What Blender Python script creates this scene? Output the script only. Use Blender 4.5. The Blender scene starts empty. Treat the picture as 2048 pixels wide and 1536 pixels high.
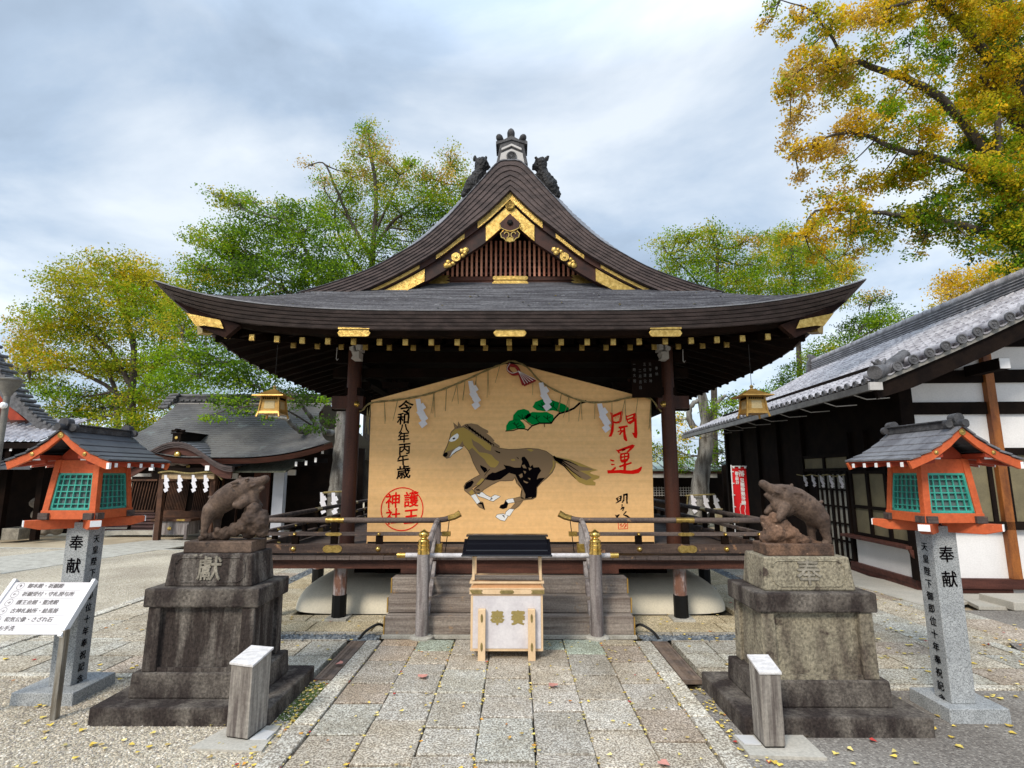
import bpy, bmesh, math, random
import numpy as np
from mathutils import Vector, Matrix, Euler
R = math.radians
sc = bpy.context.scene
COL = sc.collection
# ---------------------------------------------------------------- camera
CAMH = 1.6; PITCH = R(9.3); YAW = R(0.31); FPX = 1096.0
cd = bpy.data.cameras.new('camera'); cam = bpy.data.objects.new('camera', cd); COL.objects.link(cam)
cam.location = (0, 0, CAMH); cam.rotation_euler = (R(90) + PITCH, 0, YAW)
cd.sensor_width = 36; cd.lens = FPX / 2048 * 36; cd.clip_start = 0.05; cd.clip_end = 2000
sc.camera = cam
# ---------------------------------------------------------------- light
SUN_EL, SUN_ROT = R(40), R(205)      # high behind the camera, a little to the left
w = bpy.data.worlds.new('World'); sc.world = w; w.use_nodes = True
nt = w.node_tree; nt.nodes.clear(); N = nt.nodes.new; L = nt.links.new
out = N('ShaderNodeOutputWorld')
sky = N('ShaderNodeTexSky'); sky.sky_type = 'NISHITA'; sky.sun_disc = False
sky.sun_elevation = SUN_EL; sky.sun_rotation = SUN_ROT; sky.air_density = 1.2; sky.dust_density = 2.0
bg1 = N('ShaderNodeBackground'); bg1.inputs[1].default_value = 0.12; L(sky.outputs[0], bg1.inputs[0])
tc = N('ShaderNodeTexCoord'); sep = N('ShaderNodeSeparateXYZ'); L(tc.outputs['Generated'], sep.inputs[0])
def mth(op, a, b=None, clamp=False):
    n = N('ShaderNodeMath'); n.operation = op; n.use_clamp = clamp
    for i, s in enumerate((a, b)):
        if s is None: continue
        if isinstance(s, (int, float)): n.inputs[i].default_value = s
        else: L(s, n.inputs[i])
    return n.outputs[0]
zz = mth('ADD', mth('MAXIMUM', sep.outputs[2], 0.0), 0.22)
comb = N('ShaderNodeCombineXYZ'); L(mth('DIVIDE', sep.outputs[0], zz), comb.inputs[0]); L(mth('DIVIDE', sep.outputs[1], zz), comb.inputs[1])
comb.inputs[2].default_value = 3.7
n1 = N('ShaderNodeTexNoise'); n1.inputs['Scale'].default_value = 1.25; n1.inputs['Detail'].default_value = 7; n1.inputs['Roughness'].default_value = 0.53; n1.inputs['Distortion'].default_value = 0.35
L(comb.outputs[0], n1.inputs['Vector'])
cr = N('ShaderNodeValToRGB'); L(n1.outputs[0], cr.inputs[0])
e = cr.color_ramp.elements; e[0].position = 0.34; e[0].color = (0.27, 0.34, 0.43, 1); e[1].position = 0.66; e[1].color = (0.76, 0.82, 0.88, 1)
m = cr.color_ramp.elements.new(0.48); m.color = (0.43, 0.53, 0.66, 1)
# the overcast is brighter overhead and just above the horizon
hz = mth('MULTIPLY', mth('POWER', mth('SUBTRACT', 1.0, mth('ABSOLUTE', sep.outputs[2])), 9.0), 0.5)
zn = mth('MULTIPLY', mth('SMOOTHSTEP' if False else 'MAXIMUM', mth('SUBTRACT', sep.outputs[2], 0.62), 0.0), 4.2)
gain = mth('ADD', mth('ADD', 0.61, hz), zn)
vm = N('ShaderNodeVectorMath'); vm.operation = 'SCALE'; L(cr.outputs[0], vm.inputs[0]); L(gain, vm.inputs[3])
bg2 = N('ShaderNodeBackground'); bg2.inputs[1].default_value = 1.0; L(vm.outputs[0], bg2.inputs[0])
mx = N('ShaderNodeMixShader'); mx.inputs[0].default_value = 0.88; L(bg1.outputs[0], mx.inputs[1]); L(bg2.outputs[0], mx.inputs[2]); L(mx.outputs[0], out.inputs[0])
sd = bpy.data.lights.new('sun', 'SUN'); sd.energy = 1.5; sd.angle = R(16); sd.color = (1.0, 0.90, 0.76)
so = bpy.data.objects.new('sun', sd); COL.objects.link(so)
# light comes from behind the camera's left shoulder
d = Vector((-math.sin(R(30)) * math.cos(SUN_EL), -math.cos(R(30)) * math.cos(SUN_EL), math.sin(SUN_EL)))
so.rotation_euler = d.to_track_quat('Z', 'Y').to_euler()
sky.sun_rotation = math.atan2(d.x, d.y)
sc.view_settings.view_transform = 'Standard'; sc.view_settings.look = 'None'
sc.view_settings.exposure = 1.0; sc.view_settings.gamma = 1.0; sc.view_settings.use_curve_mapping = False
sc.cycles.max_bounces = 6; sc.cycles.diffuse_bounces = 3; sc.cycles.glossy_bounces = 2; sc.cycles.transmission_bounces = 2; sc.cycles.transparent_max_bounces = 4
sc.cycles.use_denoising = True
# ---------------------------------------------------------------- helpers
def ray(px, py):
    u = px - 1024; v = 768 - py
    y = FPX * math.cos(PITCH) - v * math.sin(PITCH); z = FPX * math.sin(PITCH) + v * math.cos(PITCH)
    return u * math.cos(YAW) - y * math.sin(YAW), u * math.sin(YAW) + y * math.cos(YAW), z
def at(px, py, Y):
    x, y, z = ray(px, py); t = Y / y
    return (x * t, CAMH + z * t)
def at3(px, py, Y):
    x, z = at(px, py, Y); return Vector((x, Y, z))
class MB:
    def __init__(s): s.v = []; s.f = []; s.M = None
    def add(s, vs, fs):
        n = len(s.v)
        if s.M is not None: vs = [s.M @ Vector(p) for p in vs]
        s.v += [tuple(p) for p in vs]; s.f += [tuple(i + n for i in f) for f in fs]; return s
    def box(s, x0, x1, y0, y1, z0, z1, tx=0, ty=0):
        return s.add([(x0, y0, z0), (x1, y0, z0), (x1, y1, z0), (x0, y1, z0), (x0 + tx, y0 + ty, z1), (x1 - tx, y0 + ty, z1), (x1 - tx, y1 - ty, z1), (x0 + tx, y1 - ty, z1)],
                     [(0, 3, 2, 1), (4, 5, 6, 7), (0, 1, 5, 4), (1, 2, 6, 5), (2, 3, 7, 6), (3, 0, 4, 7)])
    def prism(s, poly, a, b, ax='y'):
        n = len(poly)
        def P(p, d): return {'y': (p[0], d, p[1]), 'x': (d, p[0], p[1]), 'z': (p[0], p[1], d)}[ax]
        vs = [P(p, a) for p in poly] + [P(p, b) for p in poly]
        return s.add(vs, [tuple(range(n - 1, -1, -1)), tuple(range(n, 2 * n))] + [(i, (i + 1) % n, n + (i + 1) % n, n + i) for i in range(n)])
    def tube(s, pts, r, n=8, caps=True):
        pts = [Vector(p) for p in pts]; m = len(pts); rs = r if isinstance(r, (list, tuple)) else [r] * m
        vs = []; up = None
        for i, p in enumerate(pts):
            t = (pts[min(i + 1, m - 1)] - pts[max(i - 1, 0)]).normalized()
            if up is None: up = Vector((0, 0, 1)) if abs(t.z) < .9 else Vector((1, 0, 0))
            a = t.cross(up).normalized(); b = a.cross(t).normalized(); up = b
            for k in range(n):
                q = 2 * math.pi * (k + .5) / n; vs.append(p + (a * math.cos(q) + b * math.sin(q)) * rs[i])
        fs = [(i * n + k, i * n + (k + 1) % n, (i + 1) * n + (k + 1) % n, (i + 1) * n + k) for i in range(m - 1) for k in range(n)]
        if caps: fs += [tuple(range(n - 1, -1, -1)), tuple((m - 1) * n + k for k in range(n))]
        return s.add(vs, fs)
    def lathe(s, prof, c=(0, 0, 0), n=20, ax='z'):
        vs = []; m = len(prof)
        for r, h in prof:
            for k in range(n):
                q = 2 * math.pi * k / n; a, b = r * math.cos(q), r * math.sin(q)
                vs.append({'z': (c[0] + a, c[1] + b, c[2] + h), 'y': (c[0] + a, c[1] + h, c[2] + b), 'x': (c[0] + h, c[1] + a, c[2] + b)}[ax])
        fs = [(i * n + k, i * n + (k + 1) % n, (i + 1) * n + (k + 1) % n, (i + 1) * n + k) for i in range(m - 1) for k in range(n)]
        fs += [tuple(range(n)), tuple((m - 1) * n + k for k in range(n))]
        return s.add(vs, fs)
    def grid(s, fn, nu, nv, close=False):
        vs = [fn(i / nu, j / nv) for j in range(nv + 1) for i in range(nu + 1)]
        return s.add(vs, [(j * (nu + 1) + i, j * (nu + 1) + i + 1, (j + 1) * (nu + 1) + i + 1, (j + 1) * (nu + 1) + i) for j in range(nv) for i in range(nu)])
    def sheet(s, fn, nu, nv, th):          # a grid with thickness th (vector or scalar down)
        T = Vector((0, 0, -th)) if isinstance(th, (int, float)) else Vector(th)
        a = [Vector(fn(i / nu, j / nv)) for j in range(nv + 1) for i in range(nu + 1)]; n = len(a); W = nu + 1
        q = [(j * W + i, j * W + i + 1, (j + 1) * W + i + 1, (j + 1) * W + i) for j in range(nv) for i in range(nu)]
        rim = [i for i in range(W)] + [j * W + nu for j in range(1, nv + 1)] + [nv * W + i for i in range(nu - 1, -1, -1)] + [j * W for j in range(nv - 1, 0, -1)]
        fs = q + [tuple(x + n for x in reversed(f)) for f in q] + [(rim[(k + 1) % len(rim)], rim[k], rim[k] + n, rim[(k + 1) % len(rim)] + n) for k in range(len(rim))]
        return s.add(a + [p + T for p in a], fs)
def meshobj(name, mb, mat, parent=None, smooth=None, bevel=0, off=None):
    me = bpy.data.meshes.new(name)
    o = Vector(off) if off is not None else (Vector(parent['_o']) if parent is not None and '_o' in parent else Vector((0, 0, 0)))
    me.from_pydata([(p[0] - o.x, p[1] - o.y, p[2] - o.z) for p in mb.v], [], mb.f)
    bm = bmesh.new(); bm.from_mesh(me); bmesh.ops.recalc_face_normals(bm, faces=bm.faces); bm.to_mesh(me); bm.free()
    if smooth:
        me.shade_smooth(); me.set_sharp_from_angle(angle=R(smooth))
    me.materials.append(mat)
    ob = bpy.data.objects.new(name, me); COL.objects.link(ob)
    if parent is not None:
        ob.parent = parent
        if '_o' in parent: ob['_o'] = parent['_o']
    elif off is not None: ob.location = o
    if bevel:
        b = ob.modifiers.new('bevel', 'BEVEL'); b.width = bevel; b.segments = 2; b.limit_method = 'ANGLE'; b.angle_limit = R(40)
    return ob
def tag(o, label, cat, group=None):
    o['label'] = label; o['category'] = cat
    if group: o['group'] = group
    return o
def thing(name, label, cat, loc=(0, 0, 0), rz=0, group=None, world=True):
    o = bpy.data.objects.new(name, None); COL.objects.link(o); o.empty_display_size = .2
    o.location = loc; o.rotation_euler = (0, 0, rz)
    o['_o'] = list(loc) if world else [0, 0, 0]
    return tag(o, label, cat, group)
def solo(name, mb, mat, label, cat, group=None, off=(0, 0, 0), **k):
    return tag(meshobj(name, mb, mat, None, off=off, **k), label, cat, group)
def struct(name, mb, mat, kind='structure', **k):
    o = meshobj(name, mb, mat, None, **k); o['kind'] = kind; return o
def dup(root, loc, rz=0, mirror=False, label=None):
    r = root.copy(); COL.objects.link(r); r.location = loc; r.rotation_euler = (0, 0, rz)
    if label: r['label'] = label
    for ch in list(root.children):
        c = ch.copy(); COL.objects.link(c); c.parent = r
        for g in ch.children:
            dd = g.copy(); COL.objects.link(dd); dd.parent = c
    return r
def lerp(a, b, t): return a + (b - a) * t
def interp(tab, x):
    for (a, b), (c, d) in zip(tab, tab[1:]):
        if x <= c: return b + (d - b) * (x - a) / (c - a)
    return tab[-1][1]
def smoothcurve(pts, k=6):                 # Catmull-Rom through points
    P = [Vector(p) for p in pts]; out = []
    for i in range(len(P) - 1):
        a, b, c, e = P[max(i - 1, 0)], P[i], P[i + 1], P[min(i + 2, len(P) - 1)]
        for j in range(k):
            t = j / k; out.append(.5 * ((2 * b) + (c - a) * t + (2 * a - 5 * b + 4 * c - e) * t * t + (3 * b - a - 3 * c + e) * t ** 3))
    out.append(P[-1]); return out
# ---------------------------------------------------------------- materials
def mth2(N, L, a, b):
    n = N('ShaderNodeMath'); n.operation = 'MULTIPLY'; L(a, n.inputs[0]); L(b, n.inputs[1]); return n.outputs[0]
def mat(name, c1, c2=None, scale=4, stretch=(1, 1, 1), lo=.4, hi=.6, rough=.8, metal=0, bump=0, bscale=80, fine=.12, fscale=60, spec=.3, coat=0, c3=None, attr=None, speck=None, space='Object', emit=0, transl=0, edge=None, wave=None, detail=6):
    m = bpy.data.materials.new(name); m.use_nodes = True; t = m.node_tree; t.nodes.clear(); N = t.nodes.new; L = t.links.new
    o = N('ShaderNodeOutputMaterial'); b = N('ShaderNodeBsdfPrincipled'); L(b.outputs[0], o.inputs[0])
    tc = N('ShaderNodeTexCoord'); mp = N('ShaderNodeMapping'); L(tc.outputs[space], mp.inputs[0]); mp.inputs['Scale'].default_value = stretch
    def noise(s, det=detail, src=mp.outputs[0], rgh=.6):
        n = N('ShaderNodeTexNoise'); n.inputs['Scale'].default_value = s; n.inputs['Detail'].default_value = det; n.inputs['Roughness'].default_value = rgh; L(src, n.inputs['Vector']); return n.outputs[0]
    def ramp(f, a, bb, ca=(0, 0, 0, 1), cb=(1, 1, 1, 1)):
        r = N('ShaderNodeValToRGB'); L(f, r.inputs[0]); r.color_ramp.elements[0].position = a; r.color_ramp.elements[1].position = bb
        r.color_ramp.elements[0].color = ca; r.color_ramp.elements[1].color = cb; return r.outputs[0]
    def mix(f, a, bb, mode='MIX'):
        x = N('ShaderNodeMix'); x.data_type = 'RGBA'; x.blend_type = mode
        for i, s in ((0, f), (6, a), (7, bb)):
            if isinstance(s, (int, float)): x.inputs[i].default_value = s
            elif isinstance(s, tuple): x.inputs[i].default_value = s if len(s) == 4 else (*s, 1)
            else: L(s, x.inputs[i])
        return x.outputs[2]
    if attr:
        a = N('ShaderNodeAttribute'); a.attribute_name = attr; col = a.outputs['Color']
        if c2: col = mix(ramp(noise(scale), lo, hi), col, c2, 'MULTIPLY')
    else:
        col = (*c1, 1)
        if c2: col = mix(ramp(noise(scale), lo, hi), col, c2)
    if c3: col = mix(ramp(noise(scale * 2.7, src=tc.outputs[space]), c3[3], c3[3] + .08), col, tuple(c3[:3]))
    if wave:   # (axis, scale, distortion, strength)
        wv = N('ShaderNodeTexWave'); wv.wave_type = 'BANDS'; wv.bands_direction = wave[0]; wv.inputs['Scale'].default_value = wave[1]; wv.inputs['Distortion'].default_value = wave[2]; wv.inputs['Detail'].default_value = 3; wv.inputs['Detail Scale'].default_value = 1.5
        L(mp.outputs[0], wv.inputs['Vector'])
        col = mix(wave[3], col, ramp(wv.outputs[0], .1, .9, (.35, .35, .35, 1), (1, 1, 1, 1)), 'MULTIPLY')
    if speck:  # (scale, position, dark colour factor)
        col = mix(ramp(noise(speck[0], 2, tc.outputs[space], .7), speck[1], speck[1] + .06), mix(1.0, col, speck[2], 'MULTIPLY'), col)
    if fine:
        f = noise(fscale, 3, tc.outputs[space]); g = ramp(f, .25, .75, (1 - fine * 2, 1 - fine * 2, 1 - fine * 2, 1), (1 + fine, 1 + fine, 1 + fine, 1)); col = mix(1.0, col, g, 'MULTIPLY')
    if edge:     # worn pale edges
        ge = N('ShaderNodeNewGeometry'); col = mix(mth2(N, L, ramp(ge.outputs['Pointiness'], .515, .56), ramp(noise(22, 4, tc.outputs[space]), .40, .60)), col, edge)
    if isinstance(col, tuple): b.inputs['Base Color'].default_value = col
    else: L(col, b.inputs['Base Color'])
    b.inputs['Roughness'].default_value = rough; b.inputs['Metallic'].default_value = metal; b.inputs['Specular IOR Level'].default_value = spec; b.inputs['Coat Weight'].default_value = coat
    if bump:
        bp = N('ShaderNodeBump'); bp.inputs['Strength'].default_value = min(1, bump); bp.inputs['Distance'].default_value = .01 * max(1, bump); L(noise(bscale, 4, mp.outputs[0]), bp.inputs['Height']); L(bp.outputs[0], b.inputs['Normal'])
    if transl:
        tr = N('ShaderNodeBsdfTranslucent'); ms = N('ShaderNodeMixShader'); ms.inputs[0].default_value = transl
        if isinstance(col, tuple): tr.inputs[0].default_value = col
        else: L(col, tr.inputs[0])
        L(b.outputs[0], ms.inputs[1]); L(tr.outputs[0], ms.inputs[2]); L(ms.outputs[0], o.inputs[0])
    return m
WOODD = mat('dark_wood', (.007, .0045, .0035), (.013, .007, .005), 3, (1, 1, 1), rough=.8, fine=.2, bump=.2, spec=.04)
WOODR = mat('red_brown_wood', (.075, .023, .011), (.035, .012, .008), 5, (1, 1, .15), rough=.55, fine=.2, bump=.2)
RAILB = mat('brown_rail_wood', (.095, .062, .048), (.045, .030, .026), 4, (.25, 3, 3), rough=.75, fine=.2, bump=.4, bscale=40, c3=(.30, .165, .09, .60))
WOODX = mat('weathered_beam', (.15, .115, .10), (.065, .048, .044), 4, (.25, 3, 3), rough=.75, fine=.2, bump=.4, bscale=40, c3=(.30, .18, .10, .62))
WOODRB = mat('red_dark_beam', (.11, .04, .025), (.04, .015, .01), 4, (.3, 3, 3), rough=.6, fine=.2)
WOODS = mat('step_wood', (.36, .31, .265), (.16, .125, .105), 3.4, (.3, 5, 7), lo=.36, hi=.66, rough=.85, fine=.18, bump=.7, bscale=30, c3=(.38, .26, .16, .62))
WOODG = mat('grey_post_wood', (.34, .31, .30), (.16, .135, .13), 5, (3, 3, .3), rough=.85, fine=.15, bump=.5, bscale=50)
BLACKW = mat('black_lacquer', (.006, .006, .009), rough=.22, fine=0, spec=.6)
BLACKM = mat('black_metal', (.008, .008, .008), rough=.6, fine=.1, spec=.15)
GOLD = mat('gilt_metal', (.60, .42, .135), (.40, .26, .07), 25, rough=.34, metal=.85, fine=.15, fscale=90, bump=.4, bscale=120)
GOLDD = mat('old_gilt_metal', (.42, .29, .07), (.25, .16, .04), 20, rough=.45, metal=.6, fine=.2, bump=.4, bscale=120)
GOLDP = mat('polished_gilt', (.85, .60, .20), (.65, .42, .1), 15, rough=.2, metal=.9, fine=.05)
BRASS = mat('dull_brass_plate', (.30, .23, .09), rough=.45, metal=.5, fine=.2)
BARK = mat('eave_bark_edge', (.098, .074, .072), (.056, .043, .043), 6, (1, 1, 3), rough=.7, fine=.15, bump=.3, bscale=50)
ROOFC = mat('copper_sheet_roof', (.055, .055, .068), (.15, .155, .175), 3.2, (.5, 13, 13), lo=.42, hi=.62, rough=.5, metal=.1, fine=.25, fscale=40, bump=.4, bscale=30, c3=(.22, .23, .25, .64))
ROOFG = mat('grey_sheet_roof', (.21, .215, .235), (.13, .13, .145), 2.5, (1, 2, 2), rough=.5, metal=.1, fine=.15, bump=.3, bscale=30)
ROOFSH = mat('dark_shingle_roof', (.15, .148, .145), (.085, .083, .085), 1.2, (1, 1, 1), rough=.55, fine=.2, bump=.3, c3=(.18, .2, .2, .6))
RIDGEM = mat('ridge_tile', (.085, .085, .09), (.04, .04, .045), 9, rough=.6, fine=.2, bump=.5, bscale=30)
TILE = mat('grey_clay_tile', (.46, .455, .49), (.25, .24, .265), 4, (1.5, 1.5, 1.5), rough=.42, fine=.15, bump=.3, bscale=40, c3=(.16, .15, .16, .63))
TILED = mat('dark_clay_tile', (.14, .14, .15), (.07, .07, .075), 9, rough=.5, fine=.2, bump=.4)
PLASTER = mat('white_plaster', (.82, .81, .81), (.70, .69, .69), 1.6, (1, 1, .6), lo=.35, hi=.75, rough=.9, fine=.05, c3=(.62, .60, .57, .70))
PLASTG = mat('grey_plaster', (.55, .53, .52), (.45, .44, .43), 2, rough=.9, fine=.05)
CREAM = mat('cream_plaster', (.76, .71, .58), (.68, .64, .52), 2, rough=.9, fine=.06)
SHOJI = mat('brown_paper_panel', (.20, .17, .10), (.15, .13, .08), 3, rough=.8, fine=.08)
WHITE = mat('white_paint', (.85, .85, .86), rough=.6, fine=.03)
PAPER = mat('white_paper', (.86, .86, .92), rough=.8, fine=.02, transl=.25)
ORANGE = mat('vermilion_paint', (.60, .125, .038), (.42, .075, .025), 5, (1, 1, .6), lo=.35, hi=.75, rough=.6, fine=.10, fscale=40, bump=.25, c3=(.66, .20, .08, .66))
ORANGED = mat('dark_vermilion_paint', (.36, .05, .02), (.26, .035, .015), 5, rough=.6, fine=.08)
TEAL = mat('green_teal_paint', (.05, .36, .29), (.035, .27, .22), 8, rough=.5, fine=.08)
TEALB = mat('grey_mesh', (.10, .15, .15), rough=.7, fine=.2, fscale=150)
GRANITE = mat('grey_granite', (.43, .45, .46), (.36, .38, .39), 5, rough=.75, fine=.25, fscale=110, speck=(170, .40, (.45, .45, .45)), bump=.3, bscale=120)
STONEW = mat('weathered_stone', (.045, .034, .030), (.22, .195, .17), 3.4, (3.2, 3.2, .5), lo=.46, hi=.70, rough=.95, fine=.34, fscale=60, bump=1.0, bscale=50, c3=(.30, .27, .22, .68))
STONEK = mat('dark_stained_stone', (.040, .030, .027), (.185, .162, .138), 2.6, (2.0, 2.0, 1.0), lo=.42, hi=.68, rough=.95, fine=.34, fscale=60, bump=1.0, bscale=50, c3=(.24, .22, .18, .70))
STONEL = mat('weathered_light_stone', (.31, .275, .20), (.10, .078, .062), 2.2, (2.2, 2.2, .7), lo=.46, hi=.66, rough=.95, fine=.34, fscale=60, bump=1.0, bscale=50, c3=(.075, .055, .045, .60))
STONEC = mat('carved_letter_stone', (.32, .29, .235), (.20, .18, .145), 9, rough=.95, fine=.2, bump=.6)
BOAR = mat('brown_carved_stone', (.060, .039, .029), (.155, .105, .077), 6, (1, 1, 1), lo=.42, hi=.66, rough=.75, fine=.22, fscale=60, bump=.5, bscale=60, c3=(.035, .027, .024, .62))
BOARR = mat('carved_red_stone', (.18, .105, .068), (.07, .045, .034), 8, (1, 1, 1), lo=.42, hi=.62, rough=.9, fine=.25, bump=1.0, bscale=40, c3=(.38, .25, .17, .64))
BOXW = mat('weathered_box_wood', (.36, .33, .29), (.12, .10, .09), 5, (5, 5, .35), lo=.38, hi=.64, rough=.9, fine=.15, fscale=50, bump=.5, bscale=30)
PALEW = mat('pale_new_wood', (.72, .53, .33), (.66, .47, .28), 3, (5, 5, .6), rough=.6, fine=.05)
HIDE = mat('whitish_box_face', (.66, .63, .64), (.56, .53, .55), 6, (1, 1, 1), rough=.7, fine=.05)
BOARDM = mat('board_cedar', (.93, .575, .255), (.87, .525, .22), 4, (.12, 1, 5), rough=.7, fine=.05, fscale=20, wave=('Z', 5.5, 1.2, .10))
INK = mat('black_ink', (.004, .003, .004), rough=.9, fine=0, spec=0)
REDI = mat('red_ink', (.80, .012, .008), rough=.9, fine=0, spec=0)
STRAW = mat('straw', (.33, .27, .12), (.22, .17, .07), 20, rough=.8, fine=.2)
STEEL = mat('sign_white_face', (.60, .585, .60), rough=.45, fine=.02)
STEELF = mat('brushed_steel', (.42, .40, .36), (.25, .22, .18), 8, (4, 4, .5), rough=.35, metal=.7, fine=.05)
GREYT = mat('grey_lettering', (.13, .12, .12), rough=.6, fine=0)
CABLE = mat('black_rubber', (.012, .012, .012), rough=.5, fine=0)
TRUNK = mat('tree_bark', (.05, .04, .033), (.10, .085, .07), 5, (2, 2, .4), rough=.95, fine=.3, bump=1.5, bscale=25)
TRUNKG = mat('grey_tree_bark', (.26, .25, .23), (.09, .08, .07), 3, (2, 2, .35), lo=.42, hi=.6, rough=.95, fine=.25, bump=1.5, bscale=25)
LEAF = mat('foliage', (.1, .1, .1), rough=.6, fine=0, attr='col', transl=.5, spec=.12)
SLAB = mat('paving_slab', (.4, .4, .4), (.80, .77, .72), 3, attr='col', rough=.85, fine=.24, fscale=40, speck=(80, .47, (.50, .46, .43)), bump=.9, bscale=45)
KERB = mat('kerb_stone', (.50, .48, .42), (.38, .36, .31), 6, rough=.85, fine=.2, fscale=80, bump=.4)
def gravel_mat(name, cols, scale, bump):
    m = bpy.data.materials.new(name); m.use_nodes = True; t = m.node_tree; N = t.nodes.new; L = t.links.new; b = t.nodes['Principled BSDF']
    tc = N('ShaderNodeTexCoord'); v = N('ShaderNodeTexVoronoi'); v.inputs['Scale'].default_value = scale; L(tc.outputs['Object'], v.inputs['Vector'])
    cr = N('ShaderNodeValToRGB'); s = N('ShaderNodeSeparateColor'); L(v.outputs['Color'], s.inputs[0]); L(s.outputs[0], cr.inputs[0])
    els = cr.color_ramp.elements
    while len(els) > 1: els.remove(els[0])
    for i, c in enumerate(cols):
        e = els[0] if i == 0 else els.new(i / (len(cols) - 1)); e.position = i / (len(cols) - 1); e.color = (*c, 1)
    n = N('ShaderNodeTexNoise'); n.inputs['Scale'].default_value = .9; n.inputs['Detail'].default_value = 5; L(tc.outputs['Object'], n.inputs['Vector'])
    r = N('ShaderNodeValToRGB'); L(n.outputs[0], r.inputs[0]); r.color_ramp.elements[0].position = .35; r.color_ramp.elements[0].color = (.78, .76, .74, 1); r.color_ramp.elements[1].position = .65; r.color_ramp.elements[1].color = (1.1, 1.1, 1.08, 1)
    x = N('ShaderNodeMix'); x.data_type = 'RGBA'; x.blend_type = 'MULTIPLY'; x.inputs[0].default_value = 1; L(cr.outputs[0], x.inputs[6]); L(r.outputs[0], x.inputs[7]); L(x.outputs[2], b.inputs['Base Color'])
    b.inputs['Roughness'].default_value = .9; b.inputs['Specular IOR Level'].default_value = .2
    bp = N('ShaderNodeBump'); bp.invert = True; bp.inputs['Strength'].default_value = bump; bp.inputs['Distance'].default_value = .012; L(v.outputs['Distance'], bp.inputs['Height']); L(bp.outputs[0], b.inputs['Normal'])
    return m
GRAVEL = gravel_mat('pea_gravel', [(.27, .23, .17), (.52, .46, .36), (.42, .36, .28), (.62, .56, .45), (.36, .32, .25), (.74, .69, .58)], 75, .9)
ASPHALT = gravel_mat('dark_asphalt', [(.14, .125, .115), (.26, .24, .215), (.18, .165, .15), (.38, .355, .32)], 85, .6)
SAND = gravel_mat('pale_sand', [(.40, .33, .23), (.47, .40, .29), (.43, .36, .26)], 60, .3)
PEBBLE = mat('river_pebble', (.10, .12, .14), (.22, .23, .24), 14, rough=.6, fine=.15)
# ---------------------------------------------------------------- text
def text(name, s, size, mt, parent, M, ext=.001, bold=0.0, align='CENTER', sx=1.0, kind=None):
    cu = bpy.data.curves.new(name, 'FONT'); cu.body = s; cu.size = size; cu.align_x = align; cu.align_y = 'CENTER'; cu.extrude = ext; cu.offset = 0; cu.resolution_u = 3
    cu.space_line = 1.0
    to = bpy.data.objects.new(name, cu); COL.objects.link(to); bpy.context.view_layer.update()
    me = bpy.data.meshes.new_from_object(to.evaluated_get(bpy.context.evaluated_depsgraph_get()))
    bpy.data.objects.remove(to); me.name = name
    off = Vector(parent['_o']) if parent is not None and '_o' in parent else Vector((0, 0, 0))
    if bold:
        bm = bmesh.new(); q = bold * size
        for k, (dx, dy) in enumerate(((0, 0), (q, q * .3), (-q, -q * .3), (q * .3, -q), (-q * .3, q))):
            cp = me.copy(); cp.transform(Matrix.Translation((dx, dy, ext * .06 * k))); bm.from_mesh(cp); bpy.data.meshes.remove(cp)
        bm.to_mesh(me); bm.free()
    me.transform(Matrix.Translation(-off) @ M @ Matrix.Diagonal((sx, 1, 1, 1)))
    me.materials.clear(); me.materials.append(mt)
    ob = bpy.data.objects.new(name, me); COL.objects.link(ob)
    if parent is not None: ob.parent = parent; ob['_o'] = list(off)
    return ob
def FRONT(x, y, z, tilt=0): return Matrix.Translation((x, y, z)) @ Matrix.Rotation(R(90), 4, 'X') @ Matrix.Rotation(R(tilt), 4, 'Z')
def vtext(name, s, size, step, mt, parent, x, y, z, rot=0, bold=0.0, jit=0, sx=1.0):   # a column of characters in one mesh
    obs = []
    rnd = random.Random(len(s) * 7 + 3)
    for i, ch in enumerate(s):
        if ch == ' ': continue
        Mx = Matrix.Translation((x + rnd.uniform(-jit, jit) * size, y, z - i * step)) @ Matrix.Rotation(rot, 4, 'Z') @ Matrix.Rotation(R(90), 4, 'X') @ Matrix.Rotation(rnd.uniform(-1, 1) * jit * 1.2, 4, 'Z')
        obs.append(text(name, ch, size * (1 + rnd.uniform(-1, 1) * jit), mt, parent, Mx, bold=bold, sx=sx))
    if len(obs) == 1: return obs[0]
    bm = bmesh.new()
    for o in obs: bm.from_mesh(o.data)
    bm.to_mesh(obs[0].data); bm.free()
    for o in obs[1:]: bpy.data.objects.remove(o)
    return obs[0]
AX = -0.06
# ================================================================ ground
rnd = random.Random(5)
def npmesh(name, V, F, mt, cols=None, smooth=False):      # V (n,3), F list/array of equal-length faces, cols per face
    me = bpy.data.meshes.new(name); V = np.asarray(V, np.float32); F = np.asarray(F, np.int32); k = F.shape[1]
    me.vertices.add(len(V)); me.vertices.foreach_set('co', V.ravel()); me.loops.add(F.size); me.loops.foreach_set('vertex_index', F.ravel())
    me.polygons.add(len(F)); me.polygons.foreach_set('loop_start', np.arange(len(F), dtype=np.int32) * k)
    try: me.polygons.foreach_set('loop_total', np.full(len(F), k, np.int32))
    except Exception: pass
    me.update(calc_edges=True); me.validate()
    if smooth: me.shade_smooth()
    else: me.shade_flat()
    if cols is not None:
        a = me.color_attributes.new('col', 'FLOAT_COLOR', 'CORNER'); c = np.ones((len(F), k, 4), np.float32); c[:, :, :3] = np.asarray(cols, np.float32)[:, None, :]; a.data.foreach_set('color', c.ravel())
    me.materials.append(mt); o = bpy.data.objects.new(name, me); COL.objects.link(o); return o
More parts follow.
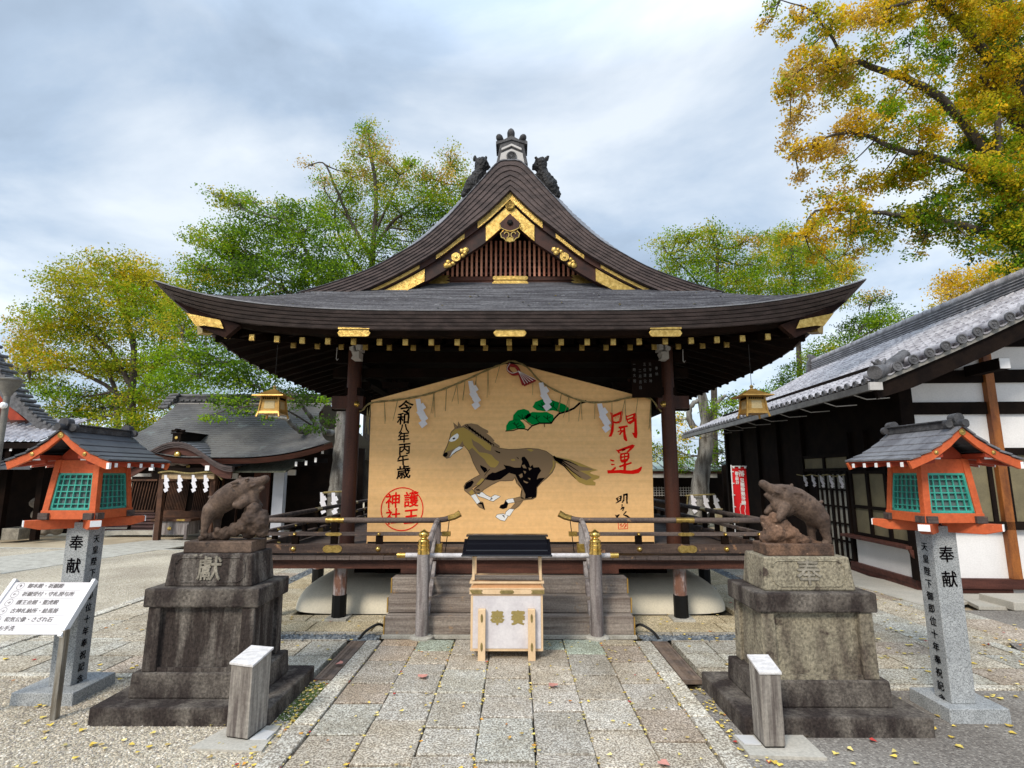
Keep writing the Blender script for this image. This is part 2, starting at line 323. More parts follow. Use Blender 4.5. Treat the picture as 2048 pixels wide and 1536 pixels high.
struct('ground', MB().add([(-260, -60, -.07), (260, -60, -.07), (260, 400, -.07), (-260, 400, -.07)], [(0, 1, 2, 3)]), SAND)
struct('gravel', MB().prism([(-16, -3), (-1.43, -3), (-1.43, 4.64), (-4.88, 4.64), (-4.88, 11.9), (-16, 12.4)], -.02, 0, 'z'), GRAVEL)
struct('asphalt', MB().prism([(1.30, -3), (14, -3), (14, 6.6), (5.35, 6.9), (4.55, 5.2), (4.55, 4.44), (1.30, 4.44)], -.02, -.004, 'z'), ASPHALT)
struct('gravel_path_strip', MB().prism([(-10.2, 10.6), (-8.3, 9.2), (-7.2, 13.5), (-8.8, 13.9)], -.02, .006, 'z'), KERB)
struct('kerb_line', MB().prism([(-14, 12.45), (-4.9, 11.8), (-4.9, 11.92), (-14, 12.6)], -.02, .008, 'z'), KERB)
PAL = [(.62, .58, .51), (.66, .63, .56), (.58, .55, .48), (.64, .61, .54), (.57, .49, .40), (.61, .60, .53), (.64, .58, .48), (.58, .54, .47)]
PALG = [(.66, .65, .55), (.54, .62, .52), (.66, .52, .38), (.68, .60, .45)]
def slabs(name, cols_x, y0, y1, rows, pal, z=.0, gap=.007, th=.05, alt=None, jit=.0):
    V = []; F = []; C = []
    for ci, (xa, xb) in enumerate(zip(cols_x, cols_x[1:])):
        y = y0 - rnd.uniform(0, rows[1])
        while y < y1:
            h = rnd.uniform(*rows); a, b = max(y, y0), min(y + h, y1); y += h
            if b - a < .06: continue
            p = (alt if alt and (a > y1 - .45) else pal); c = rnd.choice(p); k = rnd.uniform(.84, 1.10); c = [q * k for q in c]
            x0, x1 = xa + gap / 2, xb - gap / 2; a += gap * 1.8; b -= gap * 1.8; zt = z + rnd.uniform(-.002, .002); n = len(V); i = .005
            j = [rnd.uniform(-jit, jit) for _ in range(8)]
            V += [(x0, a, z - th), (x1, a, z - th), (x1, b, z - th), (x0, b, z - th), (x0 + j[0], a + j[1], zt - i), (x1 + j[2], a + j[3], zt - i), (x1 + j[4], b + j[5], zt - i), (x0 + j[6], b + j[7], zt - i),
                  (x0 + i + j[0], a + i + j[1], zt), (x1 - i + j[2], a + i + j[3], zt), (x1 - i + j[4], b - i + j[5], zt), (x0 + i + j[6], b - i + j[7], zt)]
            q = [(8, 9, 10, 11), (4, 5, 9, 8), (5, 6, 10, 9), (6, 7, 11, 10), (7, 4, 8, 11), (0, 1, 5, 4), (1, 2, 6, 5), (2, 3, 7, 6), (3, 0, 4, 7)]
            F += [tuple(t + n for t in f) for f in q]; C += [c] * 9
    o = npmesh(name, V, F, SLAB, C); o['kind'] = 'structure'; return o
xs = [-1.28 + i * (2.43 / 7) for i in range(8)]
for i in range(1, 7): xs[i] += rnd.uniform(-.012, .012)
struct('path_bed', MB().prism([(-1.43, -3), (1.30, -3), (1.30, 5.66), (-1.43, 5.66)], -.06, -.04, 'z'), mat('dirt_joint', (.04, .034, .024), (.09, .075, .04), 12, rough=1, fine=.3))
slabs('stone_path', xs, -1.0, 5.66, (.34, .62), PAL, z=.012, alt=PALG, jit=.007)
KP = [(.72, .69, .60), (.78, .75, .65), (.68, .65, .57)]
slabs('path_kerb', [-1.43, -1.285], -1, 5.60, (.8, 1.2), KP, z=.02, gap=.005); slabs('path_kerb', [1.155, 1.30], -1, 5.60, (.8, 1.2), KP, z=.02, gap=.005)
# paved apron round the hall
PAV = [(.66, .62, .52), (.60, .59, .52), (.68, .62, .50), (.60, .52, .43), (.66, .65, .57), (.56, .54, .47)]
struct('apron_bed', MB().prism([(-4.88, 4.64), (-1.62, 4.64), (-1.62, 5.62), (-3.3, 5.62), (-3.3, 14.2), (-4.88, 14.2)], -.05, -.035, 'z').prism([(1.5, 4.44), (4.6, 4.44), (4.6, 5.3), (5.4, 6.9), (6.6, 14.2), (3.3, 14.2), (3.3, 5.62), (1.5, 5.62)], -.05, -.035, 'z').prism([(-3.3, 5.84), (3.3, 5.84), (3.3, 14), (-3.3, 14)], -.05, -.035, 'z'), bpy.data.materials['dirt_joint'])
def hslabs(name, rows_y, x0, x1, lens, pal, z=.0, edge=None):   # rows running left to right
    V = []; F = []; C = []
    for ya, yb in zip(rows_y, rows_y[1:]):
        x = x0 - rnd.uniform(0, lens[1])
        while x < x1:
            l = rnd.uniform(*lens); a, b = max(x, x0), min(x + l, x1); x += l
            if b - a < .08: continue
            c = rnd.choice(pal); k = rnd.uniform(.9, 1.1); c = [q * k for q in c]; zt = z + rnd.uniform(-.002, .002); n = len(V); g = .009
            V += [(a + g, ya + g, z - .05), (b - g, ya + g, z - .05), (b - g, yb - g, z - .05), (a + g, yb - g, z - .05), (a + g, ya + g, zt), (b - g, ya + g, zt), (b - g, yb - g, zt), (a + g, yb - g, zt)]
            F += [tuple(t + n for t in f) for f in [(4, 5, 6, 7), (0, 1, 5, 4), (1, 2, 6, 5), (2, 3, 7, 6), (3, 0, 4, 7)]]; C += [c] * 5
    o = npmesh(name, V, F, SLAB, C); o['kind'] = 'structure'; return o
hslabs('paving', [4.64, 4.74], -4.88, -1.62, (.9, 1.3), KP, z=.012)
hslabs('paving', [4.74, 5.16, 5.60], -4.88, -1.62, (.5, .9), PAV, z=.010)
hslabs('paving', [4.44, 4.53], 1.5, 4.6, (.9, 1.3), KP, z=.010)
hslabs('paving', [4.53, 4.88, 5.24, 5.60], 1.5, 4.6, (.5, .95), PAV, z=.009)
slabs('paving', [-4.88, -4.74], 4.74, 14, (.9, 1.4), KP, z=.02)
slabs('paving', [-4.74, -4.3, -3.85, -3.5], 5.60, 14, (.5, .9), PAV, z=.004); slabs('paving', [3.5, 3.9, 4.35, 4.8, 5.3], 5.62, 14, (.6, .95), PAV, z=.003)
YEL = [(.80, .70, .48), (.74, .66, .47), (.82, .75, .56), (.72, .66, .50)]
hslabs('paving', [5.84, 5.93], -3.3, -1.32, (.9, 1.3), [(.56, .54, .47)], z=.012); hslabs('paving', [5.84, 5.93], 1.22, 3.3, (.9, 1.3), [(.56, .54, .47)], z=.012)
hslabs('paving', [5.93, 6.30, 6.58], -3.3, 3.3, (.6, 1.1), YEL, z=.012)
hslabs('paving', [5.60, 5.645], -3.3, -1.62, (.9, 1.3), [(.60, .57, .50)], z=.014); hslabs('paving', [5.60, 5.645], 1.5, 3.3, (.9, 1.3), [(.60, .57, .50)], z=.014)
for s in (-1, 1): slabs('paving', sorted([s * 2.55, s * 3.3]), 6.58, 13.5, (.6, 1.1), YEL, z=.012)
# ramps and step beside the office
struct('concrete_ramp', MB().prism([(5.0, 6.9), (6.0, 7.45), (5.55, 9.0), (6.3, 14), (5.4, 14), (4.85, 9)], -.02, .012, 'z').prism([(5.6, 7.0), (9, 6.6), (9, 7.45), (5.85, 7.72)], -.02, .02, 'z'), mat('concrete', (.50, .47, .41), (.42, .40, .35), 2, rough=.9, fine=.12, bump=.2))
struct('concrete_step', MB().box(5.9, 8.5, 6.85, 7.35, 0, .10), bpy.data.materials['concrete'], bevel=.008)
# scattered small stones, pebbles and leaves
rg = np.random.default_rng(3)
OCT = np.array([(1, 0, 0), (0, 1, 0), (-1, 0, 0), (0, -1, 0), (0, 0, 1), (0, 0, -1)], float); OF = np.array([(0, 1, 4), (1, 2, 4), (2, 3, 4), (3, 0, 4), (1, 0, 5), (2, 1, 5), (3, 2, 5), (0, 3, 5)])
def stones(name, n, x0, x1, y0, y1, z, s0, s1, mt, pal=None, smooth=False):
    P = np.stack([rg.uniform(x0, x1, n), rg.uniform(y0, y1, n), np.full(n, z)], 1); S = rg.uniform(s0, s1, (n, 1, 1)) * np.stack([rg.uniform(.8, 1.3, n), rg.uniform(.7, 1.1, n), rg.uniform(.4, .7, n)], 1)[:, None, :]
    a = rg.uniform(0, 6.28, n); c, s_ = np.cos(a), np.sin(a); V = OCT[None] * S + rg.normal(0, .12, (n, 6, 3)) * S
    V = np.stack([V[..., 0] * c[:, None] - V[..., 1] * s_[:, None], V[..., 0] * s_[:, None] + V[..., 1] * c[:, None], V[..., 2]], 2) + P[:, None, :]
    F = (OF[None] + (np.arange(n) * 6)[:, None, None]).reshape(-1, 3); C = None
    if pal is not None: C = np.repeat(np.array(pal)[rg.integers(0, len(pal), n)] * rg.uniform(.8, 1.15, (n, 1)), 8, 0)
    o = npmesh(name, V.reshape(-1, 3), F, mt, C, smooth); o['kind'] = 'stuff'; return o
GP = [(.34, .29, .22), (.55, .49, .39), (.45, .40, .31), (.70, .65, .56), (.38, .34, .29), (.62, .54, .42), (.26, .23, .20)]
GS = mat('gravel_stone', (.4, .4, .4), attr='col', rough=.85, fine=.1)
tag(stones('gravel_stones', 30000, -5.2, -1.45, 2.4, 4.6, .001, .005, .0105, GS, GP), 'loose pea gravel covering the yard at left', 'gravel')
o = stones('channel_pebbles', 900, -3.28, -1.35, 5.66, 5.82, 0, .018, .034, GS, [(.10, .12, .14), (.16, .18, .20), (.22, .24, .25), (.08, .09, .10)]); tag(o, 'dark river pebbles in the drain channel left of the steps', 'pebbles')
o = stones('channel_pebbles', 900, 1.25, 3.28, 5.66, 5.82, 0, .018, .034, GS, [(.10, .12, .14), (.16, .18, .20), (.22, .24, .25), (.08, .09, .10)]); tag(o, 'dark river pebbles in the drain channel right of the steps', 'pebbles')
o = stones('channel_pebbles', 1500, -3.48, -3.3, 5.7, 13.5, 0, .02, .036, GS, [(.10, .12, .14), (.16, .18, .20), (.22, .24, .25)]); tag(o, 'dark pebbles in the channel along the left side of the hall', 'pebbles')
o = stones('channel_pebbles', 1500, 3.3, 3.48, 5.7, 13.5, 0, .02, .036, GS, [(.10, .12, .14), (.16, .18, .20), (.22, .24, .25)]); tag(o, 'dark pebbles in the channel along the right side of the hall', 'pebbles')
# fallen ginkgo leaves: little curled fans
def leaves(name, P, smin=.014, smax=.026, pal=None):
    n = len(P); a = rg.uniform(0, 6.28, n); S = rg.uniform(smin, smax, n)
    fan = np.array([(0, -1, 0), (.95, .35, .25), (.45, .85, .1), (0, .6, .0), (-.45, .85, .12), (-.95, .35, .28)])
    V = fan[None] * S[:, None, None]; V[..., 2] *= rg.uniform(.2, 1.6, (n, 1)); c, s_ = np.cos(a)[:, None], np.sin(a)[:, None]
    V = np.stack([V[..., 0] * c - V[..., 1] * s_, V[..., 0] * s_ + V[..., 1] * c, V[..., 2]], 2) + P[:, None, :]
    F = (np.array([(0, 1, 2), (0, 2, 3), (0, 3, 4), (0, 4, 5)])[None] + (np.arange(n) * 6)[:, None, None]).reshape(-1, 3)
    C = np.repeat(np.array(pal)[rg.integers(0, len(pal), n)] * rg.uniform(.8, 1.1, (n, 1)), 4, 0)
    o = npmesh(name, V.reshape(-1, 3), F, GS, C); o['kind'] = 'stuff'; return o
YP = [(.80, .58, .10), (.75, .60, .16), (.62, .44, .08), (.82, .66, .25), (.50, .42, .16), (.45, .33, .12)] * 4 + [(.55, .22, .06), (.45, .05, .04), (.7, .35, .06)]
def pts(n, x0, x1, y0, y1, z): return np.stack([rg.uniform(x0, x1, n), rg.uniform(y0, y1, n), np.full(n, z)], 1)
tag(leaves('fallen_leaves', np.concatenate([pts(150, 1.35, 4.6, 2.4, 4.4, .004), pts(160, 3.0, 6.5, 2.6, 6.6, .004), pts(260, 1.5, 5.0, 4.5, 8.0, .014)]), pal=YP), 'yellow ginkgo leaves fallen on the dark asphalt and slabs at right', 'leaves')
tag(leaves('fallen_leaves', np.concatenate([pts(260, -5.0, -1.45, 2.2, 4.6, .012), pts(70, -4.8, -1.5, 4.7, 6.5, .014)]), pal=YP), 'yellow leaves scattered over the pale gravel at left', 'leaves')
jp = [];
for x in xs[1:-1] + [-1.29, 1.15]:
    k = 42; q = pts(k, x - .012, x + .012, 2.2, 5.6, .012); jp.append(q)
tag(leaves('fallen_leaves', np.concatenate(jp + [pts(170, -1.4, 1.28, 2.2, 5.6, .022), pts(90, -1.57, -1.44, 3.2, 4.6, .008), pts(80, 1.31, 1.44, 3.0, 4.5, .004)]), .008, .017, pal=YP), 'small yellow leaves caught in the joints of the stone path', 'leaves')
tag(leaves('fallen_leaves', np.array([(.82, 3.32, .03), (-.72, 4.62, .03), (-1.47, 4.9, .03), (.28, 4.45, .03), (-3.2, 5.5, .03), (-2.9, 3.1, .02)]), .03, .05, pal=[(.45, .03, .03), (.55, .25, .2)]), 'few red and pinkish leaves lying apart on the stones', 'leaves')
# moss at the foot of the kerbs
o = stones('moss', 1400, -1.58, -1.44, 3.9, 4.55, .0, .006, .012, GS, [(.07, .11, .02), (.10, .14, .03), (.05, .07, .02)]); tag(o, 'green moss between left pedestal and path kerb', 'moss')
# drains
def drain(x0, x1, label):
    t = thing('drain_cover', label, 'drain', ((x0 + x1) / 2, 5.1, 0), group='metal drains beside the path')
    meshobj('frame', MB().box(x0, x0 + .02, 4.62, 5.58, -.03, .012).box(x1 - .02, x1, 4.62, 5.58, -.03, .012).box(x0, x1, 4.6, 4.62, -.03, .012).box(x0, x1, 5.58, 5.6, -.03, .012).box(x0, x1, 4.6, 5.6, -.03, -.02), DR, t)
    g = MB()
    for k in range(60): g.box(x0 + .05, x1 - .05, 4.63 + k * .0158, 4.637 + k * .0158, -.012, .008)
    g.box(x0 + .022, x0 + .05, 4.622, 5.578, -.012, .008).box(x1 - .05, x1 - .022, 4.622, 5.578, -.012, .008); meshobj('grating', g, DR, t)
DR = mat('rusty_drain', (.22, .16, .12), (.13, .10, .085), 6, rough=.7, fine=.2)
drain(-1.58, -1.44, 'rusty slotted drain cover left of the path'); drain(1.31, 1.46, 'rusty slotted drain cover right of the path')
struct('footing_slab', MB().prism([(-1.917, 3.499), (-1.471, 3.472), (-1.50, 3.80), (-1.832, 3.78)], -.02, .014, 'z'), bpy.data.materials['concrete']); struct('footing_slab', MB().prism([(1.341, 3.442), (1.768, 3.417), (1.771, 3.69), (1.339, 3.69)], -.02, .0125, 'z'), bpy.data.materials['concrete'])
# ================================================================ main hall
hall = thing('shrine_hall', 'open wooden shrine hall with a curved gabled roof, gilt fittings and railed deck at centre', 'shrine hall', (AX, 9.05, 0))
EX, YF, YC, EY = 3.60, 5.30, 9.05, 3.75
YB = 2 * YC - YF
def Pz(d): return 3.2 + .433 * d + .067 * d * d
def rz_(x, y): return .32 * min(1, abs(x) / EX) ** 4 * min(1, abs(y - YC) / EY) ** 4
VT = [(0, 5.52), (.19, 5.42), (.37, 5.18), (.57, 4.95), (.82, 4.66), (1.12, 4.40), (1.37, 4.23), (1.72, 4.03), (2.2, 3.83), (2.57, 3.66)]
def course(mb, fn, n, nu, lift=.012):      # sheet roof built of n overlapping courses; fn(u, v, lift)
    vs = []; rows = []
    for k in range(n): rows += [(k / n, lift), ((k + 1) / n, 0)]
    for v, o in rows:
        for i in range(nu + 1): vs.append(fn(i / nu, v, o))
    W = nu + 1; mb.add(vs, [(j * W + i, j * W + i + 1, (j + 1) * W + i + 1, (j + 1) * W + i) for j in range(len(rows) - 1) for i in range(nu)])
def skirt(mb, side, dmax, n):
    def fn(u, v, o):
        d_ = dmax * v; s = 2 * u - 1
        if side in 'fb':
            x = s * (EX - d_); y = YF + d_ if side == 'f' else YB - d_
        else:
            y = YC + s * (EY - d_); x = (-1 if side == 'l' else 1) * (EX - d_)
        return (AX + x, y, Pz(d_) + rz_(x, y) + o)
    course(mb, fn, n, 48)
m = MB(); skirt(m, 'f', 1.78, 34); skirt(m, 'b', 1.78, 20); skirt(m, 'l', 1.2, 20); skirt(m, 'r', 1.2, 20)
sk = meshobj('lower_roof', m, ROOFC, hall)
m = MB(); YV = 6.45
def sm(t): t = max(0, min(1, t)); return t * t * (3 - 2 * t)
for s in (-1, 1):
    def fn(u, v, o, s=s):
        x = 2.6 * (1 - v); y = lerp(YV + .03, 2 * YC - YV - .03, u); e = min(y - YV, 2 * YC - YV - y)
        return (AX + s * x, y, interp(VT, x) + .03 + (.22 + .22 * sm(x / .8)) * (1 - (x / 2.6) ** 2) * sm(e / .5) + o)
    course(m, fn, 44, 40, .014)
meshobj('upper_roof', m, ROOFG, hall)
# thick layered eave edge
def eave_ring(mb, layers=5):
    prof = []
    for k in range(layers): prof += [(k / layers, 0), ((k + 1) / layers - .045, .004), ((k + 1) / layers - .04, .04), ((k + 1) / layers, .04)]
    for side in 'frbl':
        def fn(u, v, side=side):
            s = 2 * u - 1; i = int(round(v * (len(prof) - 1))); t, ins = prof[i]; a4 = abs(s) ** 4
            sb = (.10 + .20 * a4) * t + ins; z = 3.205 + .32 * a4 - (.165 + .085 * a4) * t
            if side in 'fb': x = AX + s * (EX - sb); y = YF + sb if side == 'f' else YB - sb
            else: y = YC + s * (EY - sb); x = AX + (EX - sb) * (-1 if side == 'l' else 1)
            return (x, y, z)
        mb.grid(fn, 60, len(prof) - 1)
m = MB(); eave_ring(m); meshobj('eave_edge', m, BARK, hall)
# thin metal lip on the eave
m = MB()
for side in 'frbl':
    pts_ = []
    for i in range(41):
        s = i / 20 - 1; z = 3.218 + .32 * abs(s) ** 4
        pts_.append((AX + s * EX, YF if side == 'f' else YB, z) if side in 'fb' else (AX + (EX if side == 'r' else -EX), YC + s * EY, z))
    m.tube(pts_, .008, 5)
meshobj('eave_lip', m, ROOFG, hall)
# dark soffit
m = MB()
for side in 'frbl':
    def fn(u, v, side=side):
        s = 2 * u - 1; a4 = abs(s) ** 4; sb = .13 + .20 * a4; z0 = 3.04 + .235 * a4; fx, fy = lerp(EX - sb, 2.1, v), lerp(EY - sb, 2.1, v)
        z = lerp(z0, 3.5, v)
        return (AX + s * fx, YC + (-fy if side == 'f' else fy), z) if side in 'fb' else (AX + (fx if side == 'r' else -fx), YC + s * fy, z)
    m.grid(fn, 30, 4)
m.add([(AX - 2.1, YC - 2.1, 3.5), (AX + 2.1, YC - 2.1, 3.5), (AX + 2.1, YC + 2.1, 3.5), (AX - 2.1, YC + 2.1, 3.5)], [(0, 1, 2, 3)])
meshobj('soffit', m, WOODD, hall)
# rafters with gilt ends
SP = .2725
def rafter(x, y, z, y2, z2, cap=True, name='rafter'):
    m = MB(); h = .032; m.add([(x - .026, y, z - h), (x + .026, y, z - h), (x + .026, y, z + h), (x - .026, y, z + h), (x - .026, y2, z2 - h), (x + .026, y2, z2 - h), (x + .026, y2, z2 + h), (x - .026, y2, z2 + h)],
                              [(0, 1, 2, 3), (7, 6, 5, 4), (0, 4, 5, 1), (1, 5, 6, 2), (2, 6, 7, 3), (3, 7, 4, 0)])
    r = meshobj(name, m, WOODD, hall)
    if cap: meshobj('gilt_cap', MB().box(x - .028, x + .028, y - .008, y + .02, z - .035, z + .033), GOLD, r, bevel=.003)
for i in range(-11, 12):
    x = i * SP; a4 = (abs(x) / EX) ** 4; rafter(AX + x, 5.60 + .1 * a4, 2.963 + .19 * a4, 6.6, 3.2 + .1 * a4)
for i in range(-9, 10):
    x = i * SP; a4 = (abs(x) / EX) ** 4; rafter(AX + x, 6.05, 3.012 + .15 * a4, 7.0, 3.36)
# side rafters: dark ribs under the side eaves
for s in (-1, 1):
    for i in range(-11, 12):
        y = YC + i * .29; a4 = (abs(y - YC) / EY) ** 4; x0 = 3.28 - .1 * a4; z = 2.96 + .19 * a4; h = .032
        m = MB().add([(AX + s * x0, y - .026, z - h), (AX + s * x0, y + .026, z - h), (AX + s * x0, y + .026, z + h), (AX + s * x0, y - .026, z + h), (AX + s * 2.1, y - .026, 3.3 - h), (AX + s * 2.1, y + .026, 3.3 - h), (AX + s * 2.1, y + .026, 3.3 + h), (AX + s * 2.1, y - .026, 3.3 + h)],
                   [(0, 1, 2, 3), (7, 6, 5, 4), (0, 4, 5, 1), (1, 5, 6, 2), (2, 6, 7, 3), (3, 7, 4, 0)])
        meshobj('rafter', m, WOODD, hall)
# eave beams under the edge, with gilt plates
m = MB()
def fn(u, v):
    s = 2 * u - 1; a4 = abs(s) ** 4; sb = .16 + .2 * a4; return (AX + s * (EX - sb - .05), YF + sb + (.06 if v > .5 else 0), 3.04 + .235 * a4 - (0 if v in (0, 1) else 0) - .05 * v)
m.grid(lambda u, v: (AX + (2 * u - 1) * (EX - .2 - .2 * abs(2 * u - 1) ** 4), YF + .13 + .2 * abs(2 * u - 1) ** 4 + .03 * v, 3.04 + .235 * abs(2 * u - 1) ** 4 - .045 * v), 40, 1)
m.grid(lambda u, v: (AX + (2 * u - 1) * (EX - .23 - .2 * abs(2 * u - 1) ** 4), YF + .16 + .2 * abs(2 * u - 1) ** 4 + .12 * v, 2.995 + .235 * abs(2 * u - 1) ** 4), 40, 1)
meshobj('eave_beam', m, WOODD, hall)
def plate(cx, cz, w, h, y, lobes=3, name='gilt_plate', th=.012, mt=None, par=None):
    p = []
    n = 10
    for sx in (1, -1):
        for i in range(n + 1):
            a = -math.pi / 2 + math.pi * i / n
            rr = h * (1 + .12 * math.cos(lobes * 2 * a))
            p.append((cx + sx * (w - h) + sx * rr * math.cos(a), cz + sx * h * math.sin(a)))
    return meshobj(name, MB().prism(p, y, y - th), mt or GOLD, par or hall, bevel=.003)
for px_ in (708, 1020, 1331):
    x, z = at(px_, 665, 5.42); plate(x, z - .006, .165, .038, 5.425)
    meshobj('gilt_plate', MB().box(x - .16, x + .16, 5.40, 5.425, z + .032, z + .052), GOLD, hall)
BGB_ = mat('corner_dark_wood', (.030, .013, .009), (.015, .007, .006), 5, rough=.7, fine=.2, spec=.1)
# corner hip rafters with gilt shoes
for s in (-1, 1):
    m = MB(); a = Vector((AX + s * 3.27, 5.62, 3.13)); b = Vector((AX + s * 2.1, 7.0, 3.36)); m.tube([a, b], [.085, .085], 4); hr = meshobj('hip_rafter', m, BGB_, hall)
    m = MB().tube([a - (b - a).normalized() * .012, a + (b - a).normalized() * .10], [.096, .096], 4); meshobj('gilt_shoe', m, GOLD, hr)
    p = [at(*q, 5.50) for q in ([(372, 626), (440, 640), (447, 657), (408, 651), (392, 652)] if s < 0 else [(1668, 626), (1600, 640), (1593, 657), (1632, 651), (1648, 652)])]
    meshobj('gilt_shoe', MB().prism(p, 5.50, 5.515), GOLD, hall)
    m = MB().prism([at(*q, 5.53) for q in ([(345, 600), (375, 622), (400, 655), (450, 675), (480, 650)] if s < 0 else [(1697, 600), (1667, 622), (1640, 655), (1590, 675), (1560, 650)])], 5.53, 5.60); meshobj('corner_board', m, BGB_, hall)
# ---- verge: layered curved edge of the gable
TP = [(0, 5.55), (.15, 5.52), (.37, 5.27), (.57, 5.03), (.82, 4.74), (1.12, 4.47), (1.37, 4.31), (1.72, 4.11), (2.2, 3.92), (2.6, 3.80)]
BP = [(0, 5.18), (.12, 5.05), (.31, 4.86), (.48, 4.72), (.65, 4.58), (.85, 4.41), (1.08, 4.25), (1.42, 4.047), (1.75, 3.88), (2.05, 3.76)]
TC = [(p.x, p.y) for p in smoothcurve([(a, b, 0) for a, b in TP], 5)]; BC = [(p.x, p.y) for p in smoothcurve([(a, b, 0) for a, b in BP], 5)]
NC = len(TC)
def bandmesh(mb, fa, fb, y0, y1, i0=0, i1=None, sides=(-1, 1)):      # strip between curves fa(i), fb(i)
    i1 = NC - 1 if i1 is None else i1
    for s in sides:
        vs = []
        for i in range(i0, i1 + 1):
            (ax_, az), (bx, bz) = fa(i), fb(i)
            vs += [(AX + s * ax_, y0, az), (AX + s * bx, y0, bz), (AX + s * bx, y1, bz), (AX + s * ax_, y1, az)]
        n = i1 - i0; fs = []
        for i in range(n):
            for k in range(4): fs.append((4 * i + k, 4 * i + (k + 1) % 4, 4 * i + 4 + (k + 1) % 4, 4 * i + 4 + k))
        fs += [(0, 1, 2, 3), (4 * n, 4 * n + 1, 4 * n + 2, 4 * n + 3)]; mb.add(vs, fs)
def mixc(t, dx=0, dz=0): return lambda i: (lerp(TC[i][0], BC[i][0], t) + dx, lerp(TC[i][1], BC[i][1], t) + dz)
m = MB()
for k in range(6): bandmesh(m, mixc(k / 6), mixc((k + 1) / 6 - .012), YV + .011 * k, YV + .30 + .003 * k)
meshobj('gable_edge', m, BARK, hall); m = MB()
for k in range(6):                       # the same edge on the far gable
    n0 = len(m.v); bandmesh(m, mixc(k / 6), mixc((k + 1) / 6 - .012), 2 * YC - YV - .018 * k, 2 * YC - YV - .3 - .003 * k)
meshobj('gable_edge', m, BARK, hall)
m = MB(); bandmesh(m, mixc(-.035), mixc(-.002), YV - .012, YV + .12); meshobj('gable_lip', m, ROOFC, hall)
def low(dz, k=1.0): return lambda i: (BC[i][0] * 1.0 - .0, BC[i][1] - dz * (1 - .45 * i / NC) * k)
BGB = mat('dark_barge_board', (.05, .018, .012), (.018, .007, .006), 5, (1, 1, 1), rough=.55, fine=.2)
m = MB(); bandmesh(m, low(-.02), low(.11), 6.58, 6.68); meshobj('barge_board', m, BGB, hall)
m = MB(); bandmesh(m, low(.11), low(.37), 6.62, 6.70); meshobj('barge_board', m, BGB, hall)
# gilt on the barge boards
m = MB(); bandmesh(m, low(.0), low(.10), 6.565, 6.60, 0, 13); meshobj('gilt_chevron', m, GOLD, hall)
m = MB(); bandmesh(m, low(.135), low(.37), 6.60, 6.64, 0, 10); meshobj('gilt_chevron', m, GOLD, hall)
for s in (-1, 1):
    m = MB(); bandmesh(m, low(.03), low(.10), 6.565, 6.60, 18, 27, (s,)); meshobj('gilt_strip', m, GOLD, hall)
    m = MB(); bandmesh(m, low(.02), low(.085), 6.565, 6.60, 31, 42, (s,)); bandmesh(m, low(.13), low(.36), 6.60, 6.64, 30, 42, (s,)); meshobj('gilt_foot', m, GOLD, hall)
    # medallion with leaf sprays
    cx, cz = BC[21][0] * s + AX, BC[21][1] - .235
    m = MB()
    for k in range(16):
        a = 2 * math.pi * k / 16; m.lathe([(.001, -.004), (.011, -.002), (.013, .004), (.008, .012)], (cx + .042 * math.cos(a), 6.60, cz + .042 * math.sin(a)), 8, 'y')
    m.lathe([(.058, 0), (.058, .014), (.03, .014)], (cx, 6.592, cz), 24, 'y').lathe([(.001, -.014), (.015, -.012), (.018, 0)], (cx, 6.59, cz), 12, 'y')
    an = math.atan2(BC[24][1] - BC[18][1], (BC[24][0] - BC[18][0]) * s)
    for q in (-1, 1):
        for k, (dd, hh, ww) in enumerate([(.08, .035, .03), (.115, -.02, .035), (.125, .028, .03), (.16, .0, .04)]):
            ex_, ez_ = cx + q * dd * math.cos(an) - hh * math.sin(an), cz + q * dd * math.sin(an) + hh * math.cos(an)
            m.lathe([(.001, -.01), (ww * .6, -.006), (ww, .004), (ww * .8, .014)], (ex_, 6.605, ez_), 9, 'y')
    meshobj('gilt_medallion', m, GOLD, hall)
m = MB(); x, z = AX, at(1020, 411, 6.58)[1]
m.lathe([(.06, 0), (.06, .02), (.04, .02)], (x, 6.575, z), 28, 'y')
for k in range(16):
    a = 2 * math.pi * k / 16; m.tube([(x + .018 * math.cos(a), 6.572, z + .018 * math.sin(a)), (x + .05 * math.cos(a), 6.570, z + .05 * math.sin(a))], [.005, .011], 6)
m.lathe([(.001, -.012), (.014, -.01), (.016, 0)], (x, 6.57, z), 12, 'y'); meshobj('gilt_crest', m, GOLDD, hall)
# hanging gable pendant
x, z = at(1020, 470, 6.56); pend = meshobj('gable_pendant', MB().prism([(x - .13, z + .17), (x, z + .30), (x + .13, z + .17), (x + .10, z + .06), (x + .12, z - .02), (x, z - .10), (x - .12, z - .02), (x - .10, z + .06)], 6.57, 6.60), WOODR, hall, bevel=.005)
m = MB()
for s in (-1, 1):
    sp = [(x + s * (.055 + r_ * math.cos(a)), 6.56, z + .01 + r_ * math.sin(a)) for a, r_ in [(t * .45, .012 + .0042 * t) for t in range(11)]]
    m.tube(sp, .008, 6)
    m.tube([(x, 6.56, z + .05), (x + s * .07, 6.56, z + .07), (x + s * .12, 6.56, z + .10), (x + s * .135, 6.56, z + .16)], .008, 6)
    m.tube([(x, 6.56, z - .085), (x + s * .05, 6.56, z - .08), (x + s * .075, 6.56, z - .045), (x + s * .11, 6.56, z - .03), (x + s * .12, 6.56, z + .02), (x + s * .09, 6.56, z + .055)], .008, 6)
m.prism([(x - .05, z - .055), (x, z - .03), (x + .05, z - .055), (x + .03, z - .085), (x, z - .10), (x - .03, z - .085)], 6.555, 6.57); meshobj('gilt_scroll', m, GOLDP, pend)
meshobj('hexagon_stud', MB().lathe([(.04, 0), (.04, -.015), (.02, -.03)], (x, 6.57, z + .17), 6, 'y'), BLACKM, pend)
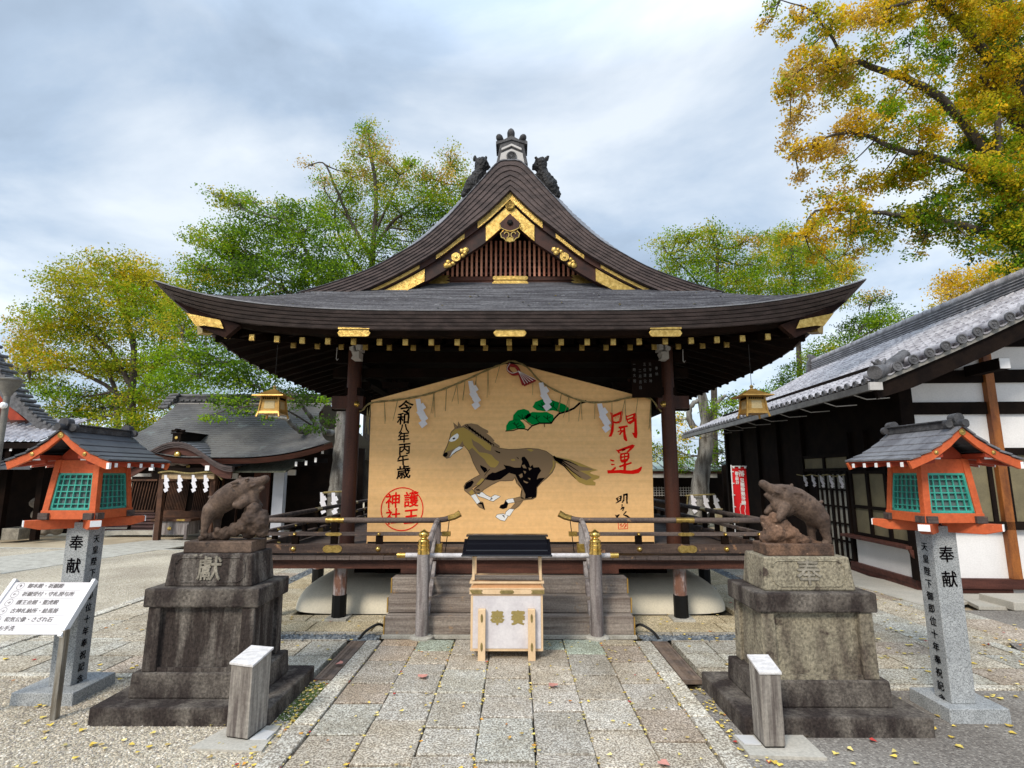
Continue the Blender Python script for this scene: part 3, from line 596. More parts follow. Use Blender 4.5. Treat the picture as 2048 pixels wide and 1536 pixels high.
# gable wall, lattice and tie beam
m = MB().prism([(AX - 2.2, 3.75), (AX + 2.2, 3.75), (AX + .9, 4.5), (AX, 5.2), (AX - .9, 4.5)], 7.05, 7.10); meshobj('gable_wall', m, WOODD, hall); meshobj('gable_wall', MB().prism([(AX - 2.2, 3.75), (AX + 2.2, 3.75), (AX + .9, 4.5), (AX, 5.2), (AX - .9, 4.5)], 11.0, 11.05), WOODD, hall)
m = MB()
for k in range(-16, 17):
    x = k * .0645
    zt = 4.70 if abs(x) < .35 else 4.70 - .62 * (abs(x) - .35)
    if abs(x) > 1.02: zt = 4.26
    m.box(AX + x - .014, AX + x + .014, 6.98, 7.01, 4.20, zt)
lt = meshobj('lattice', m, mat('salmon_slat', (.85, .40, .26), (.50, .19, .12), 6, (1, 1, .3), rough=.6, fine=.15), hall)
m = MB()
for z in (4.255, 4.34, 4.425, 4.51, 4.595):
    hw = 1.0 if z < 4.3 else max(.2, (4.70 - z) / .62 + .33); m.box(AX - hw, AX + hw, 7.012, 7.03, z - .011, z + .011)
meshobj('lattice_rail', m, WOODR, lt)
meshobj('tie_beam', MB().box(AX - 1.6, AX + 1.6, 6.93, 6.99, 4.045, 4.115).box(AX - 1.6, AX + 1.6, 6.95, 7.0, 4.125, 4.19), WOODRB, hall, bevel=.012)
plate(AX, 4.08, .235, .036, 6.925); plate(AX, 4.16, .235, .028, 6.945)
for s in (-1, 1): meshobj('gilt_plate', MB().prism([(AX + s * 1.55, 4.04), (AX + s * .86, 4.04), (AX + s * .80, 4.06), (AX + s * .84, 4.08), (AX + s * .80, 4.10), (AX + s * .86, 4.118), (AX + s * .80, 4.14), (AX + s * .84, 4.16), (AX + s * .80, 4.19), (AX + s * 1.5, 4.19)], 6.915, 6.93), GOLD, hall)
# ridge and its end tile
m = MB().box(AX - .12, AX + .12, 6.95, 2 * YC - 6.95, 5.5, 5.86).tube([(AX, 6.9, 5.9), (AX, 2 * YC - 6.9, 5.9)], .07, 10); meshobj('ridge', m, RIDGEM, hall)
Yo = 6.6
def PX(l, Y=Yo): return [at(a, b, Y) for a, b in l]
oni = meshobj('ridge_end_tile', MB().prism(PX([(992, 328), (1000, 290), (994, 288), (993, 280), (1054, 280), (1053, 288), (1048, 290), (1056, 328)]), 6.60, 6.86), RIDGEM, hall, bevel=.01)
meshobj('white_panel', MB().prism(PX([(998, 326), (1002, 306), (1023, 297), (1045, 306), (1049, 326)], 6.58), 6.585, 6.60), PLASTG, oni)
meshobj('white_panel', MB().prism(PX([(1003, 300), (1023, 291), (1043, 300), (1043, 296), (1023, 287), (1003, 296)], 6.58), 6.58, 6.60), PLASTG, oni)
x, z = at(1023, 311, 6.56); m = MB().lathe([(.066, 0), (.066, -.02), (.05, -.02), (.05, -.01), (.02, -.01), (.015, -.02), (.001, -.02)], (x, 6.585, z), 24, 'y')
for k in range(12):
    a = 2 * math.pi * k / 12; m.tube([(x + .02 * math.cos(a), 6.573, z + .02 * math.sin(a)), (x + .045 * math.cos(a), 6.573, z + .045 * math.sin(a))], [.003, .008], 5)
meshobj('crest', m, RIDGEM, oni)
for (bx, by, tx_, ty_, r_) in [(1022, 286, 1022, 264, .052), (1004, 286, 998, 274, .046), (1041, 286, 1047, 274, .046)]:
    a = at3(bx, by, 6.68); b = at3(tx_, ty_, 6.60); dd = (b - a).normalized(); pr = [a + (b - a) * t for t in (0, .5, .85)] + [b, b + dd * r_ * .5, b + dd * r_ * .85]
    meshobj('round_cap', MB().tube(pr, [r_ * .75, r_ * .95, r_, r_ * .95, r_ * .7, r_ * .2], 14), RIDGEM, oni, smooth=40)
m = MB().prism(PX([(992, 290), (1023, 280), (1055, 290), (1055, 284), (1040, 281), (1023, 272), (1006, 281), (992, 284)]), 6.585, 6.86); meshobj('saddle', m, RIDGEM, oni)
GUARD = mat('dark_ridge_figure', (.030, .030, .032), (.012, .012, .013), 14, rough=.6, fine=.3, bump=1.2, bscale=40)
# guardian tiles crouching on the slopes
def blob(name, parts, voxel, mt, parent, disp=0, dscale=.05, off=None, smooth=True):
    bm = bmesh.new()
    for p in parts:
        c, r_ = Vector(p[0]), p[1]; r3 = Vector((r_, r_, r_)) if isinstance(r_, (int, float)) else Vector(r_)
        Mx = Matrix.Translation(c) @ (Euler([R(a) for a in p[2]]).to_matrix().to_4x4() if len(p) > 2 else Matrix.Identity(4)) @ Matrix.Diagonal((*r3, 1))
        bmesh.ops.create_icosphere(bm, subdivisions=3, radius=1, matrix=Mx)
    o_ = Vector(off) if off is not None else (Vector(parent['_o']) if parent is not None else Vector((0, 0, 0)))
    bmesh.ops.translate(bm, vec=-o_, verts=bm.verts)
    me = bpy.data.meshes.new(name); bm.to_mesh(me); bm.free(); me.materials.append(mt); ob = bpy.data.objects.new(name, me); COL.objects.link(ob)
    if parent is not None: ob.parent = parent; ob['_o'] = list(o_)
    elif off is not None: ob.location = o_
    rm = ob.modifiers.new('r', 'REMESH'); rm.mode = 'VOXEL'; rm.voxel_size = voxel; rm.use_smooth_shade = True
    sm_ = ob.modifiers.new('s', 'SMOOTH'); sm_.iterations = 3; sm_.factor = .5
    if disp:
        tx = bpy.data.textures.new(name, 'CLOUDS'); tx.noise_scale = dscale; tx.noise_depth = 3
        dm = ob.modifiers.new('d', 'DISPLACE'); dm.texture = tx; dm.strength = disp; dm.mid_level = .5; dm.texture_coords = 'LOCAL'
    dg = bpy.context.evaluated_depsgraph_get(); dg.update(); em = bpy.data.meshes.new_from_object(ob.evaluated_get(dg)); ob.modifiers.clear(); ob.data = em; em.name = name
    return ob
def chain(pl):      # pl: [(point, radius), ...] filled with spheres
    o = []
    for (a, ra), (b, rb) in zip(pl, pl[1:]):
        a, b = Vector(a), Vector(b); n = max(2, int((b - a).length / (min(ra, rb) * .45)))
        for k in range(n + 1): o.append((a.lerp(b, k / n), lerp(ra, rb, k / n)))
    return o
for s in (-1, 1):
    def q(px_, py_, Y=6.85): return at3(1022 + s * (px_ - 1022), py_, Y)
    pr = chain([(q(1081, 328), .088), (q(1084, 344), .075)]) + chain([(q(1087, 352), .09), (q(1098, 372), .115), (q(1112, 390), .06)]) + chain([(q(1077, 330), .065), (q(1069, 335), .038)]) + chain([(q(1093, 318), .03), (q(1095, 314), .02)]) + chain([(q(1073, 318), .025), (q(1071, 315), .018)]) + chain([(q(1078, 350), .05), (q(1066, 358), .04)]) + chain([(q(1085, 370), .06), (q(1074, 375), .045)]) + chain([(q(1112, 380), .03), (q(1118, 388), .03)])
    blob('guardian_tile', pr, .010, GUARD, hall, .045, .035)
# ---------------------------------------------------------------- hall: body
CX = 2.04
for s in (-1, 1):
    for y in (7.06, 9.06, 11.06):
        c = meshobj('column', MB().tube([(AX + s * CX, y, .70), (AX + s * CX, y, 3.3)], .092, 14), WOODR, hall, smooth=35)
for x in (-.68, .68): meshobj('column', MB().tube([(AX + x, 11.06, .70), (AX + x, 11.06, 3.3)], .085, 14), WOODR, hall, smooth=35)
m = MB()
for z0, z1, dy in ((2.42, 2.60, .05), (2.86, 2.98, .07), (3.06, 3.2, .06), (3.3, 3.5, .16)):
    m.box(AX - 2.35, AX + 2.35, 7.20 - dy, 7.20 + dy, z0, z1).box(AX - 2.35, AX + 2.35, 11.06 - dy, 11.06 + dy, z0, z1)
    for s in (-1, 1): m.box(AX + s * CX - dy + .003, AX + s * CX + dy - .003, 7.30, 10.99, z0 + .002, z1 - .002)
meshobj('beams', m, WOODD, hall)
for k in range(9):
    x = AX - 2.04 + k * .51; m = MB(); m.box(x - .07, x + .07, 7.15, 7.27, 2.6, 2.70, -.02, 0).box(x - .16, x + .16, 7.16, 7.25, 2.72, 2.80, -.02, 0)
    meshobj('bracket', m, WOODD, hall)
    for s in (-1, 1):
        y = 7.06 + k * .5; meshobj('bracket', MB().box(AX + s * CX - .1, AX + s * CX + .1, y - .07, y + .07, 2.6, 2.70), WOODD, hall)
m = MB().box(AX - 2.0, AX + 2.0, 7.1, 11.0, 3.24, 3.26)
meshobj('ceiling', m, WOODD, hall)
for s in (-1, 1):       # painted bracket noses and gilt studs on the tie beams
    x, z = at(1020 + s * 309, 692, 6.72); m = MB().box(x - .07, x - .02, 6.70, 6.9, z - .05, z + .05).prism([(x + .0, z + .05), (x + .07, z + .03), (x + .07, z - .05), (x + .01, z - .05)], 6.70, 6.9).prism([(x - .05, z - .07), (x + .05, z - .07), (x + .05, z - .16), (x - .05, z - .16), (x - .03, z - .12)], 6.72, 6.9); meshobj('painted_nose', m, PLASTG, hall)
    x, z = at(1020 + s * 308, 808, 6.98); m = MB().lathe([(.045, 0), (.045, -.012), (.02, -.03), (.001, -.035)], (x, 7.0, z), 6, 'y'); meshobj('gilt_stud', m, GOLDP, hall)
    meshobj('tie_nose', MB().box(*sorted([AX + s * 1.9, AX + s * 2.3]), 7.0, 7.13, 2.43, 2.59), WOODR, hall)
    for k, px_ in enumerate([910, 1128]): pass
# floor and deck
meshobj('floor', MB().box(AX - 2.1, AX + 2.1, 6.98, 11.14, .60, .735), WOODX, hall)
DW = 2.86
m = MB()
n = 46; wd = 2 * DW / n
for k in range(n): m.box(AX - DW + k * wd, AX - DW + (k + 1) * wd - .004, 6.18, 6.975, .675, .715 + (k % 3) * .0008)
for k in range(34):
    y = 6.98 + k * .148
    for s in (-1, 1): m.box(*(sorted([AX + s * 2.105, AX + s * DW])), y, y + .144, .675, .7155)
meshobj('deck_boards', m, WOODX, hall)
m = MB()
for s in (-1, 1): m.box(*(sorted([AX + s * 1.19, AX + s * (DW - .04)])), 6.24, 6.32, .575, .672)
m.box(AX - 1.19, AX + 1.19, 6.235, 6.30, .525, .672)
for s in (-1, 1): m.box(*(sorted([AX + s * (DW - .12), AX + s * (DW - .04)])), 6.325, 11.9, .575, .672)
meshobj('deck_beam', m, WOODRB, hall)
def octpost(x, y, z0, z1, r, n=8):
    return [(x + r * math.cos(math.pi / 8 + k * math.pi / 4), y + r * math.sin(math.pi / 8 + k * math.pi / 4)) for k in range(8)]
LEGW = mat('leg_wood', (.20, .10, .07), (.42, .38, .38), 4, (3, 3, 1.2), lo=.45, hi=.6, rough=.8, fine=.15)
def leg(x, y):
    l = meshobj('leg', MB().prism(octpost(x, y, 0, 0, .072), .04, .672, 'z'), LEGW, hall)
    meshobj('metal_shoe', MB().prism(octpost(x, y, 0, 0, .079), .035, .27, 'z').prism([(x - .06, y - .0755), (x, y - .0755), (x, y - .076)], .27, .271, 'z'), BLACKM, l)
    meshobj('base_stone', MB().box(x - .12, x + .12, y - .12, y + .12, .0, .036), KERB, l, bevel=.006)
for s in (-1, 1):
    leg(AX + s * 1.90, 6.41)
    for y in (6.41, 8.1, 9.8, 11.6): leg(AX + s * 2.74, y)
# plastered mound under the floor
m = MB()
def fn(u, v):
    q = u * 2 * math.pi; c, s_ = math.cos(q), math.sin(q); k = .16; hx, hy = 2.62, 2.44
    ex_ = math.copysign(abs(c) ** k, c); ey_ = math.copysign(abs(s_) ** k, s_)
    a = v * math.pi / 2; ins = .42 * (1 - math.cos(a)); zz_ = .34 * math.sin(a)
    if v > 1: pass
    return (AX + (hx - ins) * ex_, 9.06 + (hy - ins) * ey_, zz_ + .012)
m.grid(fn, 96, 10); n = len(m.v); m.f.append(tuple(range(n - 97, n - 1)))
meshobj('plaster_mound', m, CREAM, hall, smooth=60)
# black hollow: sleepers under the floor
m = MB()
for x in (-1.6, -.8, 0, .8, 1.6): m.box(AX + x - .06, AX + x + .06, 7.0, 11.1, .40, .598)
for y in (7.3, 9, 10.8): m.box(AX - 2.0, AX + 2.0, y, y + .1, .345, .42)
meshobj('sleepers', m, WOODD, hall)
# ---- railing
def rail_run(p0, p1, plates, studs, curl0=False, curl1=False, ext=0):
    a, b = Vector(p0), Vector(p1); d_ = (b - a).normalized(); nn = Vector((d_.y, -d_.x, 0))
    if nn.y > 0 and abs(nn.y) > .5: nn = -nn
    X = Vector((0, 0, 1)); r_ = thing_rail
    top = [a + X * 1.09, b + X * 1.09]
    if curl0: top = [a - d_ * .17 + X * 1.125, a - d_ * .08 + X * 1.10] + top
    if curl1: top = top + [b + d_ * .08 + X * 1.10, b + d_ * .17 + X * 1.125]
    hr = meshobj('top_rail', MB().tube(top, .030, 10), WOODX, r_, smooth=40)
    for fl, e, sgn in ((curl0, a, -1), (curl1, b, 1)):
        if fl: meshobj('gilt_tip', MB().tube([e + d_ * sgn * .12 + X * 1.112, e + d_ * sgn * .19 + X * 1.13, e + d_ * sgn * .25 + X * 1.165], [.035, .036, .040], 8), GOLD, hr, smooth=40)
    def bar(z0, z1, hw, name, e0=0, e1=0):
        mm = MB(); p, q = a - d_ * e0, b + d_ * e1
        vs = [p - nn * hw, p + nn * hw, q + nn * hw, q - nn * hw]; mm.prism([(v.x, v.y) for v in vs], z0, z1, 'z'); return meshobj(name, mm, RAILB if z0 < .8 else WOODX, r_, bevel=.004)
    e0 = .12 if curl0 else ext; e1 = .12 if curl1 else ext
    mr = bar(.925, .962, .03, 'middle_rail', e0, e1); br = bar(.742, .835, .045, 'bottom_rail', .04 if curl0 else ext, .04 if curl1 else ext)
    for fl, e, sgn in ((curl0, a, -1), (curl1, b, 1)):
        if fl:
            p, q = e + d_ * sgn * .055, e + d_ * sgn * .145
            mm = MB(); vs = [p - nn * .034, p + nn * .034, q + nn * .034, q - nn * .034]; mm.prism([(v.x, v.y) for v in vs], .920, .968, 'z'); meshobj('gilt_tip', mm, GOLDD, mr)
            p, q = e - d_ * sgn * .04, e + d_ * sgn * .055
            mm = MB(); vs = [p - nn * .05, p + nn * .05, q + nn * .05, q - nn * .05]; mm.prism([(v.x, v.y) for v in vs], .738, .842, 'z'); meshobj('gilt_tip', mm, GOLDD, br)
            meshobj('brace_rod', MB().tube([e + d_ * sgn * .13 + X * 1.10, e + d_ * sgn * .09 + X * .74], .005, 5), BLACKM, hr)
    for t in plates + studs:
        p = a + d_ * t; big = t in plates
        mm = MB(); vs = [p - nn * .025 - d_ * .035, p + nn * .025 - d_ * .035, p + nn * .025 + d_ * .035, p - nn * .025 + d_ * .035]; mm.prism([(v.x, v.y) for v in vs], .835, .925, 'z')
        if big: mm.prism([(v.x, v.y) for v in vs], .962, 1.075, 'z')
        po = meshobj('rail_post', mm, WOODD, r_)
        for side in (1,):
            if big:
                for z, w_, h_ in ((.943, .09, .020), (.788, .105, .042)):
                    mm = MB(); off_ = nn * (.031 if z > .9 else .046); pl_ = []
                    for k in range(24):
                        an = 2 * math.pi * k / 24; c, s_ = math.cos(an), math.sin(an); u = math.copysign(min(1, abs(c) ** .5), c) * w_; vv = s_ * h_ * (1.0 - .18 * (abs(math.cos(2 * an)) > .9)); pl_.append(p + off_ + d_ * u + X * (z + vv))
                    vs = pl_ + [v + nn * .008 for v in pl_]; mm.add(vs, [tuple(range(24)), tuple(range(24, 48))] + [(k, (k + 1) % 24, 24 + (k + 1) % 24, 24 + k) for k in range(24)]); meshobj('gilt_plate', mm, GOLD, po)
                mm = MB(); mm.tube([p + X * 1.09 - d_ * .1, p + X * 1.09 + d_ * .1], .0325, 10); meshobj('gilt_plate', mm, GOLD, po, smooth=40)
            else:
                for z, r0, o_ in ((.943, .021, .03), (.788, .030, .045)):
                    mm = MB(); c = p + nn * o_ + X * z; ax_ = 'y' if abs(nn.y) > .5 else 'x'; sg = nn.y if ax_ == 'y' else nn.x
                    mm.lathe([(r0, 0), (r0, sg * .004), (r0 * .75, sg * .012), (r0 * .6, sg * .02), (r0 * .2, sg * .027)], tuple(c), 14, ax_); meshobj('gilt_stud', mm, GOLDP, po, smooth=50)
thing_rail = hall
RX = 2.80
rail_run((AX - RX, 6.25, 0), (AX - .80, 6.25, 0), [.86], [.06, .43, 1.36], curl1=True)
rail_run((AX + .80, 6.25, 0), (AX + RX, 6.25, 0), [1.14], [.62, 1.57, 1.94], curl0=True)
for s in (-1, 1):
    rail_run((AX + s * RX, 6.29, 0), (AX + s * RX, 11.82, 0), [1.85, 3.7], [.43, .95, 1.37, 2.3, 2.8, 3.3, 4.2, 4.7])
rail_run((AX - RX, 11.85, 0), (AX + RX, 11.85, 0), [.9, 1.85, 2.8, 3.75, 4.7], [.4, 1.4, 2.3, 3.3, 4.2, 5.2])
for s in (-1, 1): meshobj('gilt_tip', MB().prism([(AX + s * (RX + .0), .92), (AX + s * (RX + .11), .92), (AX + s * (RX + .14), .945), (AX + s * (RX + .10), .972), (AX + s * RX, .972)], 6.21, 6.29), GOLD, hall)
# corner and stair-end posts with their curved stair rails
for s in (-1, 1):
    x = AX + s * .80
    meshobj('end_post', MB().box(x - .035, x + .035, 6.215, 6.285, .72, 1.06), WOODG, hall, bevel=.005)
    pth = smoothcurve([(x, 6.27, 1.09), (x - s * .01, 6.12, 1.085), (x + s * .0, 6.0, 1.03), (x + s * .02, 5.88, .92), (x + s * .03, 5.75, .80)], 5); meshobj('stair_rail', MB().tube(pth, .028, 8), WOODG, hall, smooth=40)
    m = MB().prism([(5.74, .50), (6.22, .90), (6.22, .84), (5.74, .44)], x - .015 + s * .03, x + .02 + s * .03, 'x').prism([(5.72, .12), (6.2, .66), (6.2, .56), (5.76, .03), (5.72, .03)], x - .02 + s * .02, x + .02 + s * .02, 'x'); meshobj('stair_stringer', m, WOODG, hall)
# stairs
SW = 1.242
for i, (y, z0, z1) in enumerate(((5.775, .022, .195), (5.90, .022, .352), (6.06, .022, .515))):
    zb = (.022, .20, .357)[i]; x0, x1 = AX - SW, AX + SW
    st = meshobj('step', MB().box(x0, x1, y, y + .35 if i < 2 else 6.225, zb, z1), WOODS, hall, bevel=.006)
    for s in (-1, 1): meshobj('corner_strip', MB().box(*sorted([AX + s * (SW + .001), AX + s * (SW + .012)]), y - .004, y + .03, zb, z1 - .008), mat('brass_strip', (.55, .33, .08), rough=.4, metal=.5) if i == 0 and s == -1 else bpy.data.materials['brass_strip'], st)
meshobj('stair_sill', MB().box(AX - SW - .02, AX + SW + .02, 5.74, 6.2, -.01, .022), KERB, hall)
# newel posts with gilt onion finials
for px_ in (-.919, .805):
    nw = meshobj('newel_post', MB().tube([(px_, 5.70, .03), (px_, 5.70, .805)], .062, 16), WOODG, hall, smooth=40)
    meshobj('base_stone', MB().lathe([(.115, 0), (.115, .025), (.09, .04), (.06, .04)], (px_, 5.70, -.002), 24), KERB, nw, smooth=30)
    prof = [(.064, .70), (.064, .755), (.068, .757), (.068, .765), (.062, .768), (.062, .80), (.066, .803), (.066, .812), (.060, .816), (.058, .85), (.060, .853), (.060, .861), (.048, .872), (.040, .876), (.030, .886), (.030, .893), (.046, .903), (.056, .918), (.058, .932), (.052, .948), (.036, .962), (.018, .972), (.008, .985), (.001, .995)]
    prof = [(r_ * .95, .795 + (z - .70) * .88) for r_, z in prof]
    meshobj('onion_finial', MB().lathe(prof, (px_, 5.70, 0), 24), GOLDP, nw, smooth=50)
# ---------------------------------------------------------------- white pole across the newels
t = thing('barrier_pole', 'pale grey round pole with gilt ends lying across the two stair newels', 'pole', (0, 5.78, .778))
meshobj('pole', MB().tube([(-1.16, 5.785, .781), (-.6, 5.785, .778), (.3, 5.785, .778), (1.0, 5.785, .781)], .024, 12), mat('pale_pole', (.62, .61, .64), (.48, .47, .49), 14, rough=.7, fine=.1, bump=.3), t, smooth=40)
for a, b in ((-1.20, -1.115), (.965, 1.05)): meshobj('gilt_cap', MB().tube([(a, 5.785, .781), (b, 5.785, .781)], .027, 12), GOLDP, t, smooth=40)
# ---------------------------------------------------------------- hanging eave lanterns
def hang_lantern(x, y, label):
    t = thing('hanging_lantern', label, 'lantern', (x, y, 2.2), group='gilt lanterns hanging under the eave corners', world=False)
    LG = bpy.data.materials.get('lantern_gilt') or mat('lantern_gilt', (.42, .25, .07), (.33, .19, .05), 10, rough=.4, metal=.5, fine=.08)
    def frame(h0, h1, z0, z1): return [(-h0, -h0, z0), (h0, -h0, z0), (h0, h0, z0), (-h0, h0, z0), (-h1, -h1, z1), (h1, -h1, z1), (h1, h1, z1), (-h1, h1, z1)]
    F6 = [(0, 3, 2, 1), (4, 5, 6, 7), (0, 1, 5, 4), (1, 2, 6, 5), (2, 3, 7, 6), (3, 0, 4, 7)]
    b = MB().add(frame(.098, .082, .02, .18), F6); body = meshobj('body', b, LG, t)
    p = MB()
    for k in range(4):
        p.M = Matrix.Rotation(k * math.pi / 2, 4, 'Z'); p.add([(-.055, -.0935, .055), (.055, -.0935, .055), (.05, -.0885, .135), (-.05, -.0885, .135), (-.055, -.0965, .055), (.055, -.0965, .055), (.05, -.0915, .135), (-.05, -.0915, .135)], F6)
    meshobj('side_panel', p, mat('pale_mesh_panel', (.50, .40, .22), (.42, .33, .17), 60, rough=.5, metal=.3, fine=.2) if 'pale_mesh_panel' not in bpy.data.materials else bpy.data.materials['pale_mesh_panel'], body)
    p = MB()
    for sx in (-1, 1):
        for sy in (-1, 1): p.tube([(sx * .115, sy * .115, -.03), (sx * .103, sy * .103, .02), (sx * .086, sy * .086, .185)], [.012, .010, .010], 6)
    p.add(frame(.112, .105, .005, .03), F6); meshobj('corner_frame', p, LG, body)
    p = MB()
    for k in range(4):
        p.M = Matrix.Rotation(k * math.pi / 2, 4, 'Z')
        for j in range(8): p.box(-.07 + j * .019, -.062 + j * .019, -.094, -.089, .15, .172)
    meshobj('slots', p, WOODD, body)
    r_ = MB().add(frame(.155, .08, .185, .225), F6).add([(-.16, -.16, .18), (.16, -.16, .18), (.16, .16, .18), (-.16, .16, .18), (-.155, -.155, .192), (.155, -.155, .192), (.155, .155, .192), (-.155, .155, .192)], F6).add(frame(.082, .02, .226, .265), F6)
    rf = meshobj('roof', r_, LG, t)
    meshobj('finial', MB().lathe([(.02, .262), (.012, .275), (.022, .29), (.014, .302), (.004, .31)], (0, 0, 0), 12), BRASS, rf); meshobj('hanging_rod', MB().tube([(0, 0, .305), (0, 0, .74)], .003, 6), BLACKM, rf)
    return t
# hung between eave corner and column
L1 = hang_lantern(-2.50, 5.62, 'gilt hanging lantern under the left corner of the hall roof')
L2 = dup(L1, (2.45, 5.62, 2.2), label='gilt hanging lantern under the right corner of the hall roof')
# =============================================================== the giant votive board
YB_ = 7.10
board = thing('votive_board', 'giant pentagonal wooden votive plaque with a painted galloping horse and brush lettering', 'votive plaque', (AX, YB_ - .05, .74))
def BPX(l): return [at(a, b, YB_ - .03) for a, b in l]
panel = meshobj('panel', MB().prism(BPX([(733, 1088), (742, 801), (1008, 728), (1035, 728), (1302, 798), (1309, 1090)]), YB_ - .03, YB_ + .03), BOARDM, board, bevel=.003)
meshobj('foot_rail', MB().box(*at(735, 1090, 7.07)[:1], at(1308, 1090, 7.07)[0], 7.06, 7.14, .736, .762), BLACKM, board)
LV = [0]
YELP = mat('horse_ochre', (.42, .29, .08), rough=.9, fine=0, spec=0); TAU = mat('horse_taupe', (.26, .175, .10), rough=.9, fine=0, spec=0); WHP = mat('paint_white', (.85, .85, .83), rough=.7, fine=0); GRP = mat('pine_green', (.0, .24, .05), rough=.9, fine=0, spec=0); PBR = mat('mane_brown', (.10, .065, .035), rough=.7, fine=0)
def paint(name, polys, mt, lv, outline=0, par=None):
    mb = MB(); y = YB_ - .0315 - .0011 * lv
    for p in polys: mb.prism([at(a, b, y) for a, b in p], y, y - .0006)
    return meshobj(name, mb, mt, par or panel)
def Z(l): return [(860 + a * .17578, 820 + b * .17578) for a, b in l]     # coordinates read off an enlargement
def stroke(name, lines, w_, mt, lv, par=None):
    mb = MB(); y = YB_ - .0315 - .0011 * lv
    for ln in lines:
        p = [Vector((a, b)) for a, b in ln]; n = len(p); Lf = []; Rt = []
        for i in range(n):
            t = (p[min(i + 1, n - 1)] - p[max(i - 1, 0)]).normalized(); nn = Vector((-t.y, t.x)); ww = w_ if not isinstance(w_, tuple) else lerp(w_[0], w_[1], i / (n - 1))
            Lf.append(p[i] + nn * ww / 2); Rt.append(p[i] - nn * ww / 2)
        q = [at(v.x, v.y, y) for v in Lf + Rt[::-1]]
        for i in range(n - 1): mb.prism([q[i], q[i + 1], q[2 * n - 2 - i], q[2 * n - 1 - i]], y, y - .0006)
    return meshobj(name, mb, mt, par or panel)
BODY = Z([(150, 520), (165, 470), (200, 400), (225, 320), (240, 255), (280, 215), (320, 195), (380, 192), (440, 225), (520, 290), (620, 350), (720, 410), (790, 435), (900, 450), (1000, 447), (1120, 437), (1230, 445), (1320, 470), (1390, 520), (1425, 580), (1422, 640), (1390, 710), (1330, 770), (1270, 820), (1215, 880), (1212, 950), (1205, 990), (1170, 1012), (1080, 1020), (1030, 1003), (1045, 960), (1050, 900), (1015, 850), (985, 805), (965, 770), (940, 800), (860, 806), (790, 805), (700, 850), (610, 905), (560, 960), (520, 945), (500, 900), (560, 850), (600, 800), (645, 765), (600, 755), (570, 735), (530, 670), (490, 590), (465, 515), (440, 465), (385, 400), (360, 440), (300, 475), (250, 510), (225, 540), (190, 548)])
FL1 = Z([(575, 735), (500, 775), (410, 830), (388, 870), (395, 915), (430, 945), (470, 975), (520, 950), (485, 905), (475, 890), (540, 850), (610, 800), (640, 760), (600, 755)])
FL1b = Z([(465, 975), (515, 955), (570, 1045), (535, 1070)]); FL1c = Z([(535, 1075), (570, 1045), (600, 1050), (625, 1135), (565, 1105)])
FL2b = Z([(530, 945), (595, 935), (640, 970), (715, 1005), (685, 1030), (620, 1000), (550, 980)]); FL2c = Z([(680, 1030), (705, 985), (740, 965), (800, 985), (745, 1020), (720, 1038)])
HL1 = Z([(1040, 985), (1085, 1020), (1010, 1040), (960, 1050), (945, 1008)]); HL1b = Z([(945, 1006), (965, 1048), (880, 1062), (862, 1030), (890, 1015)]); HL1c = Z([(862, 1025), (890, 1060), (870, 1110), (830, 1122), (792, 1112), (805, 1085), (845, 1070)])
HL2 = Z([(985, 1045), (1055, 1035), (1010, 1090), (955, 1130), (915, 1122)]); HL2b = Z([(905, 1125), (955, 1130), (905, 1205), (855, 1195), (865, 1160)]); HL2c = Z([(855, 1190), (885, 1210), (850, 1262), (800, 1250), (748, 1215), (765, 1190), (830, 1180)])
MANE = Z([(355, 190), (400, 160), (470, 152), (540, 165), (600, 205), (660, 235), (665, 262), (640, 262), (690, 300), (735, 350), (720, 360), (790, 405), (797, 428), (720, 410), (620, 350), (520, 290), (440, 225), (390, 190)])
TAIL = Z([(1395, 525), (1480, 540), (1600, 565), (1720, 610), (1790, 640), (1850, 665), (1912, 683), (1840, 700), (1815, 715), (1860, 735), (1930, 750), (1925, 775), (1850, 805), (1885, 825), (1880, 858), (1780, 855), (1700, 825), (1640, 770), (1590, 700), (1520, 640), (1420, 590)])
def expand(poly, k):
    P = [Vector(p) for p in poly]; n = len(P); A = sum(P[i].x * P[(i + 1) % n].y - P[(i + 1) % n].x * P[i].y for i in range(n)); sg = 1 if A > 0 else -1; o = []
    for i in range(n):
        a = (P[i] - P[i - 1]).normalized(); b = (P[(i + 1) % n] - P[i]).normalized(); t = (a + b)
        t = t.normalized() if t.length > .2 else b; o.append(tuple(P[i] + Vector((t.y, -t.x)) * k * sg))
    return o
allp = [BODY, FL1, FL1b, FL1c, FL2b, FL2c, HL1, HL1b, HL1c, HL2, HL2b, HL2c]
ears = [Z([(285, 215), (267, 145), (315, 190)]), Z([(318, 190), (322, 135), (355, 190)])]
horse = paint('painted_horse', [expand(p, .8) for p in allp + ears], INK, 1)
hs = horse
paint('mane', [MANE], TAU, 2, par=hs); paint('tail', [TAIL], YELP, 2, par=hs)
paint('coat', [BODY, FL1], TAU, 2.6, par=hs)
paint('legs', [FL1b, FL2b, HL1b, HL2b, FL2c, HL2c], WHP, 2.6, par=hs); paint('leg_tops', [HL1, HL2, FL1c] + ears, TAU, 2.6, par=hs)
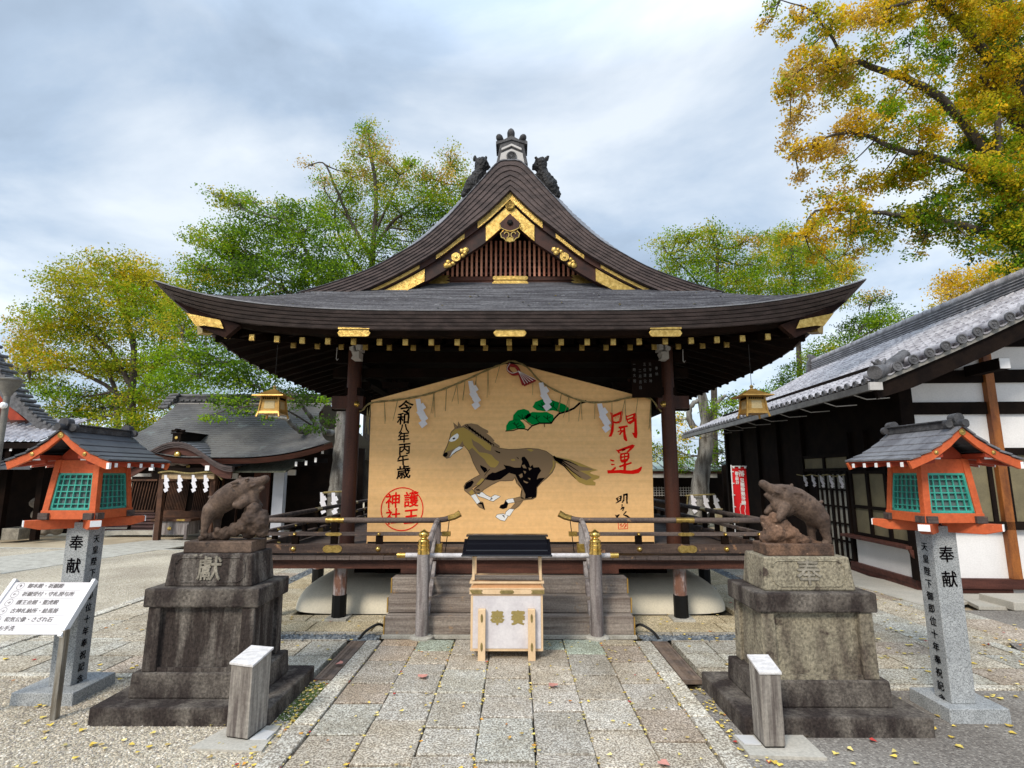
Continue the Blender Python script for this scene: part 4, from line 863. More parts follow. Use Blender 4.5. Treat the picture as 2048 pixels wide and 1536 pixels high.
paint('ochre_patches', [Z([(155, 515), (205, 400), (232, 320), (245, 255), (285, 220), (380, 197), (440, 230), (530, 300), (640, 365), (700, 410), (690, 465), (640, 450), (560, 380), (500, 350), (470, 320), (490, 400), (560, 480), (640, 490), (700, 510), (740, 560), (788, 590), (770, 625), (740, 655), (690, 650), (650, 610), (620, 560), (570, 520), (520, 470), (480, 430), (440, 460), (385, 395), (370, 350), (340, 400), (280, 440), (200, 470)]), Z([(1095, 448), (1150, 442), (1180, 460), (1150, 475)]), Z([(1395, 560), (1420, 590), (1418, 640), (1385, 700), (1350, 740), (1400, 640)]), Z([(920, 560), (960, 555), (970, 575), (930, 580)]), Z([(520, 850), (590, 775), (620, 790), (560, 850)]), Z([(440, 935), (480, 905), (505, 945), (470, 970)])], YELP, 3.4, par=hs)
paint('tail_shade', [Z([(1400, 530), (1480, 545), (1600, 580), (1700, 640), (1800, 655), (1860, 680), (1800, 690), (1700, 690), (1800, 740), (1840, 770), (1780, 800), (1690, 760), (1640, 715), (1560, 650), (1470, 600)]), Z([(560, 200), (640, 262), (600, 262), (560, 240)])], TAU, 3.2, par=hs)
paint('dark_patches', [Z([(150, 520), (160, 490), (190, 478), (205, 500), (190, 530), (165, 535)]),
    Z([(570, 625), (600, 640), (640, 660), (655, 690), (620, 715), (600, 690), (575, 655)]), Z([(730, 455), (800, 480), (798, 495), (760, 482)]), Z([(980, 530), (1010, 548), (1005, 560)]),
    Z([(630, 790), (660, 740), (710, 710), (740, 715), (800, 690), (860, 665), (835, 620), (860, 630), (900, 635), (960, 655), (1030, 655), (1050, 590), (1040, 560), (1045, 535), (1075, 530), (1100, 560), (1120, 590), (1140, 650), (1165, 620), (1180, 655), (1240, 650), (1265, 690), (1230, 740), (1215, 790), (1240, 775), (1310, 770), (1260, 822), (1212, 880), (1208, 985), (1160, 1008), (1080, 1010), (1085, 960), (1050, 880), (1000, 800), (970, 735), (900, 715), (860, 745), (800, 790), (720, 805)]),
    Z([(395, 870), (415, 830), (480, 800), (500, 820), (470, 870), (420, 900), (395, 900)]), Z([(545, 1068), (575, 1050), (605, 1060), (622, 1130), (600, 1110), (590, 1075)]), Z([(862, 1030), (888, 1060), (870, 1090), (835, 1085)]), Z([(800, 1185), (845, 1200), (850, 1230), (820, 1195)]), Z([(520, 905), (560, 900), (570, 920), (530, 915)])], INK, 4.2, par=hs)
paint('coat_flecks', [Z([(1010, 740), (1050, 720), (1055, 760), (1030, 775)]), Z([(1060, 690), (1095, 700), (1080, 730)]), Z([(1110, 770), (1145, 780), (1135, 795)]), Z([(1060, 800), (1120, 825), (1100, 835), (1070, 820)]), Z([(1045, 630), (1075, 620), (1100, 665), (1060, 660)]), Z([(1120, 655), (1160, 665), (1130, 690)]), Z([(1110, 1000), (1160, 990), (1150, 1005)])], TAU, 5, par=hs)
paint('white_marks', [Z([(215, 350), (240, 312), (275, 285), (310, 265), (328, 285), (320, 320), (285, 350), (240, 362)]), Z([(235, 515), (250, 480), (290, 440), (330, 415), (375, 425), (340, 450), (290, 475), (255, 505), (215, 545)])], WHP, 4.2, par=hs)
paint('eye', [Z([(255, 325), (275, 312), (290, 320), (275, 335), (262, 335)])], INK, 5, par=hs)
stroke('mane_strokes', [Z([(400 + k * 34, 175 + k * 24), (450 + k * 34, 215 + k * 22), (440 + k * 36, 232 + k * 23)]) for k in range(9)] + [Z([(420 + k * 30, 165 + k * 22), (475 + k * 28, 232 + k * 21)]) for k in range(9)], 1.6, INK, 4.2, par=hs)
stroke('tail_strokes', [Z([(1400, 530), (1500, 575), (1600, 640), (1690, 700)]), Z([(1410, 545), (1520, 610), (1620, 700), (1720, 770)]), Z([(1420, 560), (1530, 640), (1600, 720), (1660, 785)]), Z([(1430, 545), (1560, 580), (1680, 630)]), Z([(1405, 525), (1480, 575), (1540, 600)])], (3.4, 1.0), INK, 4.2, par=hs)
stroke('leg_lines', [Z([(620, 745), (655, 700), (680, 672)]), Z([(965, 765), (985, 830), (1045, 895), (1030, 980)]), Z([(640, 765), (600, 820), (560, 860), (510, 895)])], 1.1, INK, 5, par=hs)
pine = paint('painted_pine', [expand(q, .6) for q in [Z([(868, 232), (870, 180), (900, 130), (960, 108), (1020, 115), (1060, 150), (1085, 195), (1070, 212), (1000, 205), (930, 222)]), Z([(945, 110), (950, 60), (1000, 5), (1070, -10), (1120, 10), (1150, 60), (1100, 100), (1040, 110)]), Z([(1080, 90), (1110, 50), (1170, 25), (1250, 30), (1330, 25), (1400, 60), (1405, 100), (1380, 145), (1300, 140), (1230, 150), (1160, 165), (1110, 130)]),
     Z([(1170, -35), (1200, -90), (1280, -120), (1370, -115), (1450, -90), (1530, -60), (1580, -20), (1570, 10), (1480, 20), (1400, 0), (1300, 10), (1220, 0)])]], GRP, 1)
stroke('branch', [Z([(858, 240), (950, 232), (1010, 212), (1080, 215), (1115, 228), (1160, 180), (1250, 150), (1380, 150), (1420, 90), (1470, 40), (1560, 15), (1640, -20), (1700, -75), (1780, -100)])], (1.6, 4.5), INK, 2.4, par=pine)
stroke('twigs', [Z([(1000, 215), (975, 170), (940, 150)]), Z([(975, 175), (960, 140)]), Z([(978, 178), (1010, 145)]), Z([(985, 195), (1040, 170)]), Z([(1115, 225), (1110, 240)]), Z([(1160, 180), (1060, 105), (1000, 60)]), Z([(1060, 105), (1045, 50)]), Z([(1060, 105), (1090, 60)]), Z([(1250, 150), (1210, 100), (1160, 70)]), Z([(1210, 100), (1215, 60)]), Z([(1210, 100), (1250, 70)]), Z([(1380, 145), (1330, 100), (1290, 70)]), Z([(1330, 100), (1340, 60)]), Z([(1330, 100), (1375, 75)]), Z([(1300, 150), (1305, 195)]), Z([(1480, 30), (1400, -40), (1340, -70)]), Z([(1400, -40), (1410, -85)]), Z([(1290, -20), (1270, -80)]), Z([(1290, -20), (1230, -60)])], 1.3, INK, 2.4, par=pine)
# lettering on the board
yl = YB_ - .034
def bpos(px_, py_): x, z = at(px_, py_, yl); return x, yl, z
def chars(name, lst, mt, par, bold=.02, sx=1.0, rot=0):     # (char, px, py, height in px, shear)
    obs = []
    for ch, a, b, h, *r_ in lst:
        x, y, z = bpos(a, b); sz = h / 1096 * 7.0 * 1.06
        sh = Matrix.Identity(4); sh[1][0] = .10
        obs.append(text(name, ch, sz, mt, par, Matrix.Translation((x, y, z)) @ Matrix.Rotation(R(90), 4, 'X') @ Matrix.Rotation(R(r_[0] if r_ else 0), 4, 'Z') @ sh, ext=.0007, bold=bold, sx=sx))
    bm = bmesh.new()
    for o in obs: bm.from_mesh(o.data)
    bm.to_mesh(obs[0].data); bm.free()
    for o in obs[1:]: bpy.data.objects.remove(o)
    return obs[0]
chars('black_lettering', [('令', 812, 817, 29, 3), ('和', 807, 839, 24, -2), ('八', 808, 858, 20), ('年', 807, 876, 22), ('丙', 809, 899, 23), ('午', 806, 921, 22, 4), ('歳', 807, 946, 26)], INK, panel, .022, 1.05)
chars('red_lettering', [('神', 786, 1003, 30), ('護', 822, 1001, 30), ('社', 786, 1035, 30), ('王', 822, 1035, 30)], REDI, panel, .016, .95)
x, y, z = bpos(804, 1018); mm = MB(); n = 48
for k in range(n):
    a, b = 2 * math.pi * k / n, 2 * math.pi * (k + 1) / n; r0, r1 = .258, .270; mm.prism([(x + r0 * math.cos(a), z + r0 * math.sin(a)), (x + r1 * math.cos(a), z + r1 * math.sin(a)), (x + r1 * math.cos(b), z + r1 * math.sin(b)), (x + r0 * math.cos(b), z + r0 * math.sin(b))], y, y - .0007)
meshobj('seal_ring', mm, REDI, panel)
def K(l): return [(1200 + a * .20833, 780 + b * .20833) for a, b in l]    # read off an enlargement
# large brush characters drawn stroke by stroke
paint('red_characters', [expand(K(q), .42) for q in [
    [(98, 215), (120, 222), (122, 240), (215, 200), (218, 215), (205, 300), (185, 318), (150, 322), (148, 308), (185, 298), (195, 235), (125, 262), (132, 330), (128, 400), (110, 445), (84, 448), (105, 400), (112, 330), (108, 250)],
    [(145, 262), (178, 250), (176, 262), (146, 275)], [(130, 300), (150, 306), (152, 320), (132, 318)],
    [(245, 240), (262, 250), (335, 222), (348, 228), (352, 330), (358, 420), (352, 462), (330, 455), (308, 410), (330, 412), (330, 300), (290, 328), (268, 318), (252, 282)],
    [(180, 352), (262, 340), (268, 352), (240, 360), (245, 420), (262, 485), (250, 492), (228, 470), (222, 400), (205, 412), (195, 430), (182, 428), (200, 395), (172, 405), (172, 396), (195, 388), (192, 368), (178, 368)],
    [(152, 572), (168, 578), (310, 524), (333, 532), (322, 552), (268, 602), (258, 592), (290, 556), (182, 592), (198, 606), (180, 606)],
    [(212, 572), (240, 566), (244, 576), (214, 588)], [(198, 610), (262, 600), (280, 610), (282, 650), (262, 682), (250, 690), (210, 696), (196, 680), (192, 640)],
    [(182, 730), (228, 712), (232, 690), (248, 690), (248, 708), (300, 692), (304, 704), (250, 724), (248, 768), (226, 768), (226, 730), (190, 742)],
    [(98, 664), (138, 676), (128, 686), (102, 680)], [(104, 708), (136, 712), (142, 718), (112, 722)], [(70, 772), (108, 770), (140, 742), (150, 740), (152, 750), (134, 772), (200, 768), (300, 775), (360, 760), (398, 735), (402, 742), (392, 772), (370, 796), (320, 805), (240, 802), (180, 795), (76, 800)]]], REDI, 2)
paint('red_character_gaps', [K(q) for q in [[(148, 262), (176, 252), (174, 262), (148, 274)], [(260, 262), (318, 242), (316, 254), (264, 276)], [(266, 292), (312, 276), (310, 286), (272, 304)], [(205, 372), (225, 368), (224, 382), (206, 386)], [(208, 625), (230, 620), (230, 634), (210, 638)], [(242, 618), (264, 614), (264, 628), (242, 632)], [(208, 655), (230, 650), (230, 664), (210, 668)], [(242, 648), (262, 644), (260, 658), (242, 662)]]], BOARDM, 3)
paint('signature', [K(q) for q in [[(152, 1040), (205, 1010), (210, 1020), (204, 1062), (180, 1076), (160, 1086), (148, 1088), (170, 1066), (160, 1058)], [(222, 1000), (262, 990), (268, 1000), (264, 1060), (268, 1090), (252, 1090), (250, 1010), (236, 1016), (234, 1060), (218, 1082), (208, 1082), (222, 1050)],
    [(208, 1096), (218, 1098), (214, 1122), (230, 1120), (236, 1128), (222, 1160), (212, 1158), (222, 1136), (196, 1150), (198, 1142), (206, 1130)], [(142, 1192), (158, 1204), (182, 1192), (190, 1194), (168, 1228), (158, 1226)], [(250, 1160), (256, 1168), (230, 1196), (260, 1200), (292, 1226), (272, 1226), (222, 1200), (224, 1190)]]], INK, 2)
paint('signature_gaps', [K(q) for q in [[(172, 1036), (192, 1026), (192, 1036), (172, 1046)], [(172, 1054), (192, 1044), (192, 1052), (176, 1062)], [(236, 1022), (250, 1018), (250, 1030), (236, 1034)], [(236, 1042), (250, 1038), (250, 1050), (236, 1054)]]], BOARDM, 3)
def sq(l): return l
stroke('small_seal', [K(q) for q in [[(172, 1240), (262, 1242), (266, 1330), (178, 1334), (172, 1240)], [(190, 1300), (205, 1280), (200, 1320)], [(212, 1312), (240, 1276), (250, 1310)], [(218, 1260), (250, 1262)], [(230, 1322), (256, 1290)]]], 1.3, REDI, 2)
# ---------------------------------------------------------------- straw rope, paper streamers, cord
t = thing('straw_rope', 'twisted straw rope draped across the top of the votive plaque with hanging straws', 'sacred rope', (AX, 6.98, 2.5))
YR = 7.045
RP = smoothcurve([at3(a, b, YR) for a, b in [(700, 822), (722, 822), (742, 806), (800, 799), (860, 787), (920, 765), (970, 742), (1005, 728), (1025, 722), (1055, 735), (1080, 762), (1120, 785), (1170, 803), (1220, 803), (1260, 795), (1300, 797), (1322, 822), (1345, 823)]], 6)
m = MB()
for ph in (0, math.pi):
    q = []
    for i, p in enumerate(RP): q.append(p + Vector((0, .007 * math.cos(i * 1.0 + ph), .007 * math.sin(i * 1.0 + ph))))
    m.tube(q, .008, 6)
rope = meshobj('rope', m, STRAW, t)
rr = random.Random(9)
for k, (px_, py_, n_, ln) in enumerate([(742, 806, 3, 48), (769, 803, 2, 46), (795, 801, 1, 44), (818, 797, 1, 42), (868, 783, 3, 50), (893, 776, 2, 46), (914, 768, 2, 40), (930, 762, 2, 44), (953, 752, 2, 56), (976, 742, 2, 56), (1000, 730, 1, 38), (1044, 745, 2, 30), (1066, 755, 1, 34), (1123, 786, 2, 44), (1138, 792, 2, 50), (1162, 800, 2, 46), (1190, 803, 1, 40), (1224, 803, 1, 46), (1250, 799, 2, 50), (1276, 796, 1, 40), (1302, 798, 4, 62), (1331, 824, 3, 54), (706, 823, 2, 56), (735, 815, 3, 60)]):
    m = MB()
    for j in range(n_):
        dx = rr.uniform(-8, 8) + (j - n_ / 2) * 4; a = at3(px_, py_, YR); b = at3(px_ + dx * .5, py_ + ln * .5, YR - .01); c = at3(px_ + dx, py_ + ln * rr.uniform(.85, 1.05), YR - .005); m.tube([a, b, c], [.004, .0045, .003], 4)
    meshobj('straw', m, STRAW, rope)
def shide(x, y, z, sc_, label, group, tilt=0, parent=None):
    m = MB(); w_ = .055 * sc_; h_ = .062 * sc_; px_ = 0; M0 = Matrix.Translation((x, y, z)) @ Matrix.Rotation(tilt, 4, 'Y')
    m.M = M0; m.prism([(-w_ * .4, 0), (w_ * .3, 0), (w_ * .55, -h_ * 1.6), (-w_ * .25, -h_ * 1.7)], -.004, -.006)
    cx, cz = w_ * .15, -h_ * 1.2
    for k in range(4):
        yy = -.008 - .003 * k; q = .22 if k % 2 == 0 else -.05
        m.prism([(cx - w_ * (.62 - q), cz + h_ * .18), (cx + w_ * (.30 + q), cz + h_ * .62), (cx + w_ * (.72 + q), cz - h_ * .10), (cx - w_ * (.15 - q), cz - h_ * .58)], yy, yy - .0015)
        cx += w_ * .10; cz -= h_ * .74
    if parent is not None: return meshobj('paper_streamer', m, PAPER, parent)
    return solo('paper_streamer', m, PAPER, label, 'paper streamer', group, off=(x, y, z))
G = 'white zigzag papers on the votive plaque rope'
for (a, b, l) in [(838, 798, 'white zigzag paper streamer beside the black date lettering, leftmost on the rope'), (943, 762, 'white zigzag paper streamer left of the rope peak above the horse mane'), (1084, 765, 'white zigzag paper streamer hanging over the painted pine'), (1201, 807, 'white zigzag paper streamer left of the big red characters')]:
    p = at3(a, b, 7.02); shide(p.x - .01, p.y, p.z, 1.55, l, G, tilt=R(-6))
# red and white bell cord tassel
t = thing('tassel_cord', 'red and white twisted tassel hanging at the peak of the plaque', 'tassel', tuple(at3(1022, 722, 6.98)))
REDC = mat('red_cloth', (.30, .015, .02), (.22, .01, .012), 20, rough=.7); 
m = MB(); p0 = at3(1020, 727, 6.97); m.tube(smoothcurve([p0, at3(1016, 738, 6.96), at3(1026, 748, 6.95), at3(1038, 745, 6.95), at3(1032, 733, 6.95), at3(1020, 730, 6.95)], 5), .022, 8)
k_ = meshobj('knot', m, REDC, t, smooth=50)
m = MB(); a = at3(1036, 742, 6.95)
for k in range(7): b = at3(1046 + k * 4.2, 772 - abs(k - 1) * 1.9, 6.95 - .01 * (k % 2)); m.tube([a, a.lerp(b, .5), b], [.012, .013, .014], 6)
meshobj('tassel', m, REDC, t, smooth=50)
m = MB()
for k in range(5): b = at3(1050 + k * 5.2, 768 - k * 2.2, 6.925); m.tube([a + Vector((0, -.02, 0)), b], [.002, .004], 5)
m.tube(smoothcurve([p0 + Vector((0, -.022, 0)), at3(1014, 738, 6.93), at3(1024, 746, 6.92), at3(1036, 743, 6.92)], 5), .004, 5); meshobj('white_cords', m, WHITE, t)
meshobj('hanging_wire', MB().tube([p0, p0 + Vector((0, .02, .30))], .002, 4), BLACKM, t)
# framed verse board with faint white writing, high under the eave
t = thing('verse_board', 'dark hanging board with faint white brush writing above the plaque at right', 'board', tuple(at3(1290, 755, 6.86)))
a0 = at(1262, 718, 6.86); a1 = at(1325, 795, 6.86); meshobj('board', MB().box(a0[0], a1[0], 6.86, 6.88, a1[1], a0[1]), WOODD, t)
FW = mat('faint_white_ink', (.16, .16, .16), rough=.9, spec=0)
for i, (a, b, s_) in enumerate([(1313, 737, '奉納'), (1300, 729, '天平護神'), (1289, 729, '五位清公'), (1280, 742, '二月吉日'), (1268, 729, '一時大和')]): x, z = at(a, b, 6.857); vtext('faint_lettering', s_, .048, .072, FW, t, x, 6.857, z, sx=.8)
# two white hooks hanging under the eave
for a, b, l in ((674, 700, 'thin wire hook hanging under the eave at left'), (1366, 704, 'thin wire hook hanging under the eave at right')):
    p = at3(a, b, 6.0); solo('wire_hook', MB().tube([p + Vector((0, 0, .03)), p + Vector((-.004, 0, -.10)), p + Vector((.006, 0, -.12)), p + Vector((.02, 0, -.10))], .003, 5), PLASTG, l, 'hook', off=tuple(p))
# =============================================================== offering box
t = thing('offering_box', 'pale new wood offering box with a black lacquer roof in front of the steps', 'offering box', (-.073, 5.15, 0))
cx = -.073; x0, x1, yf, yb = cx - .318, cx + .318, 5.08, 5.40
meshobj('box_body', MB().box(x0, x1, yf, yb, .075, .5490), PALEW, t, bevel=.004)
meshobj('front_panel', MB().box(x0 + .02, x1 - .02, yf - .006, yf + .001, .10, .5353), HIDE, t)
meshobj('lid_frame', MB().box(x0 - .012, x1 + .012, yf - .016, yb + .01, .5507, .5920), PALEW, t, bevel=.003)
m = MB().prism([(x0 - .010, .5963), (x1 + .010, .5963), (x1 - .03, .6393), (x0 + .03, .6393)], yf + .004, yf + .02).box(x0 + .01, x1 - .01, yf + .02, yb, .5929, .6075)
meshobj('slot_panel', m, mat('orange_pale_wood', (.62, .34, .17), (.55, .30, .14), 4, (4, 1, 4), rough=.6, fine=.05), t)
m = MB().box(x0 - .012, x1 + .012, yf - .014, yf + .01, .6402, .6574).box(x0 - .012, x0 + .012, yf + .011, yb, .6402, .6565).box(x1 - .012, x1 + .012, yf + .011, yb, .6402, .6565).box(x0 - .012, x1 + .012, yb - .02, yb + .01, .6582, .6711).box(x0 - .014, x1 + .014, yf - .017, yf + .01, .5937, .6023)
meshobj('top_rim', m, PALEW, t, bevel=.003)
for s, xa in ((-1, x0), (1, x1)):
    meshobj('brass_corner', MB().prism([(xa - s * .012 + s * .0 + (s * .024 if s > 0 else s * .0), .5542), (xa - s * .095, .5542), (xa - s * .105, .5593), (xa - s * .09, .5722), (xa - s * .105, .5851), (xa - s * .095, .5886), (xa + s * .012, .5886)], yf - .0205, yf - .0165), BRASS, t)
plate(cx, .5714, .062, .016, yf - .0165, 2, 'brass_plate', .004, BRASS, t)
for s in (-1, 1):
    xl = cx + s * .217; lg = meshobj('leg', MB().box(xl - .032, xl + .032, yf - .05, yf - .008, 0, .432), PALEW, t, bevel=.004); meshobj('rear_leg', MB().box(xl - .032, xl + .032, yb - .01, yb + .03, 0, .1), PALEW, t)
    for z in (.13, .385): plate(xl, z, .0095, .0095, yf - .0505, 2, 'brass_oval', .003, BRASS, lg).scale = (1, 1, 1)
    for z in (.135, .385): meshobj('brass_oval', MB().lathe([(.009, 0), (.007, -.003)], (0, 0, 0), 12, 'y'), BRASS, lg)
    xp = cx + s * .30; meshobj('roof_post', MB().box(xp - .011, xp + .011, yf + .03, yf + .055, .66, .915).box(xp - .010, xp + .010, yb - .04, yb - .015, .672, .915), PALEW, t)
for ob in list(bpy.data.objects):
    if ob.name.startswith('brass_oval'): bpy.data.objects.remove(ob)
for s in (-1, 1):
    xl = cx + s * .217; lg = [o for o in t.children if o.name.startswith('leg')][0 if s < 0 else 1]
    for z in (.125, .36):
        m = MB(); m.prism([(xl + .010 * math.cos(a), z + .036 * math.sin(a)) for a in [k * math.pi / 8 for k in range(16)]], yf - .054, yf - .0505); meshobj('brass_oval', m, BRASS, lg)
# black lacquer roof: two slopes with a stepped front
m = MB(); rx = .395
m.prism([(yf - .085, .893), (yf - .08, .880), (5.24, .985), (yb + .09, .880), (yb + .095, .893), (5.24, 1.005)], cx - rx, cx + rx, 'x')
m.prism([(yf - .03, .928), (yf - .028, .918), (5.24, 1.0), (5.24, 1.022)], cx - rx + .03, cx + rx - .03, 'x').box(cx - rx + .04, cx + rx - .04, 5.20, 5.28, .99, 1.035).box(cx - rx + .02, cx + rx - .02, 5.18, 5.30, 1.030, 1.046)
m.tube([(cx - rx - .005, yf - .085, .889), (cx + rx + .005, yf - .085, .889)], .009, 6)
rf = meshobj('lacquer_roof', m, BLACKW, t, bevel=.003)
GL = mat('gold_lettering', (.36, .28, .10), rough=.5, metal=.4, fine=.1)
for ch, dx in (('奉', -.083), ('賽', .098)): text('gold_lettering', ch, .125, GL, t, FRONT(cx + dx, yf - .0072, .345), ext=.001, bold=.045, sx=1.0)
# =============================================================== boar statues on pedestals
def pedestal(label, loc, glyph, stone, mirror, stone2):
    t = thing('stone_pedestal', label, 'pedestal', loc, group='tall weathered stone pedestals flanking the path', world=False)
    meshobj('base_slab', MB().box(-.585, .585, -.37, .44, -.02, .112), stone2, t, bevel=.012)
    meshobj('plinth', MB().box(-.435, .435, -.235, .30, .112, .272, .008, .008), stone2, t, bevel=.012)
    meshobj('die', MB().box(-.352, .352, -.178, .25, .272, .69, .012, .010), stone, t)
    for sx in (-1, 1): meshobj('pilaster', MB().box(*sorted([sx * .375, sx * .275]), -.212, -.10, .273, .689, .006, .004), stone, t, bevel=.008); meshobj('pilaster', MB().box(*sorted([sx * .375, sx * .29]), .17, .265, .273, .689, .006, .004), stone, t, bevel=.006)
    meshobj('footing_band', MB().box(-.27, .27, -.206, -.19, .272, .30), stone, t)
    meshobj('cap', MB().box(-.40, .40, -.225, .29, .69, .815), stone2, t, bevel=.012)
    up = meshobj('inscription_block', MB().box(-.312, .312, -.15, .21, .815, 1.035, .022, .015), stone, t, bevel=.01)
    # raised cartouche line
    yy = -.149; tt = .015 / .22
    def q(x, z): return (x, yy + tt * (z - .815) - .003, z)
    o_ = []
    for (x, z) in [(-.20, .845), (-.235, .865), (-.235, .875), (-.25, .88), (-.25, .97), (-.235, .975), (-.235, .99), (-.205, 1.01), (.205, 1.01), (.235, .99), (.235, .975), (.25, .97), (.25, .88), (.235, .875), (.235, .865), (.20, .845), (-.20, .845)]: o_.append(q(x, z))
    meshobj('carved_border', MB().tube(o_, .0045, 5), stone, up)
    text('carved_character', glyph, .175, STONEC, up, Matrix.Translation(q(.0, .925)) @ Matrix.Rotation(R(86), 4, 'X'), ext=.006, bold=.012)
    return t
PR = pedestal('tall grey stone pedestal right of the path carved with the character 奉, under the brown boar', (2.005, 4.06, 0), '奉', STONEL, False, STONEK)
PL = pedestal('tall dark stained stone pedestal left of the path carved with the character 獻, under the boar', (-2.165, 4.18, 0), '獻', STONEW, True, STONEK)
def boar(label, cx, yc, zb, P, ears, eye, feet, rock, matp, tusk, flip, slab):
    t = thing('boar_statue', label, 'boar statue', (cx, yc, zb), group='stone boar statues on the pedestals')
    def w(a, b, dy=0): x, z = at(a, b, yc); return (x, yc + dy, z)
    pr = []
    for ch in P: pr += chain([(w(a, b, dy), r_) for a, b, dy, r_ in ch])
    for a, b, dy, ry in ears: pr.append((w(a, b, dy), ry[0], ry[1]))
    body = blob('boar_body', [(p[0], p[1] if not isinstance(p[1], tuple) else p[1], *p[2:]) for p in pr], .0058, matp, t, .004, .03)
    m = MB()
    for dy in (-1, 1):
        a, b, r_, o_ = eye; m.lathe([(.001, -.006), (.007, -.004), (.0095, 0)], w(a, b, dy * o_), 10, 'y')
    meshobj('eye', m, BOARD if False else matp, body, smooth=60)
    m = MB()
    for dy in (-1, 1):
        (a, b), (c, d_) = tusk; m.tube([w(a, b, dy * .026), w((a + c) / 2, (b + d_) / 2 + 1, dy * .03), w(c, d_, dy * .032)], [.006, .005, .002], 6)
    meshobj('tusk', m, matp, body, smooth=60)
    rk = []
    rr = random.Random(4 + flip)
    for a, b, dy, r_ in rock: rk.append((w(a, b, dy), (r_ * rr.uniform(.85, 1.2), r_ * rr.uniform(.85, 1.1), r_ * rr.uniform(.8, 1.15)), (0, rr.uniform(-30, 30), 0)))
    blob('rock', rk, .009, BOARR if not flip else matp, t, .028, .035)
    meshobj('slab', slab, BOARR if not flip else matp, t, bevel=.008)
    return t
# right boar: snout up at left, standing on its hind legs at right
ycR = 4.08; 
PRT = [
    [(1526, 968, 0, .031), (1536, 975, 0, .035), (1548, 981, 0, .047), (1562, 986, 0, .066), (1576, 991, 0, .078)],      # snout to skull
    [(1531, 990, 0, .014), (1541, 996, 0, .022), (1553, 1001, 0, .042)],                                # lower jaw
    [(1575, 993, 0, .086), (1592, 1002, 0, .096), (1610, 1014, 0, .096), (1626, 1026, 0, .089), (1634, 1034, 0, .078)],
    [(1555, 1006, 0, .050), (1560, 1015, 0, .052), (1570, 1014, 0, .072)],
    [(1628, 1036, .03, .060), (1631, 1052, .04, .038), (1628, 1066, .04, .028), (1631, 1080, .04, .025), (1625, 1085, .04, .021)],
    [(1635, 1036, -.035, .064), (1641, 1050, -.045, .044), (1643, 1065, -.05, .031), (1648, 1080, -.05, .027), (1641, 1086, -.05, .023)],
    [(1564, 1014, -.04, .046), (1557, 1026, -.05, .034), (1551, 1035, -.055, .027)],
    [(1558, 1012, .04, .036), (1547, 1018, .05, .027), (1540, 1025, .05, .022)],
    [(1638, 1006, 0, .015), (1644, 1003, 0, .012)],
    [(1578, 975, 0, .018), (1596, 984, 0, .020), (1616, 996, 0, .014)]]
EARR = [(1585, 986, -.086, ((.034, .012, .012), (0, 12, 0))), (1585, 992, -.084, ((.026, .012, .006), (0, 12, 0))), (1585, 986, .086, ((.034, .012, .012), (0, 12, 0))), (1579, 971, -.03, ((.013, .009, .018), (0, 20, 0))), (1548, 985, -.052, ((.02, .012, .008), (0, 25, 0))), (1561, 975, -.055, ((.018, .012, .008), (0, 15, 0)))]
rockR = [(1545, 1035, -.03, .045), (1540, 1050, .0, .06), (1550, 1065, -.03, .07), (1565, 1050, -.03, .05), (1575, 1065, -.04, .05), (1585, 1075, -.03, .055), (1555, 1080, 0, .07), (1535, 1075, 0, .055), (1600, 1082, -.02, .05), (1615, 1086, 0, .045), (1580, 1086, .03, .06), (1532, 1040, .02, .035), (1638, 1090, -.03, .035), (1648, 1090, -.05, .025), (1560, 1035, .02, .045), (1628, 1088, .02, .04)]
a0, a1 = at(1530, 1112, 3.98), at(1660, 1090, 3.98)
bR = boar('brown stone boar with open mouth facing left over a rock on the right pedestal', 1.99, ycR, 1.035, PRT, EARR, (1561, 979, .05, .058), None, rockR, BOAR, ((1541, 991), (1546, 983)), 0, MB().box(1.755, 2.225, 3.965, 4.20, 1.035, 1.115))
ycL = 4.20
PLT = [
    [(531, 958, 0, .031), (521, 963, 0, .036), (510, 967, 0, .047), (497, 971, 0, .065), (484, 976, 0, .078)],
    [(526, 975, 0, .015), (515, 980, 0, .025), (503, 986, 0, .046)],
    [(484, 979, 0, .086), (468, 988, 0, .094), (452, 998, 0, .092), (438, 1009, 0, .082), (430, 1017, 0, .072)],
    [(505, 991, 0, .046), (506, 1001, 0, .044), (490, 995, 0, .072)],
    [(432, 1020, .03, .052), (428, 1036, .04, .036), (429, 1050, .04, .027), (427, 1064, .04, .023)],
    [(427, 1019, -.035, .058), (421, 1035, -.045, .042), (418, 1051, -.05, .029), (415, 1066, -.05, .025), (420, 1070, -.05, .021)],
    [(494, 1001, -.04, .044), (488, 1009, -.06, .032), (481, 1009, -.075, .024)],
    [(500, 998, .04, .038), (508, 1006, .055, .024), (514, 1012, .055, .02)],
    [(426, 996, 0, .015), (419, 994, 0, .012)],
    [(482, 959, 0, .018), (466, 968, 0, .020), (446, 980, 0, .014)]]
EARL = [(481, 965, -.086, ((.034, .012, .012), (0, -14, 0))), (481, 971, -.084, ((.026, .012, .006), (0, -14, 0))), (481, 965, .086, ((.034, .012, .012), (0, -14, 0))), (484, 954, -.03, ((.012, .008, .015), (0, -20, 0))), (512, 972, -.050, ((.022, .012, .008), (0, -25, 0))), (501, 958, -.055, ((.018, .012, .008), (0, -15, 0)))]
rockL = [(510, 1020, -.02, .055), (520, 1030, .0, .055), (522, 1045, -.02, .06), (505, 1035, -.04, .06), (490, 1050, -.04, .055), (475, 1058, -.03, .05), (510, 1055, 0, .07), (455, 1066, -.02, .045), (440, 1070, 0, .04), (425, 1072, -.02, .032), (412, 1074, -.04, .028), (495, 1064, .03, .06), (525, 1062, 0, .05), (500, 1022, .03, .05), (440, 1060, -.03, .025)]
